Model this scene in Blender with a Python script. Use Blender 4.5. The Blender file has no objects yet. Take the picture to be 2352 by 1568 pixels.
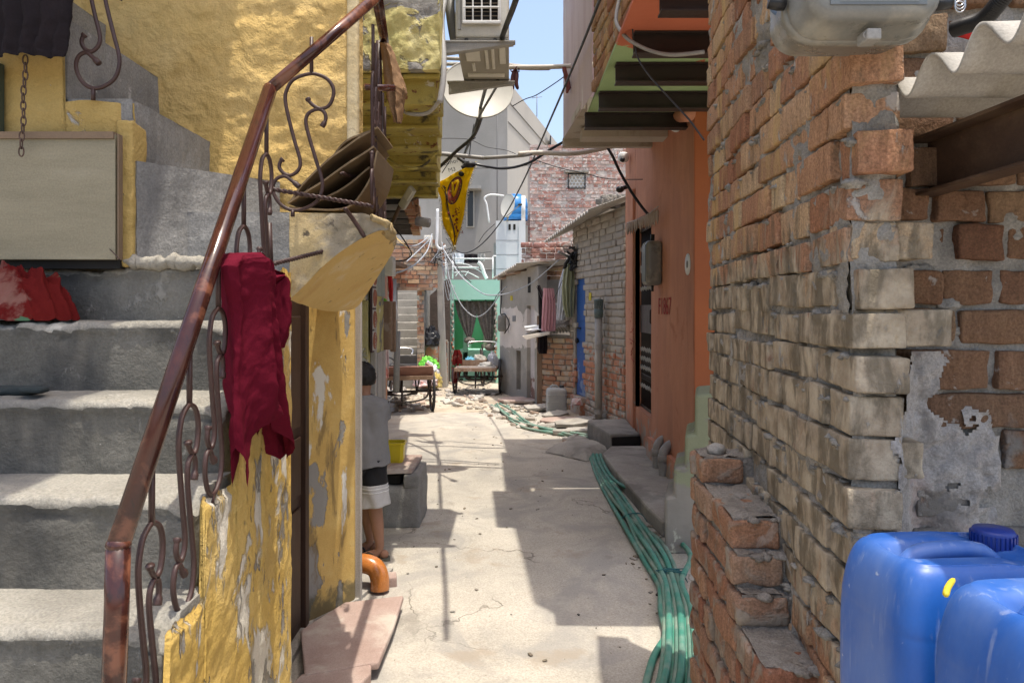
import bpy, bmesh, math, random
from mathutils import Vector, Matrix, Euler, noise as mnoise
random.seed(7)
SC = bpy.context.scene
COL = SC.collection
R = math.radians
# ---- the camera's pinhole: eye height, focal length and principal point (units of a 2352 px wide frame)
F, CU, HV, EYE = 1633.5, 1176.0, 711.0, 1.55
def P(u, v, Y): return Vector(((u-CU)*Y/F, Y, EYE+(HV-v)*Y/F))
def G(u, v, z=0.0):
    Y = (EYE-z)*F/(v-HV); return Vector(((u-CU)*Y/F, Y, z))
def V(*a): return Vector(a)
UP = Vector((0,0,1))
SUN = Vector((.125,-.14,1))
def fn(p, s=1.0, o=0): return mnoise.noise(Vector((p[0]*s+o*7.3, p[1]*s+o*3.1, p[2]*s-o*5.7)))
def fbm(p, s=1.0, o=0, oct=4):
    a, t, f = 1.0, 0.0, s
    for i in range(oct):
        t += a*fn(p, f, o+i); a *= .5; f *= 2.1
    return t
def lerp(a, b, t): return a+(b-a)*t
def catmull(pts, n=8, closed=False):
    pts = [Vector(p) for p in pts]; out = []; m = len(pts)
    rng = range(m if closed else m-1)
    for i in rng:
        if closed: p0,p1,p2,p3 = pts[(i-1)%m],pts[i],pts[(i+1)%m],pts[(i+2)%m]
        else: p0,p1,p2,p3 = pts[max(i-1,0)],pts[i],pts[i+1],pts[min(i+2,m-1)]
        for k in range(n):
            t = k/n
            out.append(.5*((2*p1)+(p2-p0)*t+(2*p0-5*p1+4*p2-p3)*t*t+(3*p1-p0-3*p2+p3)*t*t*t))
    if not closed: out.append(pts[-1].copy())
    return out
WORLD_AT = {}
class MB:
    def __init__(s): s.v=[]; s.f=[]; s.m=[]; s.sm=[]
    def add(s, vs, fs, mat=0, smooth=False):
        b = len(s.v); s.v.extend([Vector(p) for p in vs])
        for f in fs: s.f.append([b+i for i in f]); s.m.append(mat); s.sm.append(smooth)
        return s
    def quad(s, a, b, c, d, mat=0): return s.add([a,b,c,d], [(0,1,2,3)], mat)
    def obox(s, c, h, M=None, mat=0):
        M = M or Matrix.Identity(3); c = Vector(c)
        vs = [c+M@Vector((x*h[0],y*h[1],z*h[2])) for x in (-1,1) for y in (-1,1) for z in (-1,1)]
        return s.add(vs, [(0,1,3,2),(4,6,7,5),(0,4,5,1),(2,3,7,6),(0,2,6,4),(1,5,7,3)], mat)
    def box(s, a, b, mat=0):
        a, b = Vector(a), Vector(b)
        return s.obox((a+b)/2, [abs(x)/2 for x in (b-a)], None, mat)
    def rbox(s, c, h, r=.01, M=None, n=3, mat=0, amp=0, sc=20, smooth=True, seed=0, nn=None):
        # box with rounded edges; optional noise
        M = M or Matrix.Identity(3); c = Vector(c)
        def axis(hh, k):
            rr = min(r, hh*.98)
            e = [-hh, -hh+rr*.3, -hh+rr]
            return e + [lerp(-hh+rr, hh-rr, (i+1)/(k+1)) for i in range(k)] + [hh-rr, hh-rr*.3, hh]
        nn = nn or (n,n,n)
        ax = [axis(h[i], nn[i]) for i in range(3)]
        cache = {}; vs = []; fs = []
        def vert(p):
            k = (round(p[0],6),round(p[1],6),round(p[2],6))
            if k in cache: return cache[k]
            q = Vector([max(-(h[i]-min(r,h[i]*.98)), min(h[i]-min(r,h[i]*.98), p[i])) for i in range(3)])
            d = Vector(p)-q
            o = q + (d.normalized()*min(r, max(abs(d.x),abs(d.y),abs(d.z))) if d.length>1e-9 else d)
            w = c+M@o
            if amp: w = w + (M@(o.normalized()))*amp*fbm(w, sc, seed)
            cache[k]=len(vs); vs.append(w); return cache[k]
        for a in range(3):
            b, d = (a+1)%3, (a+2)%3
            for sg in (-1,1):
                for i in range(len(ax[b])-1):
                    for j in range(len(ax[d])-1):
                        q = []
                        for (ii,jj) in ((i,j),(i+1,j),(i+1,j+1),(i,j+1)):
                            p=[0,0,0]; p[a]=sg*h[a]; p[b]=ax[b][ii]; p[d]=ax[d][jj]; q.append(vert(p))
                        fs.append(q if sg>0 else q[::-1])
        return s.add(vs, fs, mat, smooth)
    def prism(s, poly, vec, mat=0):
        n=len(poly); vec=Vector(vec); poly=[Vector(p) for p in poly]
        vs = poly+[p+vec for p in poly]
        fs = [tuple(range(n))[::-1], tuple(range(n,2*n))]+[(i,(i+1)%n,n+(i+1)%n,n+i) for i in range(n)]
        return s.add(vs, fs, mat)
    def tube(s, pts, r, n=8, mat=0, closed=False, caps=True, flat=None, smooth=True):
        pts=[Vector(p) for p in pts]; m=len(pts)
        rr = r if isinstance(r,(list,tuple)) else [r]*m
        rings=[]; ref=None; vs=[]
        for i in range(m):
            a = pts[i-1] if (i>0 or closed) else pts[i]; b = pts[(i+1)%m] if (i<m-1 or closed) else pts[i]
            t=(b-a); t = t.normalized() if t.length>1e-9 else Vector((0,0,1))
            if ref is None:
                ref = t.orthogonal().normalized() if flat is None else (flat - t*flat.dot(t)).normalized()
            else:
                ref = ref - t*ref.dot(t); ref = ref.normalized() if ref.length>1e-6 else t.orthogonal().normalized()
            bn = t.cross(ref)
            for k in range(n):
                an = 2*math.pi*(k+.5)/n
                vs.append(pts[i]+(ref*math.cos(an)+bn*math.sin(an))*rr[i])
        fs=[]
        for i in range(m if closed else m-1):
            for k in range(n):
                a=i*n+k; b=i*n+(k+1)%n; i2=(i+1)%m
                fs.append((a,b,i2*n+(k+1)%n,i2*n+k))
        if caps and not closed:
            fs.append(tuple(range(n))[::-1]); fs.append(tuple(range((m-1)*n,m*n)))
        return s.add(vs, fs, mat, smooth)
    def lathe(s, prof, c, ax=UP, n=20, mat=0, smooth=True, caps=True):
        c=Vector(c); ax=Vector(ax).normalized(); a=ax.orthogonal().normalized(); b=ax.cross(a)
        vs=[c+ax*z+(a*math.cos(2*math.pi*k/n)+b*math.sin(2*math.pi*k/n))*r for (r,z) in prof for k in range(n)]
        fs=[(i*n+k,i*n+(k+1)%n,(i+1)*n+(k+1)%n,(i+1)*n+k) for i in range(len(prof)-1) for k in range(n)]
        if caps:
            fs.append(tuple(range(n))[::-1]); fs.append(tuple(range((len(prof)-1)*n,len(prof)*n)))
        return s.add(vs, fs, mat, smooth)
    def grid(s, f, nu, nv, mat=0, smooth=True, keep=None):
        vs=[f(i/nu, j/nv) for j in range(nv+1) for i in range(nu+1)]
        fs=[]
        for j in range(nv):
            for i in range(nu):
                if keep and not keep((i+.5)/nu,(j+.5)/nv): continue
                a=j*(nu+1)+i; fs.append((a,a+1,a+nu+2,a+nu+1))
        return s.add(vs, fs, mat, smooth)
    def ball(s, c, r, n=10, mat=0, sc=(1,1,1), amp=0, ns=8, M=None, seed=0):
        c=Vector(c); M=M or Matrix.Identity(3); vs=[]; fs=[]
        for j in range(n+1):
            th=math.pi*j/n
            for i in range(2*n):
                ph=math.pi*i/n
                d=Vector((math.sin(th)*math.cos(ph),math.sin(th)*math.sin(ph),math.cos(th)))
                q=Vector((d.x*sc[0],d.y*sc[1],d.z*sc[2]))*r
                if amp: q*= 1+amp*fbm(d, ns*.2, seed)
                vs.append(c+M@q)
        for j in range(n):
            for i in range(2*n):
                fs.append((j*2*n+i,(j+1)*2*n+i,(j+1)*2*n+(i+1)%(2*n),j*2*n+(i+1)%(2*n)))
        return s.add(vs, fs, mat, True)
    def wobble(s, amp, sc, seed=0, start=0):
        for i in range(start, len(s.v)):
            p=s.v[i]; s.v[i]=p+Vector((fbm(p,sc,seed),fbm(p,sc,seed+11),fbm(p,sc,seed+23)))*amp
        return s
    def build(s, name, mats, parent=None, at=None, bevel=0, solid=0, sub=0, weld=False, merge=False):
        if not isinstance(mats,(list,tuple)): mats=[mats]
        base = Vector(at) if at is not None else (WORLD_AT[parent.name] if parent else Vector((0,0,0)))
        me=bpy.data.meshes.new(name)
        me.from_pydata([tuple(p-base) for p in s.v],[],s.f)
        for m in mats: me.materials.append(m)
        me.polygons.foreach_set('material_index', s.m); me.polygons.foreach_set('use_smooth', s.sm)
        me.update()
        bm=bmesh.new(); bm.from_mesh(me)
        if weld: bmesh.ops.remove_doubles(bm, verts=bm.verts, dist=1e-5)
        bmesh.ops.recalc_face_normals(bm, faces=bm.faces); bm.to_mesh(me); bm.free()
        o=bpy.data.objects.new(name, me); COL.objects.link(o)
        if parent:
            o.parent=parent; o.location = base-WORLD_AT[parent.name]
        else: o.location=base
        WORLD_AT[o.name]=base
        if bevel:
            b=o.modifiers.new('bevel','BEVEL'); b.width=bevel; b.segments=2; b.limit_method='ANGLE'; b.angle_limit=R(40)
        if solid:
            b=o.modifiers.new('solid','SOLIDIFY'); b.thickness=solid; b.offset=0
        if sub:
            b=o.modifiers.new('sub','SUBSURF'); b.levels=sub; b.render_levels=sub
        return o
def tag(o, label=None, cat=None, group=None, kind=None):
    if label: o['label']=label
    if cat: o['category']=cat
    if group: o['group']=group
    if kind: o['kind']=kind
    return o
def thing(name, label, cat, at=(0,0,0), group=None):
    o=bpy.data.objects.new(name,None); COL.objects.link(o); o.location=at; o.empty_display_size=.1
    WORLD_AT[o.name]=Vector(at); return tag(o,label,cat,group)
def text_mesh(body, name, M, mat, parent, size=1.0, extrude=.0005, resolution=3):
    cu=bpy.data.curves.new(name,'FONT'); cu.body=body; cu.size=size; cu.extrude=extrude; cu.align_x='CENTER'; cu.align_y='CENTER'; cu.resolution_u=resolution
    t=bpy.data.objects.new('tmp_text',cu); COL.objects.link(t)
    dg=bpy.context.evaluated_depsgraph_get(); me=bpy.data.meshes.new_from_object(t.evaluated_get(dg))
    bpy.data.objects.remove(t); bpy.data.curves.remove(cu)
    base=WORLD_AT[parent.name]; me.transform(Matrix.Translation(-base)@M)
    me.materials.clear(); me.materials.append(mat); me.name=name
    o=bpy.data.objects.new(name,me); COL.objects.link(o); o.parent=parent; WORLD_AT[o.name]=base
    return o
def frame(o, x, y, z=None):
    x=Vector(x).normalized(); y=Vector(y); y=(y-x*x.dot(y)).normalized(); z=x.cross(y)
    M=Matrix((x,y,z)).transposed().to_4x4(); M.translation=Vector(o); return M
def rotz(a): return Matrix.Rotation(a,3,'Z')
def basis(x, y, z): return Matrix((Vector(x).normalized(),Vector(y).normalized(),Vector(z).normalized())).transposed()

# ---------------------------------------------------------------- materials
def nt(name):
    m=bpy.data.materials.new(name); m.use_nodes=True; t=m.node_tree; t.nodes.clear()
    o=t.nodes.new('ShaderNodeOutputMaterial'); b=t.nodes.new('ShaderNodeBsdfPrincipled'); t.links.new(b.outputs[0],o.inputs[0])
    return m,t,b
def N(t, ty, **k):
    n=t.nodes.new(ty)
    for a,v in k.items(): setattr(n,a,v)
    return n
def noise_node(t, vec, scale, detail=6, rough=.6, dist=0):
    n=N(t,'ShaderNodeTexNoise'); n.inputs['Scale'].default_value=scale; n.inputs['Detail'].default_value=detail
    n.inputs['Roughness'].default_value=rough; n.inputs['Distortion'].default_value=dist
    t.links.new(vec,n.inputs['Vector']); return n.outputs[0]
def mapped(t, src, sc=(1,1,1), loc=(0,0,0)):
    m=N(t,'ShaderNodeMapping'); m.inputs['Scale'].default_value=sc; m.inputs['Location'].default_value=loc
    t.links.new(src,m.inputs[0]); return m.outputs[0]
def ramp(t, fac, stops):
    r=N(t,'ShaderNodeValToRGB'); e=r.color_ramp.elements
    while len(e)<len(stops): e.new(.5)
    for x,(p,c) in zip(e,stops): x.position=p; x.color=(*c,1)
    t.links.new(fac,r.inputs[0]); return r.outputs[0]
def maprange(t, v, a, b, c=0., d=1., smooth=True):
    m=N(t,'ShaderNodeMapRange'); m.interpolation_type='SMOOTHSTEP' if smooth else 'LINEAR'
    for i,x in zip((1,2,3,4),(a,b,c,d)): m.inputs[i].default_value=x
    t.links.new(v,m.inputs[0]); return m.outputs[0]
def mathn(t, op, a, b=None):
    m=N(t,'ShaderNodeMath',operation=op)
    for i,x in enumerate((a,b)):
        if x is None: continue
        if isinstance(x,(int,float)): m.inputs[i].default_value=x
        else: t.links.new(x,m.inputs[i])
    return m.outputs[0]
def mixc(t, fac, a, b, mode='MIX'):
    m=N(t,'ShaderNodeMix',data_type='RGBA',blend_type=mode)
    if isinstance(fac,(int,float)): m.inputs[0].default_value=fac
    else: t.links.new(fac,m.inputs[0])
    for i,x in ((6,a),(7,b)):
        if isinstance(x,(tuple,list)): m.inputs[i].default_value=(*x[:3],1)
        else: t.links.new(x,m.inputs[i])
    return m.outputs[2]
def surf(name, cols, scale=3., rough=.85, bump=.3, bscale=30., bdist=.01, layers=(), stretch=(1,1,1), metal=0., spec=.3, island=None, coarse=0., cscale=6., trans=0, coat=0, grain=.12, gscale=180, streak=0., kscale=40., ridge=0., rscale=14., cracks=None):
    """painted, plastered or weathered surface: colours by noise, peel or dirt layers, bump"""
    m,t,b=nt(name)
    g=N(t,'ShaderNodeNewGeometry'); pos=g.outputs['Position']
    vec=mapped(t,pos,stretch) if stretch!=(1,1,1) else pos
    n1=noise_node(t,vec,scale,7,.65)
    if len(cols)==1: cols=[tuple(c*.88 for c in cols[0]), tuple(min(1,c*1.1) for c in cols[0])]
    k=len(cols); c=ramp(t,n1,[(.32+.36*i/(k-1),cc) for i,cc in enumerate(cols)])
    if island:
        ci=ramp(t,g.outputs['Random Per Island'],[(i/max(1,len(island)-1),cc) for i,cc in enumerate(island)])
        c=mixc(t,.8,c,ci)
    gr=noise_node(t,pos,gscale,3,.7)
    if streak:
        kf=noise_node(t,mapped(t,pos,(1,1,.13)),kscale,5,.7)
        c=mixc(t,1.,c,ramp(t,kf,[(.3,(1-streak,)*3),(.7,(1+streak*.6,)*3)]),'MULTIPLY')
    if grain:
        c=mixc(t,1.,c,ramp(t,gr,[(.3,(1-grain*1.6,)*3),(.7,(1+grain*.7,)*3)]),'MULTIPLY')
    h=mathn(t,'MULTIPLY',noise_node(t,vec,bscale,8,.65),1.)
    if coarse: h=mathn(t,'ADD',h,mathn(t,'MULTIPLY',noise_node(t,pos,cscale,4,.55,.6),coarse))
    h=mathn(t,'ADD',h,mathn(t,'MULTIPLY',gr,.12))
    if streak: h=mathn(t,'ADD',h,mathn(t,'MULTIPLY',kf,.5))
    if ridge:
        rn=N(t,'ShaderNodeTexNoise',noise_type='RIDGED_MULTIFRACTAL'); rn.inputs['Scale'].default_value=rscale; rn.inputs['Detail'].default_value=4; rn.inputs['Distortion'].default_value=.7
        t.links.new(pos,rn.inputs['Vector']); h=mathn(t,'ADD',h,mathn(t,'MULTIPLY',rn.outputs[0],ridge))
    if cracks:
        cs,cw,cc=cracks; vo=N(t,'ShaderNodeTexVoronoi',feature='DISTANCE_TO_EDGE'); vo.inputs['Scale'].default_value=cs
        dn=N(t,'ShaderNodeTexNoise'); dn.inputs['Scale'].default_value=cs*4; dn.inputs['Detail'].default_value=5; t.links.new(pos,dn.inputs['Vector'])
        vm=N(t,'ShaderNodeVectorMath',operation='MULTIPLY_ADD'); t.links.new(dn.outputs['Color'],vm.inputs[0]); vm.inputs[1].default_value=(.5/cs,.5/cs,0); t.links.new(pos,vm.inputs[2]); t.links.new(vm.outputs[0],vo.inputs['Vector'])
        km=mathn(t,'MULTIPLY',maprange(t,vo.outputs['Distance'],0,cw,1,0),maprange(t,noise_node(t,pos,cs*1.3,2),.48,.6))
        c=mixc(t,km,c,cc); h=mathn(t,'SUBTRACT',h,mathn(t,'MULTIPLY',km,1.5))
    for L in layers:
        lv=mapped(t,pos,L.get('stretch',(1,1,1)),L.get('loc',(0,0,0)))
        f=noise_node(t,lv,L['scale'],L.get('detail',6),L.get('rough',.6),L.get('dist',.3))
        if 'z' in L:   # (z0,z1): layer fades in between these heights
            sx=N(t,'ShaderNodeSeparateXYZ'); t.links.new(pos,sx.inputs[0])
            zz=sx.outputs[L.get('axis',2)]
            w=maprange(t,zz,L['z'][0],L['z'][1],-L.get('zs',.25),L.get('zs',.25),False)
            f=mathn(t,'ADD',f,w)
        if 'band' in L:
            sx=N(t,'ShaderNodeSeparateXYZ'); t.links.new(pos,sx.inputs[0])
            zz=sx.outputs[2]; z0,z1,z2,z3=L['band']; zs=L.get('zs',.25)
            w=mathn(t,'MULTIPLY',maprange(t,zz,z0,z1),maprange(t,zz,z2,z3,1,0))
            f=mathn(t,'ADD',f,mathn(t,'MULTIPLY',mathn(t,'SUBTRACT',w,.5),2*zs))
        e=L.get('soft',.02); k=maprange(t,f,L['at']-e,L['at']+e)
        k2=mathn(t,'MULTIPLY',k,L.get('op',1.)) if L.get('op',1.)!=1 else k
        lc=L['col']
        if isinstance(lc[0],(tuple,list)): lc=ramp(t,n1,[(.35,lc[0]),(.65,lc[1])])
        c=mixc(t,k2,c,lc)
        if L.get('h'): h=mathn(t,'ADD',h,mathn(t,'MULTIPLY',k,L['h']))
    t.links.new(c,b.inputs['Base Color'])
    if metal: b.inputs['Metallic'].default_value=metal
    b.inputs['Specular IOR Level'].default_value=spec
    rr=maprange(t,n1,.3,.7,max(0,rough-.1),min(1,rough+.08)); t.links.new(rr,b.inputs['Roughness'])
    if trans: b.inputs['Transmission Weight'].default_value=trans
    if coat: b.inputs['Coat Weight'].default_value=coat
    if bump:
        bn=N(t,'ShaderNodeBump'); bn.inputs['Strength'].default_value=bump; bn.inputs['Distance'].default_value=bdist
        t.links.new(h,bn.inputs['Height']); t.links.new(bn.outputs[0],b.inputs['Normal'])
    return m
def plain(name, col, rough=.5, metal=0., spec=.4, bump=0, bscale=60, emit=None, grain=.08):
    return surf(name,[tuple(c*.85 for c in col),tuple(min(1,c*1.08) for c in col)],8.,rough,bump,bscale,.004,metal=metal,spec=spec,grain=grain)
MUD=((.20,.185,.16),(.32,.30,.26))
M={}
M['path']=surf('path_concrete',[(.36,.335,.29),(.44,.405,.345),(.50,.46,.395)],1.3,.9,.35,60,.006,layers=[
  dict(col=(.27,.26,.24),scale=1.3,at=.55,soft=.07,op=.62,dist=1.4),dict(col=(.22,.20,.17),scale=3.4,at=.66,soft=.05,op=.55,loc=(6,3,0),stretch=(1,.6,1)),
  dict(col=(.30,.25,.19),scale=2.3,at=.63,soft=.05,op=.6,loc=(3,1,0)),
  dict(col=(.55,.51,.44),scale=3.1,at=.62,soft=.03,op=.5,loc=(9,2,0),stretch=(1,.5,1)) if False else dict(col=(.53,.49,.42),scale=3.1,at=.62,soft=.08,op=.25),
  dict(col=(.20,.17,.13),scale=55,at=.72,soft=.02,op=.7,detail=2)],grain=.2,gscale=110,cracks=(.8,.006,(.17,.15,.12)))
M['dirt']=surf('dusty_ground',[(.30,.25,.19),(.42,.36,.28),(.50,.45,.37)],2.,.95,.6,25,.02,coarse=1.)
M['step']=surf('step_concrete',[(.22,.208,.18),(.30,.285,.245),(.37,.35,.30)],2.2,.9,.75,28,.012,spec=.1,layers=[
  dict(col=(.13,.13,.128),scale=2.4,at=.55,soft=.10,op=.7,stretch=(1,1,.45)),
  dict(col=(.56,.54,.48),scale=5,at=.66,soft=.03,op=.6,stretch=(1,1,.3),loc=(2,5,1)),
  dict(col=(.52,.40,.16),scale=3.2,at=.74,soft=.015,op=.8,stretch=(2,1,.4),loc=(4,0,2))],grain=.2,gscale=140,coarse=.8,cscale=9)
M['riser']=surf('darker_riser_concrete',[(.115,.110,.095),(.15,.144,.126),(.20,.192,.168)],2.6,.88,.8,30,.012,spec=.15,coarse=.8,cscale=9,layers=[  # risers coloured darker than the treads
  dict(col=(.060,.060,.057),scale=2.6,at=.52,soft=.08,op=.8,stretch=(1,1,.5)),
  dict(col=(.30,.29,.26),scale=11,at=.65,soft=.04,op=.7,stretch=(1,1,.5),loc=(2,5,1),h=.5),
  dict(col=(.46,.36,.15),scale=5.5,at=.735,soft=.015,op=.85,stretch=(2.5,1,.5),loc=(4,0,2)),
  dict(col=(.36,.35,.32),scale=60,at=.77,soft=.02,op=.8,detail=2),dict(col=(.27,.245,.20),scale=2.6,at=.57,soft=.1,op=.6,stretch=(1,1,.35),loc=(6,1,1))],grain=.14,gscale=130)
M['yel_up']=surf('yellow_plaster_rough',[(.58,.40,.14),(.64,.45,.175),(.69,.51,.23)],1.6,.85,.9,16,.022,coarse=1.2,cscale=9,layers=[
  dict(col=(.48,.31,.10),scale=2.6,at=.64,soft=.05,op=.5)],spec=.05,grain=.05,ridge=.9,rscale=12)
M['yel_side']=surf('yellow_plaster_peeling',[(.53,.345,.085),(.60,.41,.12),(.66,.485,.19)],2.2,.85,.85,24,.012,coarse=1.0,cscale=14,spec=.12,ridge=.5,rscale=16,layers=[
  dict(col=((.52,.49,.42),(.68,.65,.57)),scale=4.5,at=.56,soft=.025,stretch=(1,1.5,.75),h=-.9,op=.9,detail=8,dist=.6),
  dict(col=((.20,.18,.15),(.36,.33,.28)),scale=7,at=.595,soft=.02,stretch=(1,1.4,.7),loc=(5,2,7),h=-1.2),
  dict(col=(.42,.30,.12),scale=4,at=.62,soft=.08,op=.5,loc=(1,9,3))],grain=.08)
M['yel_pillar']=surf('yellow_plaster_flaking',[(.46,.29,.08),(.55,.37,.12),(.61,.45,.19)],3,.85,.6,25,.008,layers=[
  dict(col=(.24,.23,.21),scale=3.6,at=.60,soft=.01,stretch=(1.4,1,.5),loc=(3.1,0,.4),h=-1.5),
  dict(col=(.62,.59,.52),scale=6,at=.625,soft=.02,stretch=(1.5,1,.45),loc=(8,2,1),h=-.8),
  dict(col=(.16,.11,.05),scale=9,at=.60,soft=.04,op=.7,stretch=(2,1,.3),loc=(1,1,5)),
  dict(col=(.10,.085,.05),scale=6,at=.60,soft=.07,op=.8,z=(.28,.02),zs=.25)],grain=.08)
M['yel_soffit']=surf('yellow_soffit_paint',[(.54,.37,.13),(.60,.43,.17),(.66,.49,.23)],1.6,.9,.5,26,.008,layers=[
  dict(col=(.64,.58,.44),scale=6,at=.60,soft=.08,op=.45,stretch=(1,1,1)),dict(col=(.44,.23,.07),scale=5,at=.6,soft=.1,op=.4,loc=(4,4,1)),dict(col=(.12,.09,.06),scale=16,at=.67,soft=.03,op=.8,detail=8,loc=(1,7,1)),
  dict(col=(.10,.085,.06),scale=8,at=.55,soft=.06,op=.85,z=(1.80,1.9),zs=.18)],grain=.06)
M['yel_old']=surf('weathered_yellow_green',[(.40,.37,.14),(.52,.46,.19),(.60,.55,.30)],4,.85,.8,20,.012,layers=[
  dict(col=((.16,.155,.145),(.30,.29,.27)),scale=3.2,at=.56,soft=.015,h=-1.6,dist=.8),
  dict(col=(.62,.60,.50),scale=5,at=.61,soft=.02,loc=(4,4,4),h=-.6)],coarse=1,cscale=14,grain=.1)
M['yel_soffit2']=surf('yellow_rusty_soffit',[(.26,.205,.045),(.35,.285,.07),(.42,.36,.12)],4,.7,.3,30,.006,layers=[
  dict(col=(.16,.06,.025),scale=14,at=.62,soft=.03,detail=8),
  dict(col=(.06,.05,.03),scale=6,at=.62,soft=.06,loc=(3,3,9)),
  dict(col=(.55,.53,.45),scale=5,at=.66,soft=.02,loc=(7,1,2))])
M['board']=surf('plywood',[(.23,.205,.14),(.275,.245,.17),(.32,.29,.21)],2,.75,.2,30,.003,spec=.2,stretch=(1,1,5),layers=[
  dict(col=(.62,.53,.30),scale=9,at=.72,soft=.015,stretch=(3,1,.3),op=.8)],grain=.1)
M['board_edge']=plain('plywood_edge',(.20,.14,.09),.8)
M['rail']=surf('brown_enamel_pipe',[(.030,.010,.008),(.045,.014,.010),(.070,.021,.013)],9,.17,.10,50,.002,spec=.5,layers=[
  dict(col=(.028,.012,.010),scale=26,at=.64,soft=.03,op=.85,stretch=(1,1,.6)),dict(col=(.26,.10,.055),scale=8,at=.60,soft=.06,op=.6,loc=(3,1,2))],grain=.05)
M['iron']=surf('brown_painted_iron',[(.045,.023,.020),(.065,.034,.029)],20,.5,.2,70,.002,spec=.4)
M['red_brown']=surf('brown_door_paint',[(.042,.022,.015),(.065,.036,.025)],4,.55,.2,50,.003,stretch=(1,1,.3))
M['orange']=surf('orange_house_paint',[(.46,.205,.125),(.52,.245,.155),(.57,.295,.20)],1.0,.8,.4,30,.006,spec=.12,streak=.10,kscale=9,layers=[
  dict(col=(.64,.31,.19),scale=2.2,at=.60,soft=.09,op=.5,stretch=(1,1,.3)),
  dict(col=(.33,.13,.07),scale=3.1,at=.66,soft=.05,op=.5,loc=(3,3,3)),
  dict(col=((.30,.24,.19),(.46,.40,.35)),scale=7,at=.62,soft=.05,z=(.85,.1),zs=.2),dict(col=(.25,.13,.09),scale=3,at=.62,soft=.1,op=.4,stretch=(1,1,.15),loc=(7,7,7))],grain=.06)
M['orange_dk']=surf('darker_orange',[(.34,.105,.04),(.40,.13,.05)],1.6,.7,.25,30,.005,grain=.05)  # darker orange for the end face and body
M['mortar']=surf('rough_mortar',[(.20,.188,.165),(.29,.275,.245),(.38,.362,.325)],9,.95,.9,40,.012,coarse=1.2,cscale=30,grain=.2)
BR=[(.40,.20,.125),(.50,.30,.175),(.30,.12,.07),(.46,.26,.16),(.56,.41,.25),(.34,.20,.13),(.44,.22,.13),(.60,.48,.31),(.26,.10,.06),(.48,.31,.20),(.38,.17,.10)]
M['wall_smear']=surf('lime_plaster_smear',[(.28,.26,.24),(.38,.36,.335),(.46,.435,.41)],6,.92,.8,34,.012,spec=.1,coarse=1,cscale=14,grain=.2,layers=[dict(col=(.34,.24,.21),scale=4,at=.57,soft=.06,op=.6),dict(col=(.17,.155,.14),scale=7,at=.6,soft=.05,op=.7)])
M['brick']=surf('clay_brick_weathered',[(.30,.14,.08),(.42,.23,.13),(.50,.34,.20)],13,.95,.9,60,.010,spec=.1,island=BR,streak=.30,kscale=60,layers=[
  dict(col=(.52,.36,.15),scale=7,at=.60,soft=.08,op=.6,stretch=(1,1,.3),loc=(2,2,7)),
  dict(col=((.27,.22,.155),(.50,.435,.33)),scale=13,at=.53,soft=.12,band=(.55,1.05,1.50,1.90),zs=.25,dist=1.2,h=.8,stretch=(1,1,.45),op=.93),
  dict(col=(.40,.385,.355),scale=15,at=.645,soft=.03,op=.85,stretch=(1,1,.6),loc=(4,4,4),h=.6),
  dict(col=(.10,.085,.06),scale=15,at=.58,soft=.08,op=.7,loc=(1,4,8),stretch=(1,1,.4),band=(.4,.9,1.6,1.8),zs=.05),
  dict(col=(.19,.075,.05),scale=9,at=.69,soft=.05,op=.6,loc=(9,1,4))],grain=.28,gscale=160)
M['brick_stepped']=surf('dusty_red_brick',[(.26,.12,.08),(.36,.19,.12),(.42,.28,.19)],11,.95,.9,55,.010,spec=.08,island=[(.36,.15,.09),(.30,.17,.11),(.40,.24,.15),(.27,.11,.07),(.38,.27,.19),(.33,.16,.10)],streak=.25,kscale=55,layers=[
  dict(col=((.22,.19,.155),(.36,.32,.265)),scale=8,at=.55,soft=.07,op=.85,dist=.9,h=.6),
  dict(col=(.46,.38,.32),scale=12,at=.64,soft=.04,op=.7,stretch=(1,1,.5),loc=(4,1,4)),
  dict(col=(.12,.085,.06),scale=7,at=.62,soft=.07,op=.6,loc=(9,1,4))],grain=.26,gscale=150)
M['brick_back']=surf('clay_brick_dusty_shaded',[(.26,.13,.08),(.38,.21,.12),(.45,.30,.18)],9,.95,.9,50,.012,island=[(lerp(b[0],.3,.25)*.44,lerp(b[1],.22,.25)*.44,lerp(b[2],.15,.25)*.44) for b in BR],layers=[  # brick tones darkened to paint the shade under the roofing sheet
  dict(col=((.14,.13,.115),(.25,.235,.215)),scale=4.5,at=.56,soft=.05,z=(1.55,.95),zs=.34,dist=.8,h=.8),
  dict(col=(.36,.34,.31),scale=16,at=.66,soft=.03,op=.8)],grain=.24,streak=.2,kscale=50,spec=.1)
GB=[(.33,.30,.26),(.37,.335,.29),(.40,.365,.31),(.35,.31,.265),(.42,.38,.33)]
M['brick_grey']=surf('grey_washed_brick',[(.33,.30,.25),(.42,.38,.32)],7,.9,.5,50,.006,island=GB,layers=[
  dict(col=((.34,.13,.075),(.44,.21,.125)),scale=6,at=.58,soft=.04,z=(1.35,.75),zs=.12,loc=(2,6,1),dist=.6),
  dict(col=(.47,.43,.36),scale=9,at=.62,soft=.04,z=(.8,.2),zs=.15,op=.7)],grain=.15)
M['mortar_grey']=surf('grey_brick_mortar',[(.28,.255,.22),(.38,.345,.29)],9,.95,.6,40,.01)
M['brick_red']=surf('red_house_brick',[(.36,.20,.16),(.47,.30,.25)],5,.9,.6,40,.012,spec=.1,island=[(.36,.17,.14),(.48,.28,.23),(.40,.21,.17),(.54,.42,.37),(.33,.15,.125),(.52,.46,.43),(.44,.32,.28)],layers=[
  dict(col=((.46,.43,.40),(.66,.61,.56)),scale=7,at=.545,soft=.05,op=.9,dist=1.2,h=.6)],grain=.25,gscale=60)
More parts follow.
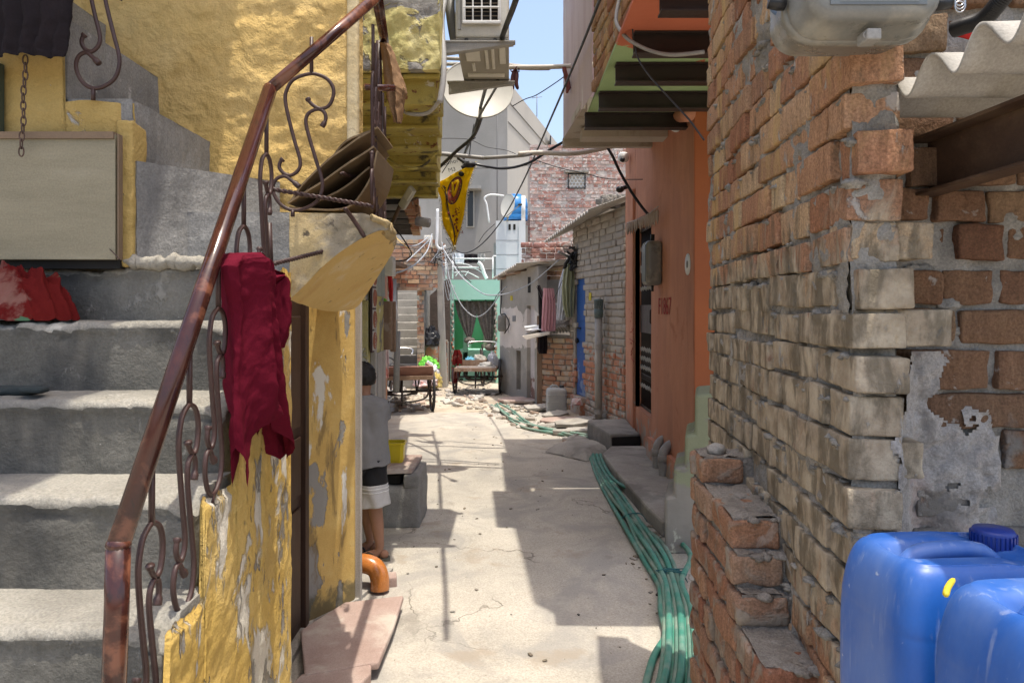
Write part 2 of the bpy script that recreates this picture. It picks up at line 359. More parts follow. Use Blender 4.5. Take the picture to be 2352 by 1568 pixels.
M['mortar_pale']=plain('pale_mortar',(.46,.42,.38),.95,bump=.3)
M['brick_dark']=surf('stair_house_brick',[(.22,.11,.07),(.36,.20,.13)],4,.9,.5,30,.01,island=BR,layers=[dict(col=(.33,.30,.26),scale=6,at=.55,soft=.06,op=.85)])
M['grey_plaster']=surf('grey_cement_render',[(.24,.225,.195),(.31,.29,.255),(.37,.35,.31)],2,.92,.5,24,.006,layers=[
  dict(col=((.50,.455,.41),(.62,.57,.52)),scale=2.2,at=.545,soft=.012,band=(.75,1.0,1.45,1.7),zs=.16,dist=.7,h=.5,loc=(1.3,.2,.5)),
  dict(col=(.19,.18,.165),scale=2.6,at=.52,soft=.1,op=.7,z=(.75,.1),zs=.2)],grain=.1)
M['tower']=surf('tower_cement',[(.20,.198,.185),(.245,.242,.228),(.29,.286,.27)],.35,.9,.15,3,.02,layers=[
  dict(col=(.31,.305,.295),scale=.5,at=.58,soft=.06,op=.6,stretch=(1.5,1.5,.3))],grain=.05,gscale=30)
M['tower_side']=surf('tower_cement_sunlit_tone',[(.38,.36,.32),(.44,.42,.375)],.5,.9,.15,3,.02,stretch=(1,1,.15),grain=.05,gscale=30)  # paler copy of the tower cement, paints sunlight on its side wall
M['mint']=surf('mint_green_paint',[(.32,.62,.49),(.38,.68,.55)],1.2,.75,.15,20,.01,layers=[dict(col=(.40,.66,.55),scale=2,at=.64,soft=.05,op=.6)],grain=.05)
M['mint_in']=surf('green_room_paint',[(.15,.48,.24),(.19,.56,.30)],1.2,.7,.1,20,.01,grain=.04)
M['pale_green']=surf('pale_green_plaster',[(.24,.265,.165),(.30,.325,.215)],3,.92,.35,30,.006,layers=[
  dict(col=((.20,.19,.17),(.30,.285,.25)),scale=4.5,at=.50,soft=.04,z=(.95,.2),zs=.22,dist=.8),dict(col=(.5,.51,.42),scale=7,at=.67,soft=.03)],grain=.1)
M['pink']=surf('pink_balcony_paint',[(.52,.41,.40),(.60,.49,.475)],1.5,.8,.2,20,.006,layers=[
  dict(col=(.43,.31,.30),scale=2,at=.56,soft=.06,op=.6,stretch=(1,2,.3)),dict(col=(.62,.58,.55),scale=3,at=.64,soft=.03,op=.8,stretch=(1,1,.4))])
M['cream']=surf('cream_slab',[(.45,.40,.33),(.53,.48,.41)],2,.85,.2,20,.006,layers=[dict(col=(.30,.24,.17),scale=3,at=.62,soft=.05,op=.6)])
M['soffit_green']=surf('green_soffit_paint',[(.27,.39,.19),(.33,.45,.23)],2.5,.8,.3,20,.008,layers=[
  dict(col=(.44,.13,.07),scale=2.2,at=.56,soft=.01,dist=.8,z=(4.9,3.7),axis=1,zs=.22)],grain=.06)
M['beam']=surf('dark_steel_beam',[(.022,.016,.014),(.035,.024,.02)],10,.5,.2,40,.003,spec=.4)
M['beam_rust']=surf('rusty_brown_beam',[(.05,.028,.018),(.085,.048,.028)],5,.55,.3,40,.004,spec=.35,layers=[
  dict(col=(.22,.10,.05),scale=16,at=.66,soft=.04,op=.8),dict(col=(.15,.10,.06),scale=5,at=.6,soft=.08,op=.5)])
M['asbestos']=surf('asbestos_cement',[(.30,.285,.25),(.38,.36,.32),(.44,.42,.375)],5,.9,.3,60,.004,layers=[dict(col=(.2,.185,.16),scale=5,at=.60,soft=.06,op=.5,stretch=(.5,1,1))],grain=.14)
M['sheet']=surf('weathered_tin_sheet',[(.36,.34,.31),(.46,.44,.40)],5,.75,.2,40,.004,layers=[dict(col=(.22,.14,.09),scale=5,at=.62,soft=.05,op=.6)])
M['blue_can']=surf('blue_hdpe',[(.006,.075,.33),(.008,.095,.39)],6,.46,.12,60,.002,spec=.5,grain=.03,layers=[
  dict(col=(.17,.25,.46),scale=4,at=.58,soft=.14,op=.5,stretch=(1,1,.3)),
  dict(col=(.30,.35,.48),scale=14,at=.66,soft=.05,op=.55,stretch=(1,1,.35),loc=(3,0,1)),
  dict(col=(.50,.53,.58),scale=42,at=.71,soft=.03,op=.6),dict(col=(.40,.45,.55),scale=12,at=.64,soft=.06,op=.28,stretch=(3,3,.3),loc=(5,5,5))])
M['blue_dk']=plain('blue_cap',(.012,.035,.22),.35)
M['hose_dusty']=surf('dusty_green_hose',[(.10,.22,.17),(.14,.255,.205)],12,.65,.1,60,.001,spec=.25,layers=[dict(col=(.30,.31,.26),scale=7,at=.52,soft=.12,op=.6)],grain=.08)
M['hose']=surf('green_garden_hose',[(.045,.20,.15),(.06,.245,.18)],12,.5,.1,60,.001,spec=.4,layers=[dict(col=(.26,.30,.25),scale=8,at=.55,soft=.12,op=.5)],grain=.06)
M['maroon']=surf('maroon_cotton',[(.098,.006,.016),(.118,.008,.020)],8,.92,.45,60,.004,spec=.05,grain=.10,gscale=420)
M['dark_cloth']=surf('dark_trouser_cloth',[(.012,.009,.011),(.022,.017,.019)],8,.9,.3,40,.004,spec=.15)
M['brown_cloth']=surf('brown_towel',[(.20,.12,.065),(.27,.165,.09)],14,.95,.6,220,.003,spec=.1,grain=.2,gscale=300)
M['saree_red']=surf('red_saree_cloth',[(.085,.007,.007),(.12,.012,.011)],6,.9,.5,40,.005,spec=.05,ridge=.35,rscale=24,layers=[dict(col=((.17,.055,.045),(.20,.11,.09)),scale=8,at=.57,soft=.05,op=.95),dict(col=(.07,.14,.08),scale=6,at=.655,soft=.02,loc=(4,0,0),stretch=(1,1,2))],grain=.06)
M['flag']=surf('yellow_flag_cloth',[(.78,.56,.015),(.85,.64,.02)],5,.7,.2,60,.003,spec=.2,grain=.04)
def translucent(m,col,f):
    t=m.node_tree; b=[n for n in t.nodes if n.type=='BSDF_PRINCIPLED'][0]; o=[n for n in t.nodes if n.type=='OUTPUT_MATERIAL'][0]
    tr=t.nodes.new('ShaderNodeBsdfTranslucent'); tr.inputs[0].default_value=(*col,1); mx=t.nodes.new('ShaderNodeMixShader'); mx.inputs[0].default_value=f
    t.links.new(b.outputs[0],mx.inputs[1]); t.links.new(tr.outputs[0],mx.inputs[2]); t.links.new(mx.outputs[0],o.inputs[0])
translucent(M['flag'],(.85,.62,.02),.62)
M['flag_red']=surf('flag_print_red',[(.22,.03,.02),(.40,.08,.04),(.12,.05,.04),(.62,.40,.10)],28,.8,0,grain=0)
M['flag_ink']=plain('flag_ink',(.20,.03,.015),.8); M['flag_border']=plain('flag_border',(.05,.03,.03),.8)
M['fringe']=plain('silver_fringe',(.66,.62,.45),.4)
M['cardboard']=surf('corrugated_cardboard',[(.15,.105,.06),(.20,.145,.085)],5,.9,.2,40,.003,grain=.08)
M['cable']=plain('black_cable',(.018,.018,.02),.5); M['cable_w']=plain('white_cable',(.33,.35,.37),.45); M['cable_g']=plain('grey_cable',(.20,.20,.20),.55)
M['pvc_grey']=surf('grey_pvc',[(.27,.265,.25),(.34,.33,.315)],5,.5,.08,40,.002,layers=[dict(col=(.42,.40,.36),scale=7,at=.62,soft=.06,op=.6)])
M['pvc_cream']=plain('cream_conduit',(.55,.50,.43),.5)
M['pvc_orange']=surf('orange_drain_pipe',[(.42,.145,.03),(.50,.18,.04)],6,.3,.05,40,.001,spec=.5,layers=[dict(col=(.55,.33,.16),scale=18,at=.68,soft=.03,op=.7)],coat=.3)
M['slab_pink']=surf('pink_sandstone',[(.32,.225,.19),(.38,.28,.24),(.43,.34,.29)],4,.9,.35,40,.006,layers=[dict(col=(.52,.47,.40),scale=3,at=.56,soft=.06,op=.7)],grain=.14)
M['slab_grey']=surf('grey_stone_slab',[(.28,.26,.23),(.36,.34,.305),(.42,.395,.35)],3,.92,.55,36,.010,spec=.1,layers=[dict(col=(.17,.16,.145),scale=2.6,at=.57,soft=.08,op=.65),dict(col=(.46,.42,.35),scale=5,at=.62,soft=.05,op=.5,loc=(3,1,1))],grain=.14)
M['concrete_dk']=surf('dark_concrete',[(.16,.155,.145),(.25,.24,.22),(.32,.31,.28)],4,.9,.7,26,.012,coarse=1,cscale=12,grain=.15)  # concrete in a darker grey
M['black_tile']=plain('black_paint',(.012,.012,.013),.45)
M['stone']=surf('broken_stone',[(.30,.285,.26),(.42,.40,.36)],12,.9,.6,40,.01,island=[(.38,.36,.32),(.46,.43,.38),(.33,.29,.25),(.42,.30,.23)])
M['white_paint']=plain('white_paint',(.72,.73,.72),.5); M['cream_metal']=plain('cream_metal',(.60,.585,.52),.45)
M['grey_metal']=surf('grey_bracket_metal',[(.24,.235,.215),(.32,.31,.285)],7,.5,.1,40,.002)
M['dish']=surf('dish_enamel',[(.36,.355,.32),(.42,.415,.38)],3,.45,.03,30,.002,layers=[dict(col=(.25,.22,.18),scale=9,at=.74,soft=.02,op=.8,stretch=(2,1,.5))],grain=.03)
M['black']=plain('black_plastic',(.015,.015,.016),.45); M['painted_shade']=plain('near_black_shade',(.01,.009,.008),.9)  # near-black tone paints the shade of gaps, openings and a balcony underside
M['skin']=surf('brown_skin',[(.25,.125,.075),(.31,.16,.10)],7,.55,.05,80,.001,spec=.35,grain=.02)
M['hair']=surf('black_hair',[(.006,.005,.005),(.014,.012,.011)],40,.6,.6,160,.004,spec=.3)
M['tshirt']=surf('grey_tshirt_cotton',[(.17,.169,.172),(.21,.209,.212)],7,.95,.35,30,.005,spec=.1,coarse=1,cscale=9,grain=.08,gscale=300)
M['shorts']=plain('black_shorts_cotton',(.012,.012,.014),.9,bump=.2); M['shorts_hem']=plain('grey_shorts_hem',(.48,.47,.46),.9); M['white_stripe']=plain('white_stripe',(.7,.7,.68),.9)
M['rubber']=plain('dark_rubber',(.025,.025,.028),.7); M['sole']=plain('olive_rubber_sole',(.10,.10,.075),.8)
M['yellow_pl']=surf('yellow_plastic',[(.56,.42,.015),(.64,.50,.03)],4,.35,.03,30,.001,spec=.5,grain=.02)
M['blue_door']=surf('blue_door_paint',[(.018,.07,.24),(.025,.095,.30)],3,.5,.15,40,.003,layers=[dict(col=(.25,.33,.45),scale=7,at=.64,soft=.05,op=.7,z=(1.4,.3),zs=.12)],grain=.06)
M['gate']=plain('black_gate_iron',(.020,.016,.016),.5); M['gate_white']=plain('white_gate_bead',(.50,.50,.48),.5); M['gate_plate']=surf('gate_steel_plate',[(.06,.05,.052),(.10,.085,.085)],7,.5,.1,40,.002)
M['meter_body']=surf('meter_plastic_clear',[(.15,.15,.135),(.20,.198,.178)],4,.32,.05,40,.001,spec=.5,layers=[dict(col=(.36,.33,.26),scale=6,at=.58,soft=.08,op=.6)],grain=.06)
M['meter_face']=surf('meter_plate_grey',[(.105,.12,.13),(.14,.158,.168)],4,.35,.02,40,.001,grain=.04)
M['meter_ink']=plain('meter_lettering',(.19,.205,.21),.6)
M['red_paint']=plain('red_spray_paint',(.36,.03,.02),.8); M['red_cloth']=plain('red_cloth',(.50,.02,.02),.8,bump=.2); M['gold']=plain('gold_print',(.58,.38,.05),.6)
M['wood']=surf('old_wood',[(.20,.13,.085),(.29,.20,.14)],3,.85,.4,30,.006,stretch=(4,4,.6),layers=[dict(col=(.38,.33,.28),scale=5,at=.6,soft=.05,op=.6)])
M['cart_wood']=surf('cart_plank',[(.22,.11,.08),(.33,.19,.145)],4,.85,.3,30,.004,stretch=(.6,4,4),layers=[dict(col=(.42,.33,.28),scale=6,at=.6,soft=.05,op=.6)])
M['bare_wood']=surf('pale_door_post',[(.33,.30,.27),(.46,.43,.39)],5,.85,.4,30,.004,stretch=(6,6,.5))
M['tank']=plain('blue_tank',(.03,.20,.50),.4); M['tile']=surf('white_wall_tile',[(.52,.535,.55),(.58,.595,.61)],2,.35,.02,20,.001,grain=.02)
M['white_cloth']=plain('white_cloth',(.66,.68,.72),.9,bump=.2); M['pink_cloth']=surf('pink_check_cloth',[(.42,.20,.23),(.52,.30,.32)],8,.9,.3,40,.004); M['olive_cloth']=surf('olive_cloth',[(.27,.29,.17),(.36,.37,.24)],6,.9,.3,40,.004)
M['bag_green']=plain('green_plastic_bag',(.16,.55,.06),.4,bump=.6,bscale=12); M['bag_white']=plain('white_plastic_bag',(.55,.56,.57),.4,bump=.6,bscale=12); M['bag_black']=plain('black_plastic_bag',(.02,.02,.021),.32,bump=.7,bscale=14)
M['bag_red']=surf('red_white_sack',[(.55,.10,.06),(.62,.52,.50),(.50,.35,.38)],6,.6,.5,14,.01); M['bag_yellow']=surf('yellow_sack',[(.45,.34,.08),(.50,.42,.20)],6,.7,.5,14,.01)
M['jerry']=surf('grey_jerrycan_plastic',[(.30,.31,.315),(.36,.37,.37)],4,.45,.05,30,.002,layers=[dict(col=(.42,.41,.38),scale=5,at=.6,soft=.08,op=.5)],grain=.04)
M['pole']=surf('concrete_pole',[(.34,.325,.295),(.43,.41,.375)],3,.9,.3,30,.006,stretch=(1,1,.3))
M['glass_dk']=plain('dark_glass',(.02,.022,.025),.15); M['curtain']=surf('patterned_curtain',[(.10,.085,.075),(.26,.23,.20)],22,.9,.2,40,.003)
M['red_brick_trim']=plain('terracotta',(.34,.13,.08),.8); M['chrome']=plain('worn_chrome',(.5,.5,.5),.3,metal=.9)
M['foam']=plain('grey_insulation',(.34,.34,.34),.6,bump=.3,bscale=30)
M['tan_stone']=surf('far_step_stone',[(.20,.185,.16),(.28,.26,.225)],4,.9,.5,20,.01)
M['sock']=plain('dark_sock_knit',(.022,.03,.032),.95,bump=.3,bscale=120); M['yellow_mark']=plain('yellow_paint_mark',(.50,.40,.02),.6)
M['lamp_glass']=plain('lamp_lens',(.45,.44,.38),.3)
def wire(name, pts, r, mat, label, cat='cable', group=None, n=8, parent=None):
    c=catmull(pts, n); mb=MB().tube(c, r, 6)
    o=mb.build(name, mat, parent, at=None if parent else pts[0])
    if not parent: tag(o,label,cat,group)
    return o
def bricks(mb, O, U, Nn, L, H, bl=.23, bh=.075, m=.012, dep=.11, amp=.003, seed=1, keep=None, hp=.35, nn=(3,1,2), mat=0, r=.012, prot=.006, simple=False, z0=0, course=None, sag=0, c0=0., jit=1., deep=0.):
    rnd=random.Random(seed); O=Vector(O); U=Vector(U).normalized(); Nn=Vector(Nn).normalized(); B=basis(U,Nn,UP)
    k=0; z=z0
    while z<H:
        h=bh*(1+rnd.uniform(-.07,.06)*jit)
        if z+h>H+.02: break
        x=-rnd.uniform(0,bl*.9) if course is None else course(k)
        while x<L:
            w=(bl if rnd.random()>hp else bl*.48)*rnd.uniform(.93,1.05)
            a,b=max(c0,x),min(L,x+w)
            if b-a>.03 and (keep is None or keep((a+b)/2,z+h/2)):
                q=rnd.uniform(-prot,prot)-(rnd.uniform(.012,.03) if rnd.random()<deep else 0)
                c=O+U*((a+b)/2)+UP*(z+h/2+rnd.uniform(-.003,.003)+sag*fn((a*2,k,0)))+Nn*(q-dep/2)
                Mx=B@Euler((rnd.uniform(-.02,.02)*jit,rnd.uniform(-.025,.025)*jit,rnd.uniform(-.03,.03)*jit)).to_matrix()
                hh=((b-a)/2,dep/2,h/2)
                if simple: mb.obox(c,hh,Mx,mat)
                else: mb.rbox(c,hh,r*rnd.uniform(.6,1.3),Mx,mat=mat,amp=amp,sc=14,seed=rnd.randint(0,99),nn=nn)
            x+=w+m*rnd.uniform(.7,1.5)
        z+=h+m*rnd.uniform(.8,1.25); k+=1
    return mb
# ================================================================ setting: ground
mb=MB().quad(V(-70,-15,0),V(70,-15,0),V(70,140,0),V(-70,140,0))
tag(mb.build('ground',M['dirt']),kind='structure')
def path_pt(s,t):
    Y=lerp(-3,10.7,t); xr=1.75 if Y<6 else lerp(1.75,.55,(Y-6)/4.7)
    return V(lerp(-1.75,xr,s),Y,.006+.003*fn((s*3,Y,0),1.3))
tag(MB().grid(path_pt,14,60).build('path',M['path']),kind='structure')
# hairline cracks and the worn joint lines of the lane are cut as thin dark strips
# ================================================================ concrete staircase
zs=[.155,.31,.465,.62,.773,.927,1.135,1.323,1.517,1.681,1.865]; ys=[.34,.55,.76,.97,1.18,1.385,1.58,1.79,1.98,2.14,2.30]
xr=[-.67]*5+[-.684,-.712,-.73,-.765,-.77]
stair=thing('outdoor_staircase','grey concrete steps with peeling yellow side wall, winding up beside the brown pipe handrail','staircase',(-1.2,1.4,0))
def make_step(i):
    y0,y1=ys[i],ys[i+1]; z0=zs[i-1] if i else 0; z1=zs[i]; rd=random.Random(i)
    prof=[(y0+.004,lerp(z0-.01,z1-.03,k/6)) for k in range(7)]+[(y0-.004,z1-.018),(y0+.002,z1-.006),(y0+.014,z1)]+[(lerp(y0+.014,y1+.02,k/6),z1+.002*k/6) for k in range(1,7)]
    nseg=200; xl=-2.5; xe=xr[i]; n=len(prof); mb=MB(); vs=[]
    for k in range(nseg+1):
        x=lerp(xl,xe,k/nseg)
        for j,(y,z) in enumerate(prof):
            p=V(x,y,z); d=fbm(p,6,i)*.004+fbm(p,30,i+3)*.003
            if j>=6 and j<=10:
                ch=max(0,fbm(p,11,i+9)-.12)*.030+max(0,fbm(p,40,i+4)-.05)*.016; end=max(0,1-abs(x-xe)/.09)**.7*.028*(1+fbm(p,22,2))
                p.z-=ch*.7+end; p.y+=ch*.6+end*.5
            if j<7: p.y-=d
            else: p.z+=d*.55
            vs.append(p)
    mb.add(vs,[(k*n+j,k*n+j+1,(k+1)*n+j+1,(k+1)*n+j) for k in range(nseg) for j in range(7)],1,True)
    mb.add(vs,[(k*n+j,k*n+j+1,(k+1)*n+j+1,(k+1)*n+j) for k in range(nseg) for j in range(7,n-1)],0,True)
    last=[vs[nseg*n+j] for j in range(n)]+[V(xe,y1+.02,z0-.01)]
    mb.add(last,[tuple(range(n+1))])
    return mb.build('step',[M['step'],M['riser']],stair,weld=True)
for i in range(10): make_step(i)
# risers and treads of the winders above the landing
def slabface(name,poly,vec,mat,par,bev=.006,amp=.004,cuts=24):
    # a prism whose big face is a dense rippled grid between four corners a,b,c,d
    a,b,c,d=[Vector(p) for p in poly]; nrm=Vector(vec).normalized(); mb=MB()
    def f(s,t):
        p=a.lerp(b,s).lerp(d.lerp(c,s),t); return p-nrm*(amp*(fbm(p,9,1)+.4*fbm(p,31,4)))*(1)
    mb.grid(f,cuts,max(4,cuts//2))
    q=[a,b,c,d]; r_=[p+Vector(vec) for p in q]
    for k in range(4): mb.add([q[k],q[(k+1)%4],r_[(k+1)%4],r_[k]],[(0,1,2,3)])
    mb.add(r_,[(0,1,2,3)])
    return mb.build(name,mat,par)
M['winder']=surf('grey_winder_cement',[(.20,.195,.185),(.27,.265,.25),(.33,.325,.31)],2.4,.9,.7,26,.010,spec=.12,coarse=.8,cscale=8,streak=.12,kscale=22,layers=[dict(col=(.42,.41,.385),scale=9,at=.66,soft=.03,op=.7),dict(col=(.11,.11,.11),scale=2.6,at=.58,soft=.08,op=.6,stretch=(1,1,.4),loc=(2,3,1))],grain=.2,gscale=140)
zE=1.865; YE=2.30; YN=2.14; YB=2.70
# landing block, front face up to the alley wall corner
slabface('landing',[V(-1.125,YE,1.66),V(-.72,YE,1.66),V(-.72,YE,zE),V(-1.125,YE,zE)],(0,.42,0),M['winder'],stair,cuts=44)
X3,X4=-1.148,-1.344; zF,zG,zH=1.997,2.187,2.43
slabface('winder_step',[V(-1.13,YN,1.66),V(-.868,2.66,1.66),V(-.868,2.66,zF+.03),V(-1.13,YN,zF)],(-.2,.12,0),M['winder'],stair,cuts=40)
slabface('winder_step',[V(X3,YN+.01,zF-.05),V(X3,YB+.02,zF-.05),V(X3,YB+.02,zG),V(X3,YN+.01,zG)],(-.2,0,0),M['winder'],stair,cuts=36)
slabface('winder_step',[V(X4,YN+.01,zG-.05),V(X4,YB+.02,zG-.05),V(X4,YB+.02,zH),V(X4,YN+.01,zH)],(-.2,0,0),M['winder'],stair,cuts=36)
slabface('winder_step',[V(X4-.2,YN+.01,zH-.05),V(X4-.2,YB+.02,zH-.05),V(X4-.2,YB+.02,zH+.2),V(X4-.2,YN+.01,zH+.2)],(-.8,0,0),M['step'],stair,cuts=16)
# lumpy cement bead along the landing's foot
mb=MB(); c=[V(lerp(-1.17,-.80,k/90),2.132+.004*fn((k*.3,1,1)),1.690+.010*fn((k*.12,2,2))) for k in range(91)]
mb.tube(c,[.004+.016*min(1,k/9,(90-k)/12+.25)*(1+.35*fn((k*.17,5,1))) for k in range(91)],16); mb.wobble(.007,30,3)
mb.build('cement_bead',surf('cement_bead',[(.27,.25,.205),(.36,.335,.28)],8,.95,.9,40,.008),stair)
# string wall of the upper flight, yellow, stepped
def string_top(x):
    return zG if x>X4 else (zH if x>X4-.2 else zH+.2)
mb=MB()
def fs_(s,t):
    x=lerp(-2.5,X3+.005,s); p=V(x,YN,lerp(1.68,string_top(x)-.012+.008*fn((x*9,0,0)),t)); p.y-=.008*fbm(p,8,2)+.004*fbm(p,30,5)
    if s>.97: p.y+=.012
    return p
mb.grid(fs_,150,40)
mb.build('string_wall',surf('yellow_string_wall',[(.40,.275,.085),(.47,.335,.12)],2.5,.8,.8,24,.012,coarse=1.4,cscale=10,grain=.08,layers=[dict(col=(.40,.38,.34),scale=6,at=.64,soft=.02,h=-1),dict(col=(.62,.60,.54),scale=8,at=.68,soft=.015,h=-.5,loc=(3,3,3))]),stair)
# ragged yellow corner strip beside the plywood
mb=MB(); mb.rbox((X3-.012,YN+.03,1.90),(.026,.045,.215),.012,amp=.012,sc=24,nn=(2,2,26)); mb.build('corner_strip',bpy.data.materials['yellow_string_wall'],stair)
# peeling side wall towards the lane
def wall_top(y):
    z=.05
    for k in range(10):
        if y>=ys[k]-.012: z=zs[k]-.012
    return z
def xside(y): return lerp(-.655,-.715,max(0,(y-1.2)/1.1))
def f_side(s,t):
    y=lerp(.33,2.30,s); top=wall_top(y)+.022*fn((y*13,3,1))+.012*fn((y*45,1,1)); z=lerp(0,top,t)
    p=V(xside(y),y,z); p.x+=.006*fbm(p,6,1)+.004*fbm(p,24,2)-(.012 if t>.985 else 0); return p
mb=MB().grid(f_side,170,110)
mb.add([V(-.715,2.30,0),V(-.96,2.30,0),V(-.96,2.30,1.67),V(-.715,2.30,1.67)],[(0,1,2,3)])
mb.build('side_wall',M['yel_side'],stair)
# cantilevered landing end: dirty front face and curved soffit
nu_=[(665,688),(700,655),(735,618),(780,580),(830,548),(868,532),(893,529)]
near=catmull([P(u,v,YE) for u,v in nu_],6)
tops=[P(lerp(665,893,k/36),490+(0 if k<26 else (k-26)**1.55*.95),YE) for k in range(37)]
mb=MB()
def f_front(s,t):
    k=min(36,int(round(s*36))); p=near[k].lerp(tops[k],t); d=.005*fbm(p,14,3)+.003*fbm(p,40,1); p.y-=d+(.02*max(0,fbm(p,9,8)) if s>.7 else 0); return p
mb.grid(f_front,36,14)
mb.build('landing_front',surf('stained_landing_front',[(.44,.33,.15),(.54,.42,.22),(.60,.49,.30)],3,.85,.7,26,.01,layers=[dict(col=((.20,.18,.14),(.38,.35,.30)),scale=4,at=.52,soft=.07,op=.8),dict(col=(.06,.05,.04),scale=13,at=.63,soft=.04,op=.9,detail=9),dict(col=(.58,.52,.47),scale=5,at=.66,soft=.03,loc=(3,2,1))]),stair)
far_=catmull([P(800,712,3.62),P(818,706,3.5),P(838,682,3.3),P(865,640,3.05),P(890,600,2.8),P(904,572,2.62),P(900,540,2.5)],6)
mb=MB()
def f_sof(s,t):
    k=min(36,int(round(s*36))); p=near[k].lerp(far_[k],t); b=math.sin(math.pi*t)*.02*(1-s); p.z-=b; return p+V(0,0,.003*fbm(p,7,4))
mb.grid(f_sof,36,20)
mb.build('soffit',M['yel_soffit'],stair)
mb=MB()
def f_end(s,t):
    k=int(round(s*8)); a=far_[36].lerp(V(-.50,3.62,1.84),s); b=near[36].lerp(a,1) if False else a
    return a.lerp(V(a.x-.04,a.y,zE),t)
mb.grid(f_end,8,3)
mb.add([near[36],far_[36],V(far_[36].x-.04,far_[36].y,zE),tops[36]],[(0,1,2,3)])
mb.add([tops[0],tops[26],tops[36],V(-.49,2.45,zE),V(-.80,3.45,zE),V(-.95,3.62,zE),V(-.72,YE+.02,zE)],[(0,1,2,3,4,5,6)])
mb.add(far_+[V(-.52,2.62,zE),V(-.80,3.45,zE),V(-.95,3.62,zE)],[tuple(range(len(far_)+3))])
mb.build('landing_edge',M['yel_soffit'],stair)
mb=MB(); c=catmull([P(848,503,2.27),P(872,510,2.29),P(890,526,2.33),P(897,540,2.45),P(900,556,2.6),P(890,580,2.85)],8)
mb.tube(c,[.006+.012*math.sin(math.pi*(i+2)/(len(c)+4))*(1+.5*fn((i*.4,1,2))) for i in range(len(c))],14); mb.wobble(.012,24,5); mb.build('chipped_edge',surf('chipped_yellow_edge',[(.36,.27,.13),(.46,.37,.21)],7,.9,.9,30,.01,layers=[dict(col=(.32,.30,.27),scale=14,at=.55,soft=.03,op=.9),dict(col=(.62,.58,.5),scale=11,at=.63,soft=.02)]),stair)
# ================================================================ yellow house behind the stairs
yh=thing('yellow_house','yellow plastered house with rough uneven wall behind the grey staircase','house',(-1.2,2.9,0))
mb=MB()
def f_back(s,t):
    p=V(lerp(-2.9,-.612,s),YB,lerp(1.80,4.0,t)); w=.5+.5*math.tanh((p.x+1.15)*4)
    p.y-=(.005+.008*w)*fbm(p,5,2)+(.002+.005*w)*fbm(p,19,6); return p
mb.grid(f_back,190,170)
mb.add([V(-.612,YB,1.80),V(-.612,YB+.22,1.80),V(-.612,YB+.22,4.0),V(-.612,YB,4.0)],[(0,1,2,3)])
mb.build('rear_wall',M['yel_up'],yh)
mb=MB().rbox((-.605,YB+.008,2.9),(.022,.02,1.0),.012,amp=.006,sc=26,nn=(2,2,60)); mb.build('corner_bead',surf('pale_corner_plaster',[(.58,.46,.25),(.66,.57,.38)],6,.85,.7,30,.008),yh)
# unseen overhead slab, added to shade the upper flight
mb=MB().prism([V(-3.2,1.13,4.0),V(-.76,1.13,4.0),V(-.90,2.75,4.0),V(-3.2,2.75,4.0)],(0,0,.9)); mb.build('overhead_block',M['yel_up'],yh)
mb=MB().prism([V(-2.2,3.46,0),V(-1.0,3.46,0),V(-.83,3.735,0),V(-.83,3.80,0),V(-1.0,3.95,0),V(-2.2,3.95,0)],(0,0,1.585))
mb.build('yellow_pillar',M['yel_pillar'],yh,bevel=.012)
d=MB().box((-1.04,2.55,.03),(-1.01,3.45,1.60)).build('door',M['red_brown'],yh)
mb=MB(); mb.box((-1.01,2.62,.08),(-.998,3.36,.62)); mb.box((-1.01,2.62,.68),(-.996,3.36,.95)); mb.box((-1.01,2.62,1.0),(-.998,3.36,1.52)); mb.build('door_panel',M['red_brown'],d,bevel=.004)
MB().box((-1.045,3.40,.0),(-.985,3.455,1.585)).build('door_frame',M['red_brown'],yh,bevel=.004)
mb=MB().box((-.84,3.765,0),(-.80,3.80,1.60)); mb.build('door_post',M['bare_wood'],yh,bevel=.003)
# ================================================================ stair railing
rail=thing('stair_railing','brown pipe handrail with curled iron scrolls climbing the grey steps','railing',(-.70,1.27,.6))
XR=-.70
E1=V(XR,1.265,1.132); E2=P(620,205,2.055); E3=P(866,-8,2.24)
MB().tube([V(XR-.012,1.255,.62),V(XR-.002,1.262,1.0),E1],.0205,20).build('newel_post',M['rail'],rail)
mb=MB().tube([E1,E2],.0200,20); mb.ball(E1,.0215,8,sc=(1,1,.8)); mb.ball(E2,.0195,8); mb.build('handrail',M['rail'],rail)
MB().tube([E2+V(0,0,.0),E3],.0175,18).build('handrail',M['rail'],rail)
E4=P(884,100,2.95); E5=P(893,150,3.5)
MB().tube([E3+V(.0,0,0),E4,E5],.018,14).build('handrail',M['rail'],rail)
SA=[(430,565),(445,590),(472,614),(512,630),(560,612),(588,560),(592,500),(560,445),(505,416),(440,410),(345,448),(302,515),(292,580),(312,690),(350,840),(384,960),(376,1020),(330,1058),(285,1048),(256,1010),(262,975),(280,955)]
SB=[(520,745),(543,702),(540,662),(512,635),(470,640),(432,668),(420,720),(440,810),(490,980),(520,1080),(521,1150),(490,1220),(420,1266),(340,1281),(270,1250),(226,1190),(216,1130),(240,1082),(290,1065),(332,1092),(380,1132)]
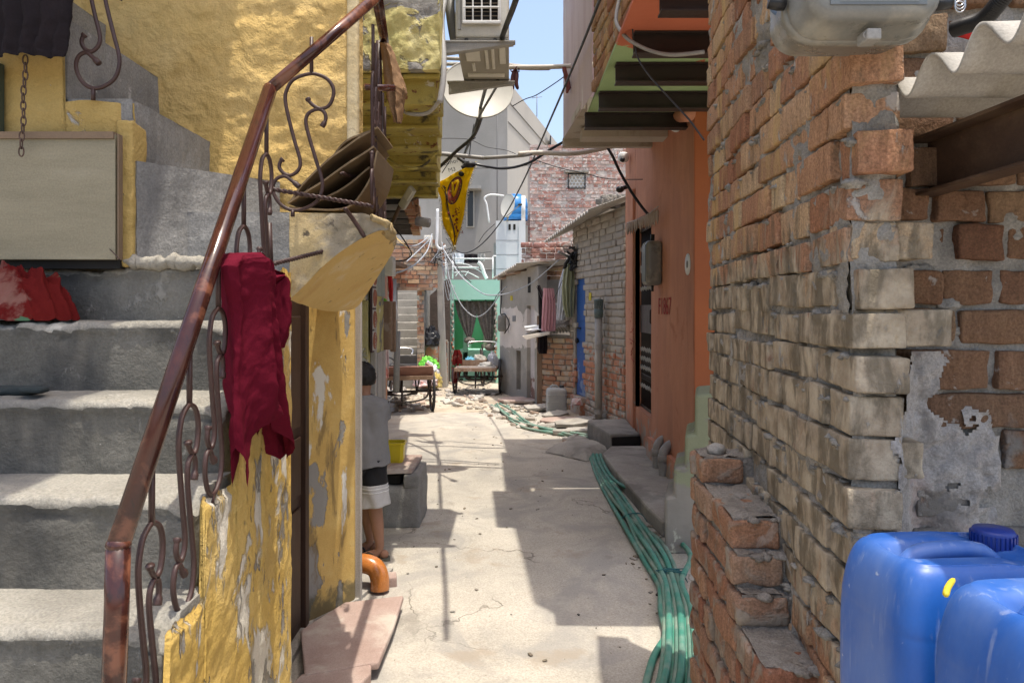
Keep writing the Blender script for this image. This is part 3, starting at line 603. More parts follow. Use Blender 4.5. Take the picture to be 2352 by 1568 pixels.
def scroll(name,par,origin,adir,h,stub=.13,foot=.02,flip=1,r=.0058,ktop=None,mat=None):
    # origin: bottom centre; adir: horizontal direction of the scroll's plane
    adir=Vector(adir).normalized(); mb=MB(); k=h/870
    fl=adir.cross(UP)
    def q(x,y): return Vector(origin)+adir*((x-405)*k*flip)+UP*((1280-y)*k)
    for S in (SA,SB):
        c=catmull([q(*p) for p in S],5); m=len(c)
        mb.tube(c,[r*(1.5 if (i<4 or i>m-5) else 1) for i in range(m)],6,flat=fl)
    tp=q(455,411); mb.tube([tp,ktop or tp+UP*stub],r*1.05,6,flat=fl)
    bt=q(338,1281); mb.tube([bt,bt-UP*foot],r*1.1,6,flat=fl)
    return mb.build(name,mat or M['iron'],par)
for (yy,zt) in ((1.355,1.138),(1.515,1.345),(1.665,1.552),(1.825,1.765),(1.995,1.988)):
    t=(yy-1.265)/(2.055-1.265); zr=lerp(E1.z,E2.z,t)
    scroll('scroll',rail,V(XR+.006,yy,zt-.43),(0,1,.0),.43,flip=.62,stub=zr-zt-.012)
scroll('scroll',rail,P(697,483,2.215),(1,.10,0),.425,stub=.115)
for (yy,uu,vb) in ((2.35,856,470),(2.5,863,488),(2.66,869,505),(2.84,874,520),(3.03,879,535),(3.25,884,545)):
    b=P(uu,vb,yy); scroll('scroll',rail,b,(-.12,1,0),.44,flip=.55,stub=.16)
def twisted(name,a,b,par):
    mb=MB(); n=60; a=Vector(a); b=Vector(b); ax=(b-a).normalized(); o=ax.orthogonal().normalized(); p2=ax.cross(o)
    for ph in (0,math.pi):
        mb.tube([a.lerp(b,i/n)+(o*math.cos(i*1.0+ph)+p2*math.sin(i*1.0+ph))*.0036 for i in range(n+1)],.0045,6)
    return mb.build(name,M['iron'],par)
twisted('twisted_bar',P(610,432,2.15),P(852,473,2.25),rail)
twisted('twisted_bar',P(785,398,2.30),P(850,420,2.7),rail)
twisted('twisted_bar',P(628,606,2.10),P(740,578,2.30),rail)
mb=MB(); mb.tube([P(838,200,2.55),P(905,203,2.62)],.012,10); mb.build('cross_pipe',M['rail'],rail)
MB().tube(catmull([P(792,478,2.25),P(812,505,2.28),P(838,545,2.3)],6),.007,6).build('baluster_bar',M['iron'],rail); MB().tube([P(618,512,2.1),P(622,620,2.1)],.008,6).build('baluster_bar',M['iron'],rail); MB().tube([P(870,95,2.9),P(876,545,2.9)],.012,8).build('baluster_bar',M['iron'],rail)
# railing of the upper flight, top left
ur=thing('upper_stair_railing','dark iron scroll railing standing on the upper yellow flight behind hanging trousers','railing',(-1.27,2.13,2.18))
scroll('scroll',ur,P(236,203,2.12),(1,0,.0),.43,flip=.85,stub=.15,foot=.035,r=.0065)
scroll('scroll',ur,P(128,42,2.12),(1,0,.0),.43,flip=.85,stub=.15,foot=.03,r=.0065)
MB().tube([P(330,-170,2.12),P(-60,-560,2.12)],.02,14).build('handrail',M['rail'],ur)
# ================================================================ small things on the stairs
def cloth_tube(name,rows,mat,Y,depth,label,cat,folds=9,amp=.012,seed=0,nu=80,nv=70,wr=.004,group=None,yfun=None,rows_v=None,xplane=None):
    """hanging garment: rows = [(v, u_left, u_right)] outline top to bottom; bottom hem bends with hem(s)"""
    rs=rows
    def edge(t,which):
        x=t*(len(rs)-1); i=min(len(rs)-2,int(x)); f=x-i; f=f*f*(3-2*f) if False else f
        return lerp(rs[i][which],rs[i+1][which],f)
    hem=rows_v or (lambda s: 0)
    def f(a,t):
        # a goes round the garment once
        if a<.5: s=a*2; side=-1
        else: s=(1-a)*2; side=1
        u=lerp(edge(t,1),edge(t,2),s); v=edge(t,0)+hem(s)*t*t
        w=math.sin(math.pi*min(1,max(0,s)))**.6
        yy=(yfun(t) if yfun else Y)+side*depth*w*.5
        if xplane: yy=xplane*F/(CU-u)
        p=P(u,v,yy)
        if xplane: p.x-=side*depth*w*.5
        fo=amp*min(1,t*2+.25)*(math.sin(folds*math.pi*s+2.5*fn((t*2.2,seed,s))+seed)+.4*fbm((s*5,t*3,seed),1.6,seed))*w
        if xplane: p.x+=fo*side*-1; p.y+=.3*fo
        else: p.y+=fo; p.x+=.4*fo*math.cos(seed+t*3)
        d=Vector((fbm(p,25,seed),fbm(p,25,seed+5),fbm(p,25,seed+9)))*wr
        return p+d
    mb=MB().grid(f,nu,nv)
    o=mb.build(name,mat,at=P(rs[0][1],rs[0][0],Y)); return tag(o,label,cat,group)
def hem1(s):
    pts=[(0,30),(.06,75),(.11,122),(.16,70),(.22,10),(.30,-25),(.42,-45),(.55,-32),(.68,0),(.82,38),(.93,55),(1,40)]
    for (a,x),(b,y) in zip(pts,pts[1:]):
        if s<=b: return lerp(x,y,(s-a)/(b-a))
    return pts[-1][1]
cloth_tube('maroon_shirt',[(580,552,566),(586,540,580),(594,530,592),(606,523,604),(640,526,606),(690,536,604),(760,540,612),(830,539,624),(890,538,636),(950,537,648),(1000,540,660)],M['maroon'],1.94,.085,'crumpled maroon shirt hanging from the scroll railing over the yellow side wall','shirt',folds=5,amp=.024,seed=2,rows_v=hem1,nu=150,nv=150,wr=.0035,xplane=.66)
sl=MB()
def f_slv(a,t):
    c=catmull([P(596,610,1.92),P(628,632,1.98),P(640,690,2.0),P(640,760,2.0),P(634,800,2.0)],6); k=t*(len(c)-1); i=min(len(c)-2,int(k)); p=c[i].lerp(c[i+1],k-i)
    rr=(.012+.028*math.sin(math.pi*min(1,t*.8+.1)))*(1+.25*math.sin(5*a*6.283+t*6)); an=a*2*math.pi
    p=p+V(math.cos(an)*rr*.8,math.sin(an)*rr*.7,0); return p+V(1,1,1)*.005*fbm(p,28,3)
sl.grid(f_slv,36,40); sl.grid(lambda a,t:P(lerp(622,655,t),lerp(640,632,t)+ (a-.5)*lerp(46,10,t),1.92+.012*math.sin(a*9)),14,10)
sh=[o for o in COL.objects if o.name=='maroon_shirt'][0]
sl.build('sleeve',M['maroon'],sh)
cloth_tube('dark_trousers',[(-60,-60,165),(0,-60,166),(60,-60,163),(112,-60,156),(128,-60,150)],M['dark_cloth'],2.06,.07,'dark purple-brown trousers hanging over the upper stair railing above the chain','trousers',folds=11,amp=.010,seed=5,rows_v=lambda s: 4*math.sin(s*9))
# chain
ch=thing('hanging_chain','rusty iron chain with long links hanging in front of the plywood panel','chain',P(58,130,2.07))
for k in range(13):
    c=P(58-k*.7+1.5*math.sin(k),138+k*17.5,2.06); a=(k%2)*1.4+.3
    pts=[c+Matrix.Rotation(a,3,'Z')@V(math.cos(w)*.0065,0,math.sin(w)*.0145) for w in [i*2*math.pi/14 for i in range(14)]]
    MB().tube(pts,.0022,5,closed=True).build('link',surf('rusty_chain',[(.07,.045,.035),(.13,.08,.06)],20,.7,.2,60,.002) if k==0 else bpy.data.materials['rusty_chain'],ch)
MB().box((-2.5,2.112,1.672),(-1.165,2.139,1.70)).build('gap_shade_strip',M['painted_shade'],stair)  # near-black strip paints the shade in the gap below the plywood
pb=thing('plywood_board','beige plywood panel with yellow paint flecks closing the gap under the upper flight','board',P(140,598,2.09))
MB().box(P(-420,596,2.095),P(272,312,2.112)).build('panel',M['board'],pb,bevel=.0015)
mb=MB(); mb.box(P(-420,318,2.088),P(273,308,2.118)); mb.box(P(272.5,596,2.092),P(279,312,2.114)); mb.build('edge_strip',M['board_edge'],pb)
mb=MB().tube(catmull([P(252,572,2.09),P(262,582,2.085),P(275,596,2.08)],5),.0016,6); tag(mb.build('bent_nail',M['iron'],at=P(252,572,2.09)),'thin bent wire nail sticking out at the foot of the plywood','nail')
mb=MB().box(P(-60,312,2.11),P(10,150,2.13)); tag(mb.build('green_shutter',plain('dark_green_wood',(.05,.07,.05),.6),at=P(-25,312,2.12)),'dark green wooden shutter edge beside the hanging chain','shutter')
# crumpled saree heap
def heap(name,c,rx,ry,rz,mat,label,cat,seed=0,n=46,fold=.22,at=None):
    mb=MB(); c=Vector(c); vs=[];fs=[]
    for j in range(n+1):
        th=math.pi*.5*j/n*1.06
        for i in range(2*n):
            ph=math.pi*i/n; d=V(math.sin(th)*math.cos(ph),math.sin(th)*math.sin(ph),math.cos(th))
            w=fbm(d*1.0+V(seed,0,0),2.2,seed); rg=abs(fn(d*3.1+V(w*1.4,seed,2),1.0,seed)); r2=abs(fn(d*6.3+V(0,w*1.5,seed),1.0,seed+3))
            k=1+fold*(.9*w-.9*(.35-rg)*1.6+.35*(r2-.3))
            vs.append(c+V(d.x*rx*k,d.y*ry*k,max(0,d.z*rz*k)))
    for j in range(n):
        for i in range(2*n): fs.append((j*2*n+i,(j+1)*2*n+i,(j+1)*2*n+(i+1)%(2*n),j*2*n+(i+1)%(2*n)))
    mb.add(vs,fs,0,True); return tag(mb.build(name,mat,at=c),label,cat)
def f_sar(a,t):
    # crumpled pile: warped folds over a low dome
    an=2*math.pi*a; q=V(math.cos(an)*t,math.sin(an)*t,0); w=V(fn((q.x*1.7,q.y*1.7,3)),fn((q.x*1.7,q.y*1.7,9)),0)*.55; e=q+w
    f=(1-2*abs(math.sin(e.x*4+e.y*6+2*fn((e.x*2,e.y*2,1))))**.7)*.6+math.sin(e.x*9-e.y*5+3*fn((e.x*2,e.y*2,5)))*.3+.25*fn((e.x*9,e.y*9,7))
    r_=1+.16*fn((math.cos(an)*1.6,math.sin(an)*1.6,4)); h=(1-t**3.6)**.9
    return V(-1.42+q.x*.155*r_*(1+.06*f),2.045+q.y*.075*r_*(1+.10*f),1.519+.140*h*(1+.12*f+.25*fn((q.x*1.5,q.y*1.5,2)))+.012*f*(1-t)**.3+ (.012*max(0,f) if t>.9 else 0))
tag(MB().grid(f_sar,170,90).build('crumpled_saree',M['saree_red'],at=V(-1.395,2.045,1.517)),'crumpled red and pink saree heaped on a grey step','cloth')
mb=MB().rbox(P(35,893,1.90)+V(-.02,0,-.004),(.085,.032,.012),.011,amp=.005,sc=30,nn=(14,6,2)); mb.rbox(P(78,893,1.86)+V(0,0,-.002),(.03,.02,.008),.008,amp=.003,sc=40); tag(mb.build('dark_sock',M['sock'],at=P(35,897,1.9)),'dark sock lying flat on a step below the red saree','sock')
# folded cardboard
def cardboard(name,pts,y0,y1,label,seed):
    mb=MB(); rd=random.Random(seed); pts=catmull([Vector((p[0],0,p[1])) for p in pts],5); m=len(pts)
    th=.006
    for s,(off) in ((0,0),):
        top=[]; 
    vs=[];fs=[]; ny=6
    for j in range(ny+1):
        y=lerp(y0,y1,j/ny)
        for i,p in enumerate(pts):
            a=pts[max(0,i-1)]; b=pts[min(m-1,i+1)]; t=(b-a).normalized(); nn_=V(-t.z,0,t.x)
            w=.006*fn((p.x*8,y*6,seed)); e=.015*fn((p.x*14,seed,3)) if j==0 else 0
            vs.append(V(p.x,y+e,p.z)+nn_*(th/2+w)); vs.append(V(p.x,y+e,p.z)+nn_*(-th/2+w))
    for j in range(ny):
        for i in range(m-1):
            a=(j*m+i)*2; b=(j*m+i+1)*2; c=((j+1)*m+i+1)*2; d=((j+1)*m+i)*2
            fs+= [(a,b,c,d),(a+1,d+1,c+1,b+1)]
            if j==0: fs.append((a,a+1,b+1,b))
            if j==ny-1: fs.append((d,c,c+1,d+1))
    for i in (0,m-1):
        for j in range(ny): a=(j*m+i)*2; d=((j+1)*m+i)*2; fs.append((a,d,d+1,a+1))
    mb.add(vs,fs); o=mb.build(name,M['cardboard'],at=V(pts[0].x,y0,pts[0].z)); return tag(o,label,'cardboard','flattened cardboard boxes on the landing')
def W(u,v,Y=2.36): p=P(u,v,Y); return (p.x,p.z)
cardboard('cardboard_sheet',[W(668,478),W(720,482),W(800,478),W(850,420),W(868,350)],2.34,2.66,'lowest flattened cardboard box, curved up from the landing edge behind the scrolls',1)
cardboard('cardboard_sheet',[W(668,470),W(690,455),W(770,405),W(862,340)],2.33,2.70,'middle flattened cardboard box leaning up behind the front scroll',2)
cardboard('cardboard_sheet',[W(672,462),W(700,425),W(770,355),W(850,302)],2.35,2.72,'slanting cardboard box second from the top of the landing pile',3)
cardboard('cardboard_sheet',[W(690,440),W(745,370),W(790,318),W(862,284)],2.40,2.72,'topmost cardboard box with torn edge on the landing pile',4)
cardboard('cardboard_sheet',[W(715,470),W(790,430),W(850,385)],2.36,2.66,'short inner cardboard flap between the larger flattened boxes',5)
cloth_tube('brown_towel',[(98,870,886),(106,874,900),(130,878,908),(165,881,919),(190,884,929),(204,886,935),(214,887,936),(232,890,930),(258,900,926),(282,906,920)],M['brown_cloth'],2.85,.13,'brown woollen towel folded over the railing end above the landing','towel',folds=4,amp=.016,seed=4,wr=.006)
# ================================================================ weathered yellow-green house, next on the left
wh=thing('weathered_house','weathered yellow-green house with peeling balcony front and rusty stepped soffit','house',(-1.1,4.6,0))
fx=[(-.885,3.9),(-.397,3.9),(-.60,5.6),(-.78,7.4),(-.93,8.6),(-1.9,8.6),(-1.9,3.9)]
mb=MB().prism([V(x,y,3.0) for x,y in fx],(0,0,1.9)); mb.build('overhead_block',M['yel_old'],wh)
def f_peel(s,t):
    p=V(lerp(-.885,-.395,s),3.885,lerp(2.862,4.5,t)); p.y-=.012*fbm(p,8,1)+.006*fbm(p,28,3); p.z+= .012*fn((p.x*14,2,2)) if t<.01 else 0; return p
mb=MB().grid(f_peel,70,120); mb.add([V(-.395,3.885,2.862),V(-.397,4.1,2.99),V(-.397,4.1,4.5),V(-.395,3.885,4.5)],[(0,1,2,3)])
mb.add([V(-.885,3.885,2.862),V(-.395,3.885,2.862),V(-.40,4.12,2.86),V(-.885,4.12,2.86)],[(0,1,2,3)])
mb.build('balcony_front',M['yel_old'],wh)
mb=MB(); n=7
yk=[3.95,4.22,4.52,4.80,5.08,5.34,5.60,5.75]
for k in range(n):
    z=2.845-.066*k; y0,y1=yk[k],yk[k+1]; xa=lerp(-.40,-.60,(y0-3.9)/1.7)
    mb.box((-1.15,y0,z-.0),(xa,y1+.03,z+.16+.05*k)); mb.box((-1.15,y0-.014,z-.012),(xa+.006,y0+.012,z+.010))
mb.build('stepped_soffit',M['yel_soffit2'],wh,bevel=.006)
mb=MB().box((-.62,4.0,2.70),(-.43,4.18,2.86)); mb.build('rusty_box',M['yel_soffit2'],wh,bevel=.004)
mb=MB().box((-1.6,3.96,0),(-1.1,5.16,2.6)); mb.box((-1.6,5.42,0),(-1.102,6.1,2.55)); mb.box((-1.6,5.16,1.62),(-1.101,5.42,2.55)); mb.box((-1.62,5.1,0),(-1.58,5.5,1.7)); mb.build('lane_wall',M['yel_old'],wh)
MB().box((-1.45,5.16,0),(-1.40,5.42,1.62)).build('dark_doorway',M['painted_shade'],wh)  # near-black sheet stands in for the shade inside the doorway
mb=MB()
for k in range(4): mb.box((-1.10,5.62+k*.118,.28),(-1.085+.006*(k%2),5.73+k*.118,1.20))
mb.build('plank_door',M['bare_wood'],wh,bevel=.003)
MB().box((-1.10,5.52,.0),(-1.06,5.58,1.5)).build('door_post',M['bare_wood'],wh,bevel=.003)
mb=MB(); 
for k in range(3): mb.box((-1.10,5.56+.16*k,1.66),(-1.075,5.70+.16*k,1.98))
mb.build('window_shutter',surf('grey_green_shutter',[(.26,.29,.25),(.34,.36,.31)],5,.7,.2,40,.003),wh,bevel=.003)
pw=thing('patterned_panel','narrow dark panel with white and red rosette squares beside the doorway behind the boy','panel',(-1.08,5.3,1.35))
mb=MB().box((-1.085,5.44,1.22),(-1.07,5.60,1.90)); mb.build('panel_board',surf('rosette_board',[(.05,.03,.03),(.10,.06,.055)],9,.7,.1,40,.002),pw)
for k in range(4):
    c=V(-1.066,5.52,1.31+k*.165); mb=MB().box(c-V(.003,.072,.075),c+V(0,.072,.075)); mb.build('rosette_square',surf('rosette_white',[(.42,.38,.34),(.55,.52,.48)],20,.7,0) if k==0 else bpy.data.materials['rosette_white'],pw)
    for r_ in (.06,.040,.018): MB().tube([c+V(.002,math.cos(i*.449)*r_,math.sin(i*.449)*r_) for i in range(14)],.007,5,closed=True).build('ring',bpy.data.materials['terracotta'],pw)
# boxes, pipe and oddments on that wall
mbx=thing('meter_cabinet','cream metal meter cabinet fixed high on the left lane wall above a red cloth','cabinet',(-1.08,6.2,1.9))
MB().rbox(P(891,612,6.2),(.055,.08,.085),.008).build('cabinet_body',M['cream_metal'],mbx); MB().box(P(884,622,6.115),P(899,602,6.112)).build('cabinet_door',M['cream_metal'],mbx)
o=MB().rbox(P(889,747,6.2),(.048,.06,.21),.01).rbox(P(903,750,6.25),(.022,.03,.22),.006).build('wall_cupboard',M['wood'],at=P(889,747,6.2)); tag(o,'old grey-brown wooden wall cupboard behind the boy, above the cart','cupboard')
cloth_tube('red_rag',[(632,890,900),(650,891,903),(680,893,903),(694,895,902)],M['red_cloth'],6.22,.05,'red rag hanging below the cream meter cabinet','cloth',folds=4,amp=.01,seed=8,nu=24,nv=14)
o=MB().tube([P(904,692,6.4),P(909,735,6.35)],.027,12).build('white_pipe',M['white_paint'],at=P(906,712,6.4)); tag(o,'short white pipe stub beside the red rag on the left wall','pipe')
o=MB().tube([P(884,688,6.2),P(874,708,6.15)],.022,12).lathe([(.022,0),(.024,.01),(.024,.03)],P(874,708,6.15),P(872,713,6.13)-P(874,708,6.15)).build('green_bottle',plain('green_bottle_plastic',(.18,.52,.05),.35),at=P(879,698,6.2)); tag(o,'small bottle with bright green bottom tucked against the wall cupboard','bottle')
o=MB().tube([P(913,760,6.6),P(910,900,6.6)],.03,10).build('drain_pipe',M['pvc_grey'],at=P(910,900,6.6)); tag(o,'pale downpipe beside the cart at the left wall','pipe')
# ---------------- air conditioner
ac=thing('air_conditioner','white outdoor air conditioner unit on wall brackets high over the lane','air conditioner',(-.18,4.6,3.147))
a0,a1=V(-.337,4.2,3.155),V(-.02,5.0,3.73); c=(a0+a1)/2; h=(a1-a0)/2
MB().rbox(c,h,.02).build('casing',M['cream_metal'],ac)
mb=MB(); mb.box((-.335,4.21,3.145),(-.022,4.99,3.157)); mb.build('base_plate',plain('ac_base_plate',(.30,.28,.23),.6),ac,bevel=.003)
mb=MB()
for (x0,x1,y0,y1) in ((-.29,-.2,4.35,4.55),(-.17,-.15,4.3,4.7),(-.13,-.11,4.3,4.7),(-.08,-.04,4.32,4.6),(-.3,-.05,4.8,4.86),(-.26,-.24,4.6,4.74)): mb.box((x0,y0,3.135),(x1,y1,3.147))
mb.build('base_rib',M['cream_metal'],ac,bevel=.004)
MB().box((-.275,4.193,3.245),(-.078,4.199,3.70)).build('louvre_plate',M['painted_shade'],ac)
mb=MB()
for k in range(18): mb.obox((-.176,4.192,3.255+k*.025),(.096,.006,.0025),Matrix.Rotation(.5,3,'X'))
mb.build('louvre',plain('louvre_brown',(.16,.13,.10),.6),ac)
gx=[-.283,-.230,-.178,-.126,-.074]
mb=MB()
for i,x in enumerate(gx): mb.rbox((x,4.182,3.47),(.0095 if i in (0,4) else .0045,.010,.24),.003)
for z in [3.237,3.325,3.413,3.501,3.589,3.677]: mb.rbox((-.1785,4.1815,z),(.112,.0105,.0095 if z<3.24 else .0045),.003)
mb.build('grille',M['white_paint'],ac)
mb=MB().box((-.318,4.19,3.2),(-.300,4.2,3.7)); mb.build('corner_trim',M['grey_metal'],ac)
for k,(yy) in enumerate((4.19,4.93)):
    za=3.135; mb=MB().prism([V(-.44,yy,za),V(.01,yy,za),V(.01,yy,za-.022),V(-.06,yy,za-.03),V(-.44,yy,za-.085)],(0,.045,0)); mb.box((-.45,yy-.006,za-.012),(.02,yy+.05,za)); mb.build('bracket',M['grey_metal'],ac,bevel=.003)
    mb=MB()
    for xx in (-.27,-.1): mb.lathe([(.014,0),(.014,.012),(.008,.02)],V(xx,yy+.02,za),UP,8)
    mb.build('foot_bolt',M['black'],ac)
o=wire('insulated_pipe',[P(1030,-30,4.3),P(1016,30,4.2),P(1015,70,4.1),P(1019,130,4.02),P(1017,190,3.98),P(1010,235,3.97)],.0175,M['foam'],'grey lagged refrigerant pipe running down the edge of the peeling balcony','pipe')
o=wire('black_duct',[P(1036,-40,4.5),P(1034,20,4.4),P(1040,70,4.4),P(1046,100,4.4)],.03,M['cable_g'],'dark ribbed duct bundle between the balcony edge and the air conditioner','duct')
wire('sagging_conduit',[P(915,248,4.4),P(945,262,4.1),P(985,258,4.05),P(1012,228,3.97)],.012,M['pvc_grey'],'grey conduit sagging under the rusty yellow soffit','conduit')
wire('soffit_cable',[P(893,365,5.0),P(930,385,4.8),P(970,382,4.8),P(1003,350,4.7)],.008,M['yel_soffit2'],'yellow painted cable looping under the stepped soffit','cable')
# ---------------- satellite dishes
def dish(name,label,c,nrm,rad,depth,Lc,mount,par_text=None,up=UP,sx=1.0):
    t=thing(name,label,'dish',c); n=Vector(nrm).normalized(); x=n.cross(up).normalized(); y=x.cross(n)*-1 if False else n.cross(x)*-1
    y=x.cross(n); mb=MB()
    def f(s,q):
        a=s*2*math.pi; r=q*rad; return Vector(c)+(x*math.cos(a)*sx+y*math.sin(a))*r-n*depth*(1-q*q)
    mb.grid(f,48,10); mb.grid(lambda s,q:f(s,q)-n*.006,48,10)
    mb.tube([f(i/48,1.0)-n*.003 for i in range(48)],.007,6,closed=True)
    mb.build('reflector',M['dish'],t)
    b=f(.75,1.0)
    mb=MB().tube([b-n*.02,b+n*.02,Vector(Lc)],.011,8); mb.build('arm',M['cable_g'],t)
    d=(Vector(Lc)-b).normalized()
    mb=MB().lathe([(.02,-.03),(.03,0),(.03,.05),(.018,.06),(.018,.09)],Vector(Lc),(f(0,0)-Vector(Lc)),12); mb.build('receiver',M['black'],t)
    mb=MB().tube([f(0,0)-n*.01,f(0,0)-n*.10,Vector(mount)],.02,8); mb.build('mount_pole',M['grey_metal'],t)
    return t,x,y,n,f
dish('satellite_dish','large white satellite dish with dark arm hanging below the air conditioner',P(1097,203,6.4),(.16,-1,.42),.318,.055,P(1153,178,5.92),V(-.74,6.7,3.75))
t,x,y,n,f=dish('satellite_dish','half hidden white satellite dish with black lettering behind the yellow pennant',P(1022,392,8.3),(.1,-1,.25),.235,.03,P(1060,400,7.9),V(-1.0,8.4,3.3))
text_mesh('zonor',' lettering'.strip(),frame(P(1036,372,8.22)+n*.0,-x*.98-y*(-.25),y),M['black'],t,.075,.002); text_mesh('M3','lettering',frame(P(1038,390,8.22),-x*.98-y*(-.25),y),M['black'],t,.07,.002)
# ---------------- street lamp
sl=thing('street_lamp','small LED street lamp on a rusty bent bracket under the yellow soffit','street lamp',P(905,515,5.6))
MB().tube([P(898,520,5.6),P(920,470,5.5),P(932,462,5.5)],.017,8).tube([P(925,470,5.5),P(984,441,5.7)],.009,8).build('bracket',M['beam_rust'],sl)
B_=basis((.9,-.25,.30),(.2,.95,.1),(-.3,-.1,.95)); d_=(P(947,435,5.35)-P(922,478,5.5))
z_=d_.normalized(); x_=z_.cross(V(0,1,-.2)).normalized(); y_=z_.cross(x_)
MB().rbox((P(947,432,5.35)+P(924,476,5.5))/2,(.034,.02,d_.length/2),.012,basis(x_,y_,z_)).build('lamp_head',plain('lamp_grey',(.36,.35,.31),.5),sl)
MB().rbox(P(938,446,5.37),(.024,.008,.055),.006,basis(x_,y_,z_)).build('lens',M['lamp_glass'],sl)
# ---------------- next left balcony house
bh=thing('balcony_house','shabby house with dark beamed balcony underside and broken brick edge beyond the weathered house','house',(-1.9,8.4,0))
MB().box((-2.6,6.15,0),(-1.78,10.15,2.75)).build('lane_wall',M['brick_dark'],bh)
MB().prism([V(-2.2,7.45,2.66),V(-1.02,7.45,2.66),V(-1.32,10.2,2.66),V(-2.2,10.2,2.66)],(0,0,.19)).build('balcony_slab',M['painted_shade'],bh)  # slab coloured near-black to paint the shade on its underside
for k in range(5): MB().box((-1.8,7.5+k*.62,2.60),(-1.05-.068*k,7.515+k*.62,2.66)).build('balcony_beam',M['grey_metal'],bh)
mb=MB(); bricks(mb,(-1.0,7.42,2.6),(-.11,1,0),(1,.11,0),2.7,.30,simple=True,seed=4,prot=.02); mb.build('brick_edge',M['brick'],bh)
mb=MB().tube([P(958,508,7.4),P(985,512,7.35)],.05,12); mb.build('pipe_stub',M['pvc_grey'],bh)
# ---------------- brick stair house at the lane's end
bs=thing('stair_house','brick house with a wooden lintel over the far stair opening','house',(-1.9,14.2,0))
mb=MB(); bricks(mb,(-2.75,13.95,1.98),(1,0,0),(0,-1,0),1.28,1.0,simple=True,seed=9,amp=0,prot=.012); bricks(mb,(-1.86,13.95,.0),(1,0,0),(0,-1,0),.13,1.98,simple=True,seed=10,prot=.012); mb.box((-2.75,13.98,0),(-2.30,14.3,3.0),1); mb.box((-2.3,13.97,1.99),(-1.5,14.25,2.9),1); mb.box((-1.82,13.97,0),(-1.72,15,2.0),1)
mb.build('brick_wall',[M['brick_dark'],M['mortar']],bs)
MB().box((-2.75,13.86,1.93),(-1.55,14.0,1.985)).build('lintel',M['wood'],bs)
MB().box((-2.42,13.9,0),(-2.31,14.0,1.9)).build('door_post',M['pole'],bs)
mb=MB().box((-2.9,12.4,2.35),(-2.05,13.9,2.42)); mb.build('overhead_slab',M['beam_rust'],bs)
MB().prism([V(-1.72,14.9,0),V(-1.30,14.9,0),V(-1.30,14.9,2.2),V(-1.45,14.9,2.15),V(-1.60,14.9,1.95),V(-1.72,14.9,1.85)],(0,.3,0)).build('dark_wall',surf('dark_brown_plaster',[(.07,.055,.045),(.13,.10,.085)],5,.9,.6,20,.02),bs)  # plaster coloured dark brown
mb=MB(); bricks(mb,(-1.72,14.3,0),(1,0,0),(0,-1,0),.42,.93,simple=True,seed=12,prot=.03); mb.box((-1.72,14.33,0),(-1.3,14.6,.9),1); mb.build('brick_stack',[M['brick_grey'],M['mortar']],bs)
cs=MB().prism([P(1000,560,14.2),P(1022,560,14.2),P(1018,650,14.2),P(990,645,14.2)],(0,.1,0)); cs.build('side_wall',M['brick_dark'],bs)
fs=thing('far_stairs','steep narrow stone stairs climbing into the brick house at the lane end','staircase',(-2.05,14,0))
for k in range(12):
    z1=.187+.165*k; y0=14.0+.26*k; mb=MB().rbox((-.1476*(y0+.1),y0+.18,z1/2+.05),(.25 if k>3 else .30,.20,z1/2+.05),.02,amp=.008,sc=9,nn=(8,2,4)); mb.build('step',M['tan_stone'],fs)
tag(MB().tube([P(905,640,13.8),P(905,850,13.8)],.05,10).build('drain_pipe',M['pvc_grey'],at=P(905,850,13.8)),'grey drain pipe left of the far stone stairs','pipe')
# ---------------- concrete electric pole
ep=thing('electric_pole','grey concrete electric pole with a tangle of white cables at its top','pole',G(1019,889))
b=G(1019,889); tp=P(1006,500,14.2); mb=MB()
q=[V(-.075,-.06,0),V(.075,-.06,0),V(.075,.06,0),V(-.075,.06,0)]
mb.add([b+p for p in q]+[tp+p*.8 for p in q],[(0,1,5,4),(1,2,6,5),(2,3,7,6),(3,0,4,7),(4,5,6,7)]); mb.build('shaft',M['pole'],ep,bevel=.015)
MB().rbox(P(984,556,14.0),(.085,.05,.13),.01).build('junction_box',M['cream_metal'],ep)
MB().tube(catmull([P(1005,480,13.9),P(1004,540,13.9),P(1003,562,13.9),P(1012,572,13.9),P(1024,565,13.9)],6),.028,8).build('white_conduit',M['white_paint'],ep)
mb=MB(); rd=random.Random(3)
for k in range(12):
    c0=P(rd.uniform(990,1025),rd.uniform(560,600),14.0); pts=[c0+V(rd.uniform(-.2,.2),rd.uniform(-.1,.05),rd.uniform(-.2,.2)) for _ in range(5)]; mb.tube(catmull(pts,5),.006,5)
mb.build('cable_tangle',M['cable'],ep)
mb=MB(); 
for k in range(3):
    c0=P(rd.uniform(992,1025),rd.uniform(575,600),13.95); pts=[c0]+[c0+V(rd.uniform(-.25,.25),rd.uniform(-.15,.05),rd.uniform(-.3,.15)) for _ in range(4)]; mb.tube(catmull(pts,5),.007,5)
for k in range(3): mb.tube(catmull([P(1014,600,13.95),P(1022+6*k,660,13.9),P(1030+5*k,690,13.9),P(1036+4*k,655,13.9)],6),.007,5)
mb.build('cable_tangle',M['cable_w'],ep)
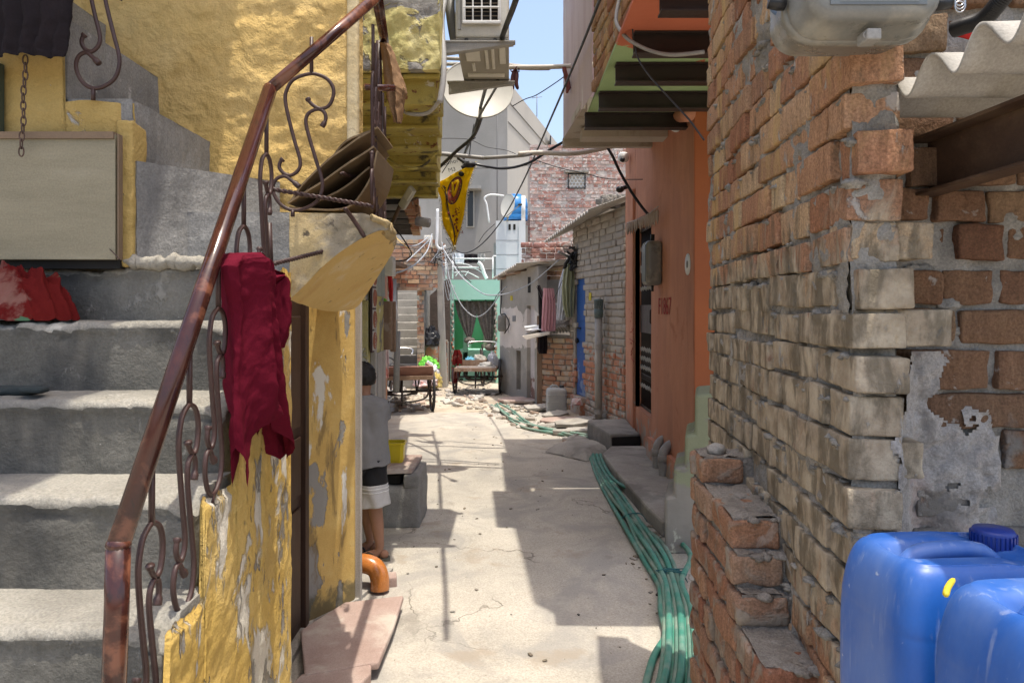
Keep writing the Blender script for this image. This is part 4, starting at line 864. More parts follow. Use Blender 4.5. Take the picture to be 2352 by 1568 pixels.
# ================================================================ near brick wall on the right
bw=thing('brick_wall','rough clay brick wall end with a raking stepped buttress, close on the right','wall',(.75,2.1,0))
A=V(.675,1.43,0); B=V(.805,2.92,0); U=(B-A).normalized(); Nn=V(-U.y,U.x,0); L=(B-A).length
mb=MB(); rr=random.Random(5); offs=[rr.uniform(-.028,.016) for _ in range(60)]
bricks(mb,A+V(0,0,-.02),U,Nn,L,3.25,bh=.077,m=.011,dep=.105,seed=21,hp=.45,amp=.0045,nn=(9,3,4),r=.0045,prot=.006,course=lambda k: offs[k],sag=.014,c0=-.03,jit=1.5,deep=.07)
mb.build('pier',M['brick'],bw)
mb=MB()
def f_m(s,t):
    p=A+U*lerp(.012,L,s)-Nn*.0145+UP*lerp(0,3.2,t); return p+Nn*(.013*fbm(p,26,1)+.019*fbm(p,4.5,4))
mb.grid(f_m,110,240)
def f_m2(s,t):
    p=A+U*.012-Nn*lerp(.010,.098,s)+UP*lerp(0,3.2,t); return p-U*(.014*fbm(p,22,1)+.010*fbm(p,7,3)+.002)
mb.grid(f_m2,14,260); mb.add([A-Nn*.1+U*.014,B-Nn*.1,B-Nn*.1+UP*3.2,A-Nn*.1+U*.014+UP*3.2],[(0,1,2,3)])
rd=random.Random(8)
for k in range(420):   # mortar squeezed out of the joints
    s=rd.random()**1.3; z=.04+round(rd.uniform(0,3.1)/.088)*.088+rd.uniform(-.006,.008); p=A+U*(s*L)+UP*z
    mb.ball(p-Nn*.012,rd.uniform(.005,.015),6,sc=(1.6,1.6,.7),amp=.7,ns=9,seed=k)
mb.build('mortar',M['mortar'],bw)
fy=[2.26,1.90,1.865,1.82,1.62,1.53,1.46,1.40,1.34,1.28,1.24,1.21]; 
def rake(y):
    z=1.0
    for k,v in enumerate(fy):
        if y<v-.005: z=.99-.0875*(k+1)
    return z
C=V(.551,1.2,0); D=V(.607,2.42,0); U2=(D-C).normalized(); N2=V(-U2.y,U2.x,0); L2=(D-C).length
mb=MB(); z=.99
rb=random.Random(4)
for k in range(12):
    zt=1.075-.0875*k; y0=fy[k]; x0=(y0-C.y)/U2.y; x=x0
    while x<L2-.02:
        w=.225 if rb.random()>.35 else .11; w=min(w,L2-x)
        c=C+U2*(x+w/2)+UP*(zt-.038)+N2*(rb.uniform(-.006,.006)-.066)
        Mx=basis(U2,N2,UP)@Euler((rb.uniform(-.03,.03),rb.uniform(-.04,.04),rb.uniform(-.04,.04))).to_matrix()
        mb.rbox(c,(w/2-.003,.066,.0385),.010,Mx,mat=0,amp=.010,sc=18,seed=k*7+int(x*50),nn=(4,3,2)); x+=w+.008
mb.build('buttress',M['brick_stepped'],bw)
mb=MB()
for k in range(12):
    y0=fy[k]+.012; zt=1.075-.0875*k-.006; p0=C+U2*((y0-C.y)/U2.y)
    def f_b(s,t,p0=p0,zt=zt):
        q=p0.lerp(V(D.x,D.y,0),s)-N2*lerp(.010,.17,t)+UP*(zt+.012); return q+UP*(.012*fbm(q,22,k))
    mb.grid(f_b,18,8)
    q=[p0-N2*.012,p0-N2*.17]; mb.add([q[0]+UP*(zt+.01),q[1]+UP*(zt+.01),q[1]+UP*(zt-.09),q[0]+UP*(zt-.09)],[(0,1,2,3)],0,True)
    mb.add([p0-N2*.012+UP*zt,V(D.x,D.y,zt)-N2*.012,V(D.x,D.y,zt-.09)-N2*.012,p0-N2*.012+UP*(zt-.09)],[(0,1,2,3)],0,True)
rd=random.Random(2)
for k in range(80):
    i=rd.randint(0,6); y=rd.uniform(fy[i+1] if i<6 else 1.4,fy[i]+.08); p=C+U2*((y-C.y)/U2.y)-N2*rd.uniform(.05,.14)+UP*(1.075-.0875*(i+ (1 if y<fy[i] else 0))+.0)
    mb.ball(p,rd.uniform(.006,.018),5,sc=(1.4,1.4,.7),amp=.5,ns=9,seed=k)
mb.build('buttress_mortar',surf('dusty_mortar',[(.17,.15,.13),(.26,.235,.205),(.33,.305,.27)],10,.95,.9,45,.01,coarse=1.2,cscale=30,grain=.22),bw)
o=MB().ball(G(1648,1100)*0+P(1648,1046,2.33)+V(0,0,.020),.024,8,sc=(1.2,1,.85),amp=.35,ns=7,seed=3).build('loose_stone',M['slab_grey'],at=P(1648,1050,2.33)); tag(o,'grey stone chip lying on top of the brick buttress','stone')
# mortar lumps sitting in the upper courses
# ================================================================ recessed brick wall facing the lane
rw=thing('recessed_brick_wall','dusty brick wall with grey plaster smears behind the blue jerrycans','wall',(1.4,1.56,0))
mb=MB(); bricks(mb,(.765,1.555,-.01),(1,0,0),(0,-1,0),1.6,2.9,bh=.078,m=.0145,dep=.11,seed=33,hp=.6,amp=.008,nn=(7,2,4),r=.006,prot=.010,sag=.008,jit=1.8,deep=.12); mb.build('brickwork',M['brick_back'],rw)
mb=MB()
def f_r(s,t):
    p=V(lerp(.74,2.4,s),1.570,lerp(0,2.9,t)); k=max(0,min(1,(1.22-p.z)/.35))*max(0,min(1,(1.16-p.x)/.25))
    p.y-=.010*fbm(p,20,1)+.006*fbm(p,7,3)+.022*k*(.6+fbm(p,6,5)); return p
mb.grid(f_r,110,200); mb.build('mortar',M['mortar'],rw)
mb=MB()
for (u,v,r_) in ((2090,530,.03),(2230,455,.028),(2180,700,.03),(2105,620,.03),(2190,760,.024)): mb.ball(P(u,v,1.57),r_*.7,9,sc=(1.4,.5,.6),amp=.6,ns=7,seed=int(u))
mb.build('mortar_lump',M['mortar'],rw)
# grey plaster smeared over the lower corner, ragged edge
def f_sm(s,t):
    x=lerp(.685,1.06,s); z=lerp(.70,1.46,t); y=1.405 if x<.775 else lerp(1.41,1.535,min(1,(x-.775)/.10)); p=V(x,y,z); p.y+=.020*fbm(p,9,2)+.010*fbm(p,26,4)+.012; return p
def k_sm(s,t):
    x=lerp(.685,1.06,s); z=lerp(.70,1.46,t); e=.30-abs(s-.52)*.62+ (.18 if t<.55 else -.30*(t-.55)*2.2) + .55*fbm((x,0,z),7,3)*.5; return e>0
mb=MB().grid(f_sm,90,120,keep=k_sm); mb.build('plaster_smear',M['wall_smear'],rw)
mb=MB(); 
for (x,z,w,d) in ((.785,1.513,.10,1.428),(.76,1.245,.075,1.436),(.77,1.69,.083,1.437),(.765,.98,.08,1.43)): mb.rbox((x,d+.05,z),(w,.05,.037),.005,rotz(.02),amp=.005,sc=16,nn=(8,3,4),seed=int(x*100))
mb.build('bond_brick',M['brick'],rw)
# ledge the jerrycans stand on
lg=thing('brick_ledge','low brick ledge below the blue jerrycans','ledge',(1.0,1.2,0)); mb=MB(); mb.box((.70,.75,0),(1.9,1.5,.735)); mb.build('ledge_core',M['mortar'],lg)
mb=MB(); bricks(mb,(.72,.745,0),(1,0,0),(0,-1,0),1.2,.74,seed=3,simple=True,dep=.06); mb.build('ledge_bricks',M['brick_back'],lg)
# ================================================================ blue jerrycans
def jerrycan(label,corner,ang,s=1.0):
    # corner: near left vertical edge at the base; long side runs to the right
    Rm=rotz(ang); hx,hy=.155*s,.118*s; c=Vector(corner)+Rm@V(hx,hy,0)
    t=thing('blue_jerrycan',label,'jerrycan',c); mb=MB(); n=72; e=6.5
    prof=[(0,.90),(.015,.96),(.05,1.0),(.20,1.0),(.276,.993),(.282,.978),(.288,.988),(.320,.955),(.345,.92),(.362,.88),(.375,.835),(.383,.785),(.387,.73)]
    def ring(ins,z):
        out=[]
        for i in range(n):
            a=2*math.pi*i/n; cx,cy=math.cos(a),math.sin(a); r=(abs(cx)**e+abs(cy)**e)**(-1/e); out.append(c+Rm@V(cx*r*(hx-ins),cy*r*(hy-ins),z*s))
        return out
    rings=[ring((1-k)*.13*s,z) for z,k in prof]
    sg=lambda v: 1/(1+math.exp(-max(-40,min(40,v))))
    for q in (.70,.64,.58,.50,.43,.36,.29,.22,.15,.08,.02):
        rr=[]
        for i in range(n):
            a=2*math.pi*i/n; cx,cy=math.cos(a),math.sin(a); r=(abs(cx)**e+abs(cy)**e)**(-1/e); x=cx*r*(hx-.02*s)*q/.80; y=cy*r*(hy-.02*s)*q/.80
            g=sg((.030*s-abs(y+.0*s))/.005)*sg((x+.105*s)/.006)*sg((.075*s-x)/.006)
            k=sg((x-.06*s)/.012)*.014
            rr.append(c+Rm@V(x,y,(.389-.034*g-k)*s))
        rings.append(rr)
    m=len(rings); mb.add([p for r_ in rings for p in r_],[(j*n+i,j*n+(i+1)%n,(j+1)*n+(i+1)%n,(j+1)*n+i) for j in range(m-1) for i in range(n)]+[tuple(range(n))[::-1],tuple(range((m-1)*n,m*n))],0,True)
    mb.build('body',M['blue_can'],t,sub=1)
    mb=MB().tube(catmull([c+Rm@V(x*s,.0,z*s) for x,z in ((-.085,.362),(-.06,.379),(0,.383),(.045,.378),(.07,.36))],6),[.016*s]*25,14); mb.build('handle',M['blue_can'],t)
    cc=c+Rm@V(.108*s,.045*s,.372*s); mb=MB().lathe([(.034,-.01),(.034,.026),(.031,.031),(.0,.032)],cc,UP,28,caps=False)
    for i in range(28):
        a=2*math.pi*i/28; mb.obox(cc+V(.0345*math.cos(a),.0345*math.sin(a),.010),(.002,.0018,.014),rotz(a))
    mb.build('cap',M['blue_dk'],t); return t
jc1=jerrycan('scuffed blue jerrycan standing against the brick pier, its blue cap showing at the right',V(.605,1.075,.760),R(5))
jc2=jerrycan('nearer blue jerrycan with a yellow paint streak on its shoulder',V(.618,.815,.775),R(4))
MB().tube(catmull([P(2172,1368,.935),P(2177,1348,.950),P(2192,1328,.963)],5),[.002,.004,.0045,.0045,.0045,.0045,.0045,.0045,.004,.003,.001],6).build('paint_streak',M['yellow_mark'],jc2)
# ================================================================ electric meter box, asbestos sheet, beam
mt=thing('electric_meter_box','grimy transparent electric meter box with a grey face plate mounted high on the brick pier','meter',(.64,1.30,2.1))
def rrect(cx,cz,hx,hz,r,n=7):
    out=[]
    for (sx,sz,a0) in ((1,-1,-90),(1,1,0),(-1,1,90),(-1,-1,180)):
        for k in range(n+1):
            a=R(a0+90*k/n); out.append((cx+sx*(hx-r)+r*math.cos(a),cz+sz*(hz-r)+r*math.sin(a)))
    return out
def shell(y_profile,cx,cz,hx,hz,r):
    mb=MB(); vs=[]; n=None
    for (y,ins) in y_profile:
        q=rrect(cx,cz,hx-ins,hz-ins,max(.005,r-ins)); n=len(q); vs+=[V(x,y,z) for x,z in q]
    m=len(y_profile); mb.add(vs,[(j*n+i,j*n+(i+1)%n,(j+1)*n+(i+1)%n,(j+1)*n+i) for j in range(m-1) for i in range(n)]+[tuple(range((m-1)*n,m*n))],0,True); return mb
CX,CZ=.640,2.195
shell([(1.42,.012),(1.34,.004),(1.335,0),(1.325,0),(1.318,.003),(1.316,.012)],CX,CZ,.137,.152,.062).build('base',M['meter_body'],mt)
shell([(1.316,.004),(1.305,.004),(1.300,.010),(1.262,.016),(1.250,.022),(1.246,.032),(1.2455,.05)],CX,CZ,.135,.152,.062).build('cover',M['meter_body'],mt)
f_=MB().box((CX-.083,1.2435,CZ-.112),(CX+.087,1.2452,CZ+.15)).build('face_plate',M['meter_face'],mt,bevel=.006)
mb=MB(); rd=random.Random(4)
for r_,(z) in enumerate((2.133,2.124,2.115,2.106,2.097)):
    x=CX-.06
    while x<CX+.045:
        w=rd.uniform(.004,.014); mb.box((x,1.2425,z),(min(x+w,CX+.06),1.2432,z+.0035)); x+=w+.0025
mb.box((CX-.066,1.2426,2.089),(CX+.072,1.2431,2.090)); mb.build('fine_print',M['meter_ink'],f_)
text_mesh('POWER CO.   DELHI','lettering',frame(V(CX+.005,1.2424,2.150),(1,0,0),(0,0,1)),M['meter_ink'],f_,.0135,.0002)
mb=MB().rbox((CX+.0,1.275,2.037),(.013,.02,.010),.003); mb.tube([V(CX-.012+.004*math.cos(a),1.262,2.037+.005*math.sin(a)) for a in [i*.57 for i in range(11)]],.0014,5,closed=True); mb.build('seal_clip',M['grey_metal'],mt)
for sx in (-1,1): MB().lathe([(.010,0),(.012,.012),(.012,.03)],V(CX+sx*.137,1.31,2.11),V(sx,0,.2),10).build('gland',M['black'],mt)
wire('meter_cable',[P(1770,-25,1.42),P(1776,15,1.40),P(1800,34,1.36),P(1832,42,1.32)],.0085,plain('blue_white_cable',(.10,.16,.26),.5),'curved dark blue cable entering the left of the meter box','cable')
o=wire('flexible_conduit',[P(2340,-40,1.30),P(2300,0,1.32),P(2262,42,1.36),P(2215,60,1.40),P(2190,68,1.42)],.013,M['cable_g'],'black ribbed flexible conduit beside the meter box','conduit')
mb=MB(); c=catmull([P(2340,-40,1.30),P(2300,0,1.32),P(2262,42,1.36),P(2215,60,1.40),P(2190,68,1.42)],12)
for i in range(0,len(c)-1):
    d=(c[i+1]-c[i]).normalized(); mb.lathe([(.0135,-.0022),(.0165,0),(.0135,.0022)],c[i],d,12,caps=False)
mb.build('rib',M['black'],o)
o=MB().tube(catmull([P(2205,20,1.35)+V(.01*math.cos(a*2),0,.012*math.sin(a*2)+.002*a) for a in [k*.4 for k in range(24)]],3),.0018,5).build('wire_tie',M['chrome'],at=P(2205,20,1.35)); tag(o,'loop of pale tie wire around the flexible conduit','wire')
o=MB().ball(P(2240,70,1.5),.02,8,sc=(2.5,.5,.9),amp=.3,seed=2).build('red_cloth_scrap',M['red_cloth'],at=P(2240,70,1.5)); tag(o,'scrap of red cloth stuffed behind the asbestos sheet','cloth')
as_=MB()
def f_as(s,t):
    y=lerp(1.549,.98,s); x=lerp(.778,1.75,t); z=1.997+.028*math.cos(2*math.pi*(y-1.467)/.143); return V(x+.008*fn((y*9,t,2)),y,z+.002*fbm((x,y,z),9,1))
as_.grid(f_as,90,30)
tag(as_.build('asbestos_sheet',M['asbestos'],at=V(.8,1.5,2.0),solid=.0065),'grey corrugated asbestos roofing sheet jutting out beside the meter box','roof sheet')
bm_=MB(); a=P(2082,405,1.64); b=P(2400,300,1.30); b=a+(b-a)*1.9; d=(b-a).normalized(); y=V(-d.y,d.x,0)*-1; y=UP.cross(d); z_=d.cross(y)
hh=(b-a).length/2; c_=(a+b)/2; Mx=basis(d,y,z_)
bm_.obox(c_,(hh,.004,.060),Mx); bm_.obox(c_+z_*.060+y*-.02,(hh+.001,.027,.004),Mx); bm_.obox(c_-z_*.060+y*-.02,(hh+.001,.027,.004),Mx)
tag(bm_.build('steel_beam',M['beam_rust'],at=a,bevel=.002),'dark rusty steel channel running into the brick wall under the asbestos sheet','beam')
MB()
# ================================================================ orange house
oh=thing('orange_house','orange plastered house with a barred black gate under a beamed balcony','house',(1.4,7,0))
OX=1.38
def panel(name,x,y0,y1,z0,z1,mat,par,th=.2,amp=.003):
    mb=MB()
    def f(s,t):
        p=V(x,lerp(y0,y1,s),lerp(z0,z1,t)); p.x-=amp*fbm(p,3,1)+amp*.5*fbm(p,13,4); return p
    mb.grid(f,30,40); a=[V(x,y0,z0),V(x,y1,z0),V(x,y1,z1),V(x,y0,z1)]; b=[p+V(th,0,0) for p in a]
    for k in range(4): mb.add([a[k],a[(k+1)%4],b[(k+1)%4],b[k]],[(0,1,2,3)])
    return mb.build(name,mat,par)
panel('wall',OX,5.40,7.05,0,3.7,M['orange'],oh)
panel('wall',OX,7.96,8.64,0,3.7,M['orange'],oh)
panel('wall',OX+.001,7.05,7.96,2.46,3.7,M['orange'],oh)
panel('door_sill',OX-.0,7.05,7.96,0,.47,M['orange'],oh,th=.3)
mb=MB().box((OX+.2,5.36,0),(3.4,8.7,3.7)); mb.build('body',M['orange_dk'],oh)
mb=MB().box((OX+.003,5.385,0),(OX+.21,5.402,3.7)); mb.build('pier_face',M['orange_dk'],oh)
MB().box((OX+.12,7.04,.40),(OX+.21,7.97,2.5)).build('doorway_shade',M['painted_shade'],oh)  # near-black panel stands in for the shade behind the gate
panel('pier',OX-.03,7.96,8.12,.2,2.9,M['orange'],oh,th=.08)
panel('plinth',OX-.05,5.42,7.02,0,.30,M['orange'],oh,th=.06,amp=.012)
MB().prism([V(OX-.05,8.12,2.46),V(OX-.05,8.12,2.50),V(OX-.05,7.0,2.50),V(OX-.05,7.0,2.46)],(.06,0,0)).build('door_lintel',M['orange'],oh)
gt=MB(); gx_=OX+.07
for k in range(17):
    yy=7.08+k*.0535; gt.tube([V(gx_,yy,.49),V(gx_,yy,2.44)],.010,6)
for z in (.49,.93,2.42): gt.box((gx_-.012,7.05,z-.015),(gx_+.012,7.96,z+.015))
gt.build('gate_bars',M['gate'],oh)
g=[o for o in COL.objects if o.name=='gate_bars'][0]
mb=MB()
for z in (.72,.92,1.02,1.12,1.78,1.98,2.02,2.22):
    for k in range(17): mb.ball(V(gx_-.012,7.08+k*.0535,z+.004*((k*7)%5-2)),.0095,5,sc=(.7,.75,2.6))
mb.build('bead',M['gate_white'],g)
mb=MB()
for z in (.82,.97,1.07,1.88,2.0,2.12):
    for k in range(16): mb.tube([V(gx_-.008,7.107+k*.0535+math.cos(a)*.02,z+math.sin(a)*.03) for a in [i*.785 for i in range(8)]],.0045,5,closed=True)
mb.build('ring',M['gate'],g)
MB().box((gx_-.016,7.05,1.30),(gx_-.010,7.96,1.60)).build('lock_plate',M['gate_plate'],g)
MB().tube([V(gx_-.03,7.2,1.40),V(gx_-.05,7.2,1.42),V(gx_-.05,7.2,1.54),V(gx_-.03,7.2,1.56)],.008,6).build('handle',M['gate'],g)
def onX(u,v,x):
    Y=x*F/(u-CU); return P(u,v,Y)
tm=text_mesh('F1867','red_lettering',frame(onX(1526,705,OX-.006),(0,-1,.0),(0,0,1)),M['red_paint'],oh,.22,.0006)
mb=MB(); rd=random.Random(6)
for k in range(9): mb.ball(onX(1450+rd.uniform(-5,7),690+k*9+rd.uniform(-4,4),OX-.034),.010,5,sc=(.2,1,1.2))
for k in range(7): mb.tube([onX(1448+rd.uniform(-4,10),755+k*11,OX-.035),onX(1448+rd.uniform(-2,10),758+k*11+rd.uniform(-6,8),OX-.035)],.004,4)
mb.build('red_scribble',M['red_paint'],oh)
mb=MB().lathe([(.0,0),(.085,0),(.085,.004),(.0,.005)],onX(1580,607,OX-.002),V(-1,0,0),20,caps=False); mb.build('round_sticker',M['white_paint'],oh)
mb=MB().lathe([(.0,.005),(.03,.006),(.03,.0075),(.0,.0075)],onX(1580,607,OX-.002),V(-1,0,0),12,caps=False); mb.build('sticker_emblem',M['cable_g'],oh)
mb=MB().tube(catmull([onX(1470,300,OX-.05),onX(1500,290,OX-.06),onX(1548,268,OX-.05),onX(1580,262,OX-.05)],5),.06,14); mb.tube([onX(1470,300,OX-.05),onX(1462,285,OX-.03),onX(1462,262,OX+.05)],.065,14); mb.build('drain_pipe',M['orange'],oh)
for (u0,u1,v0,v1) in ((1437,1452,400,480),(1600,1624,470,600)): pass
mm=thing('wall_meter_box','clear plastic electric meter box on the orange wall above red painted numbers','meter',onX(1512,605,OX))
yc=onX(1516,605,OX).y; MB().rbox((OX-.075,yc+.0,onX(1516,605,OX).z),(.075,.12,.205),.035).build('body',M['meter_body'],mm); MB().rbox((OX-.150,yc,onX(1516,605,OX).z),(.004,.09,.17),.004).build('window',M['meter_face'],mm)
MB().tube([V(OX-.07,yc,onX(1516,605,OX).z+.2),V(OX-.07,yc,onX(1516,605,OX).z+.27)],.02,8).tube([V(OX-.07,yc,onX(1516,605,OX).z-.2),V(OX-.07,yc,onX(1516,605,OX).z-.26)],.012,8).build('gland',M['black'],mm)
cloth_tube('red_ribbon',[(560,1488,1496),(580,1484,1496),(610,1480,1495),(635,1479,1488),(648,1484,1489)],M['red_cloth'],onX(1488,600,OX).y-.02,.05,'red and gold ribbon cloth tied to the black gate','ribbon',folds=3,amp=.01,seed=3,nu=30,nv=16)
fr=MB(); fr.tube(catmull([onX(1440,512,OX-.07),onX(1480,498,OX-.07),onX(1512,474,OX-.07)],6),.006,5); rd=random.Random(9)
for k in range(16):
    u=1441+k*4.6; p=onX(u,511-(u-1441)*.45,OX-.07); fr.lathe([(.003,0),(.016,.03),(.013,.09),(.002,.13+rd.uniform(0,.03))],p,V(rd.uniform(-.1,.1),rd.uniform(-.1,.1),-1),6)
tag(fr.build('door_fringe',surf('toran_beads',[(.33,.27,.22),(.45,.38,.32)],20,.8,.1),at=onX(1478,500,OX-.07)),'row of pale hanging tassels over the black gate','door garland')
sc_=thing('security_camera','white dome security camera under the balcony corner of the orange house','camera',onX(1430,365,OX+.0)+V(-.1,0,0))
p=P(1432,365,8.3); MB().lathe([(.0,-.05),(.05,-.03),(.065,.0),(.065,.05),(.045,.07)],p,UP,14,caps=False).build('housing',M['white_paint'],sc_); MB().ball(p+V(-.02,-.05,-.02),.03,8).build('lens',M['black'],sc_)
p=P(1424,435,8.3); o=MB().ball(p,.05,8,sc=(1,1,.8)).tube([p+V(0,0,0),p+V(.1,.1,.05)],.025,8).build('floodlight',M['black'],at=p); tag(o,'small black floodlight on the orange house corner','lamp')
p=onX(1553,290,OX-.06); o=MB().lathe([(.0,-.03),(.04,-.03),(.05,.03),(.035,.06)],p,V(.5,.3,.8),12).build('wall_lamp',M['white_paint'],at=p); tag(o,'small white lamp holder under the balcony of the orange house','lamp')
# ---------------- overhanging brick and pink balcony storey
mb=MB(); q0=V(.725,3.04,3.1); q1=V(.575,5.08,3.1); q2=V(.505,7.0,3.1)
Ub=(q1-q0).normalized(); Nb=V(-Ub.y,Ub.x,0)
ob=thing('balcony_storey','overhanging upper storey with bare brick side, green soffit and pink corner above the orange house','upper storey',(1.0,5,3.1))
bricks(mb,q0,Ub,Nb,(q1-q0).length,1.25,seed=41,hp=.35,nn=(2,1,1),amp=.004,r=.01,prot=.008); mb.build('brick_side',M['brick'],ob)
mb=MB().prism([q0-Nb*.012,q1-Nb*.012,V(2.6,5.08,3.1),V(2.6,3.04,3.1)],(0,0,1.9)); mb.build('mortar',M['mortar'],ob)
MB().box((.60,3.05,3.075),(2.6,5.10,3.098)).build('soffit',M['soffit_green'],ob)
for k,yy in enumerate((3.38,3.93,4.42,5.0,5.62)):
    mb=MB(); zz=3.075 if yy<5.2 else 3.10; xl=lerp(.70,.585,(yy-3.04)/2.04)+.02; mb.box((xl,yy-.006,zz-.115),(2.6,yy+.006,zz)); mb.box((xl,yy-.045,zz-.123),(2.6,yy+.045,zz-.113)); mb.box((xl,yy-.045,zz-.010),(2.6,yy+.045,zz-.001)); mb.build('steel_joist',M['beam'],ob,bevel=.002)
MB().box((.60,5.10,3.098),(2.6,5.70,3.12)).build('soffit',M['soffit_green'],ob)
mb=MB()
pz=3.225
def f_pk(s,t):
    p=q1.lerp(q2,s)+UP*lerp(.0,1.9,t); p.z+=.125*s*(1-t); p.x-=.004*fbm(p,4,1); return p
mb.grid(f_pk,30,30); mb.add([V(q2.x,7.0,pz),V(2.6,7.0,pz),V(2.6,7.0,5),V(q2.x,7.0,5)],[(0,1,2,3)])
mb.build('pink_wall',M['pink'],ob)
mb=MB().prism([V(.545,5.72,3.16),V(2.6,5.72,3.16),V(2.6,7.0,3.225),V(.507,7.0,3.225)],(0,0,.06)); mb.box((.62,6.3,3.08),(2.4,6.5,3.16)); mb.box((.50,6.98,3.15),(2.4,7.06,3.235)); mb.build('cream_soffit',M['cream'],ob)
mb=MB().box((.60,5.66,3.10),(.74,5.75,3.24)); mb.build('slab_end',M['cream'],ob)
# unseen slabs added above the view, shaped to throw the stepped lane shadow
mb=MB().prism([V(.46,4.42,4.45),V(1.6,4.42,4.45),V(1.6,5.42,4.45),V(.40,5.42,4.45)],(0,0,.12)); mb.build('lane_shade_slab',M['cream'],ob)
mb=MB().prism([V(.66,6.2,5.2),V(2.6,6.2,5.2),V(2.6,7.75,5.2),V(.55,7.75,5.2)],(0,0,.15)); mb.build('overhead_slab',M['pink'],ob)  # unseen slab added for the far part of the lane shadow
# ---------------- plinth kerb, step block, cement apron
kb=MB(); kp=[(1.72,4.9),(1.02,4.82),(.985,5.2),(.93,6.3),(.90,7.1),(1.04,7.5),(1.72,7.5)]
kb.prism([V(x,y,0) for x,y in kp],(0,0,.12)); kb.wobble(.008,6,1); tag(kb.build('kerb',M['slab_grey'],bevel=.02),kind='structure')
sb=thing('door_step','rough concrete doorstep with a black painted front below the black gate','step',(1.1,8,0))
mb=MB(); 
def blk(zt,poly):
    return MB().prism([V(x,y,0) for x,y in poly],(0,0,zt))
o=blk(.235,[(1.045,7.53),(1.37,7.60),(1.37,8.60),(.89,8.45)]); o.wobble(.012,5,2); o.build('block',M['concrete_dk'],sb,bevel=.025)
MB().prism([V(1.055,7.505,.01),V(1.365,7.575,.01),V(1.365,7.575,.205),V(1.055,7.505,.20)],(-.004,.03,0)).build('painted_front',M['black_tile'],sb)
ap=MB(); 
def f_ap(s,t):
    a=G(1252,1040).lerp(G(1330,1006),t); b=G(1348,1062).lerp(G(1405,1040),t); p=a.lerp(b,s); e=min(s,1-s,t,1-t)*5; p.z=.012+.085*min(1,e)**.7+.01*fbm(p,9,1); p.x+=.03*fn((s*5,t*5,1)); return p
ap.grid(f_ap,30,24); tag(ap.build('cement_apron',M['slab_grey'],at=G(1330,1040)),'broken grey cement apron tilted up against the doorstep','cement slab')
pp=thing('waste_pipe','paired grey plastic waste pipes bent into the orange plinth','pipe',G(1515,1110)); 
for (u,v0,v1,Y,r_) in ((1508,1008,1124,6.45,.038),(1524,1022,1130,6.15,.041)):
    a=P(u,v1,Y); a.z=.1; b=P(u,v0+25,Y); mb=MB().tube(catmull([a,b-V(0,0,.12),b,b+V(.02,.03,.05),b+V(.07,.06,.085),b+V(.14,.09,.09),b+V(.34,.12,.09)],6),r_,16); mb.lathe([(r_,0),(r_+.008,.0),(r_+.008,.06),(r_,.06)],b-V(0,0,.05),UP,16,caps=False); mb.build('pipe',M['pvc_grey'],pp)
gw=thing('green_stepped_wall','low pale green plastered wall in two steps between the kerb and the brick wall','wall',(1.2,4.5,0))
def gp_(u,v,Y=4.5): p=P(u,v,Y); return V(p.x,Y,p.z)
gpoly=[gp_(1527,1290),gp_(1526,1142),gp_(1547,1138),gp_(1547,1074),gp_(1572,1071),gp_(1573,1000),gp_(1595,996),gp_(1596,906),gp_(1660,900),gp_(1680,1290)]
gpoly[0].z=0; gpoly[-1].z=0
mb=MB().prism(gpoly,(.135,.5,0)); mb.build('stepped_block',M['pale_green'],gw,bevel=.02)
# ================================================================ green hoses
hp=[G(1368,1056),G(1378,1085),G(1398,1120),G(1425,1160),G(1455,1205),G(1488,1255),G(1518,1305),G(1540,1360),G(1552,1420),G(1556,1490),G(1553,1568),V(.545,2.5,0),V(.42,1.6,0)]
rd=random.Random(12)
wd=[.05,.05,.065,.085,.10,.098,.088,.076,.074,.078,.082,.10,.14]
labels=['outermost green hose splitting away from the bundle towards the lane','green hose lying on top of the bundle beside the brick buttress','green hose on the lane side of the bundle','green hose in the middle of the bundle','green hose pressed against the kerb','lower green hose below the tied knot','green hose crossing over its neighbours before the knot','thin green hose nearest the brick buttress','green hose looping up against the kerb edge']
sw=[(rd.uniform(-1,1)) for _ in range(9)]
for k in range(9):
    s0=-1+2*k/8; pts=[]
    for i,p in enumerate(hp):
        q=Vector(p); tgt=s0
        if i in (3,4): tgt=s0*math.cos((i-3)*.7+.2*k) if k%3==1 else s0*.9+.12*sw[k]
        if i in (7,): tgt=s0*.8
        off=tgt*wd[i]; 
        if k==0 and i>=9: q=[G(1528,1470),G(1498,1530),V(.44,2.55,0),V(.25,1.9,0)][i-9]; off=0
        if k==8 and 3<=i<=6: off+=.09
        pts.append(q+V(off,0,.020+.016*(k%3)+(.02*abs(math.sin(i+k)) if 3<=i<=8 else .004)))
    c=catmull(pts,10); o=MB().tube(c,.0165-.002*(k%3==1),10).build('garden_hose',M['hose_dusty' if k%3==1 else 'hose'],at=pts[0]); tag(o,labels[k],'hose','green hoses along the kerb')
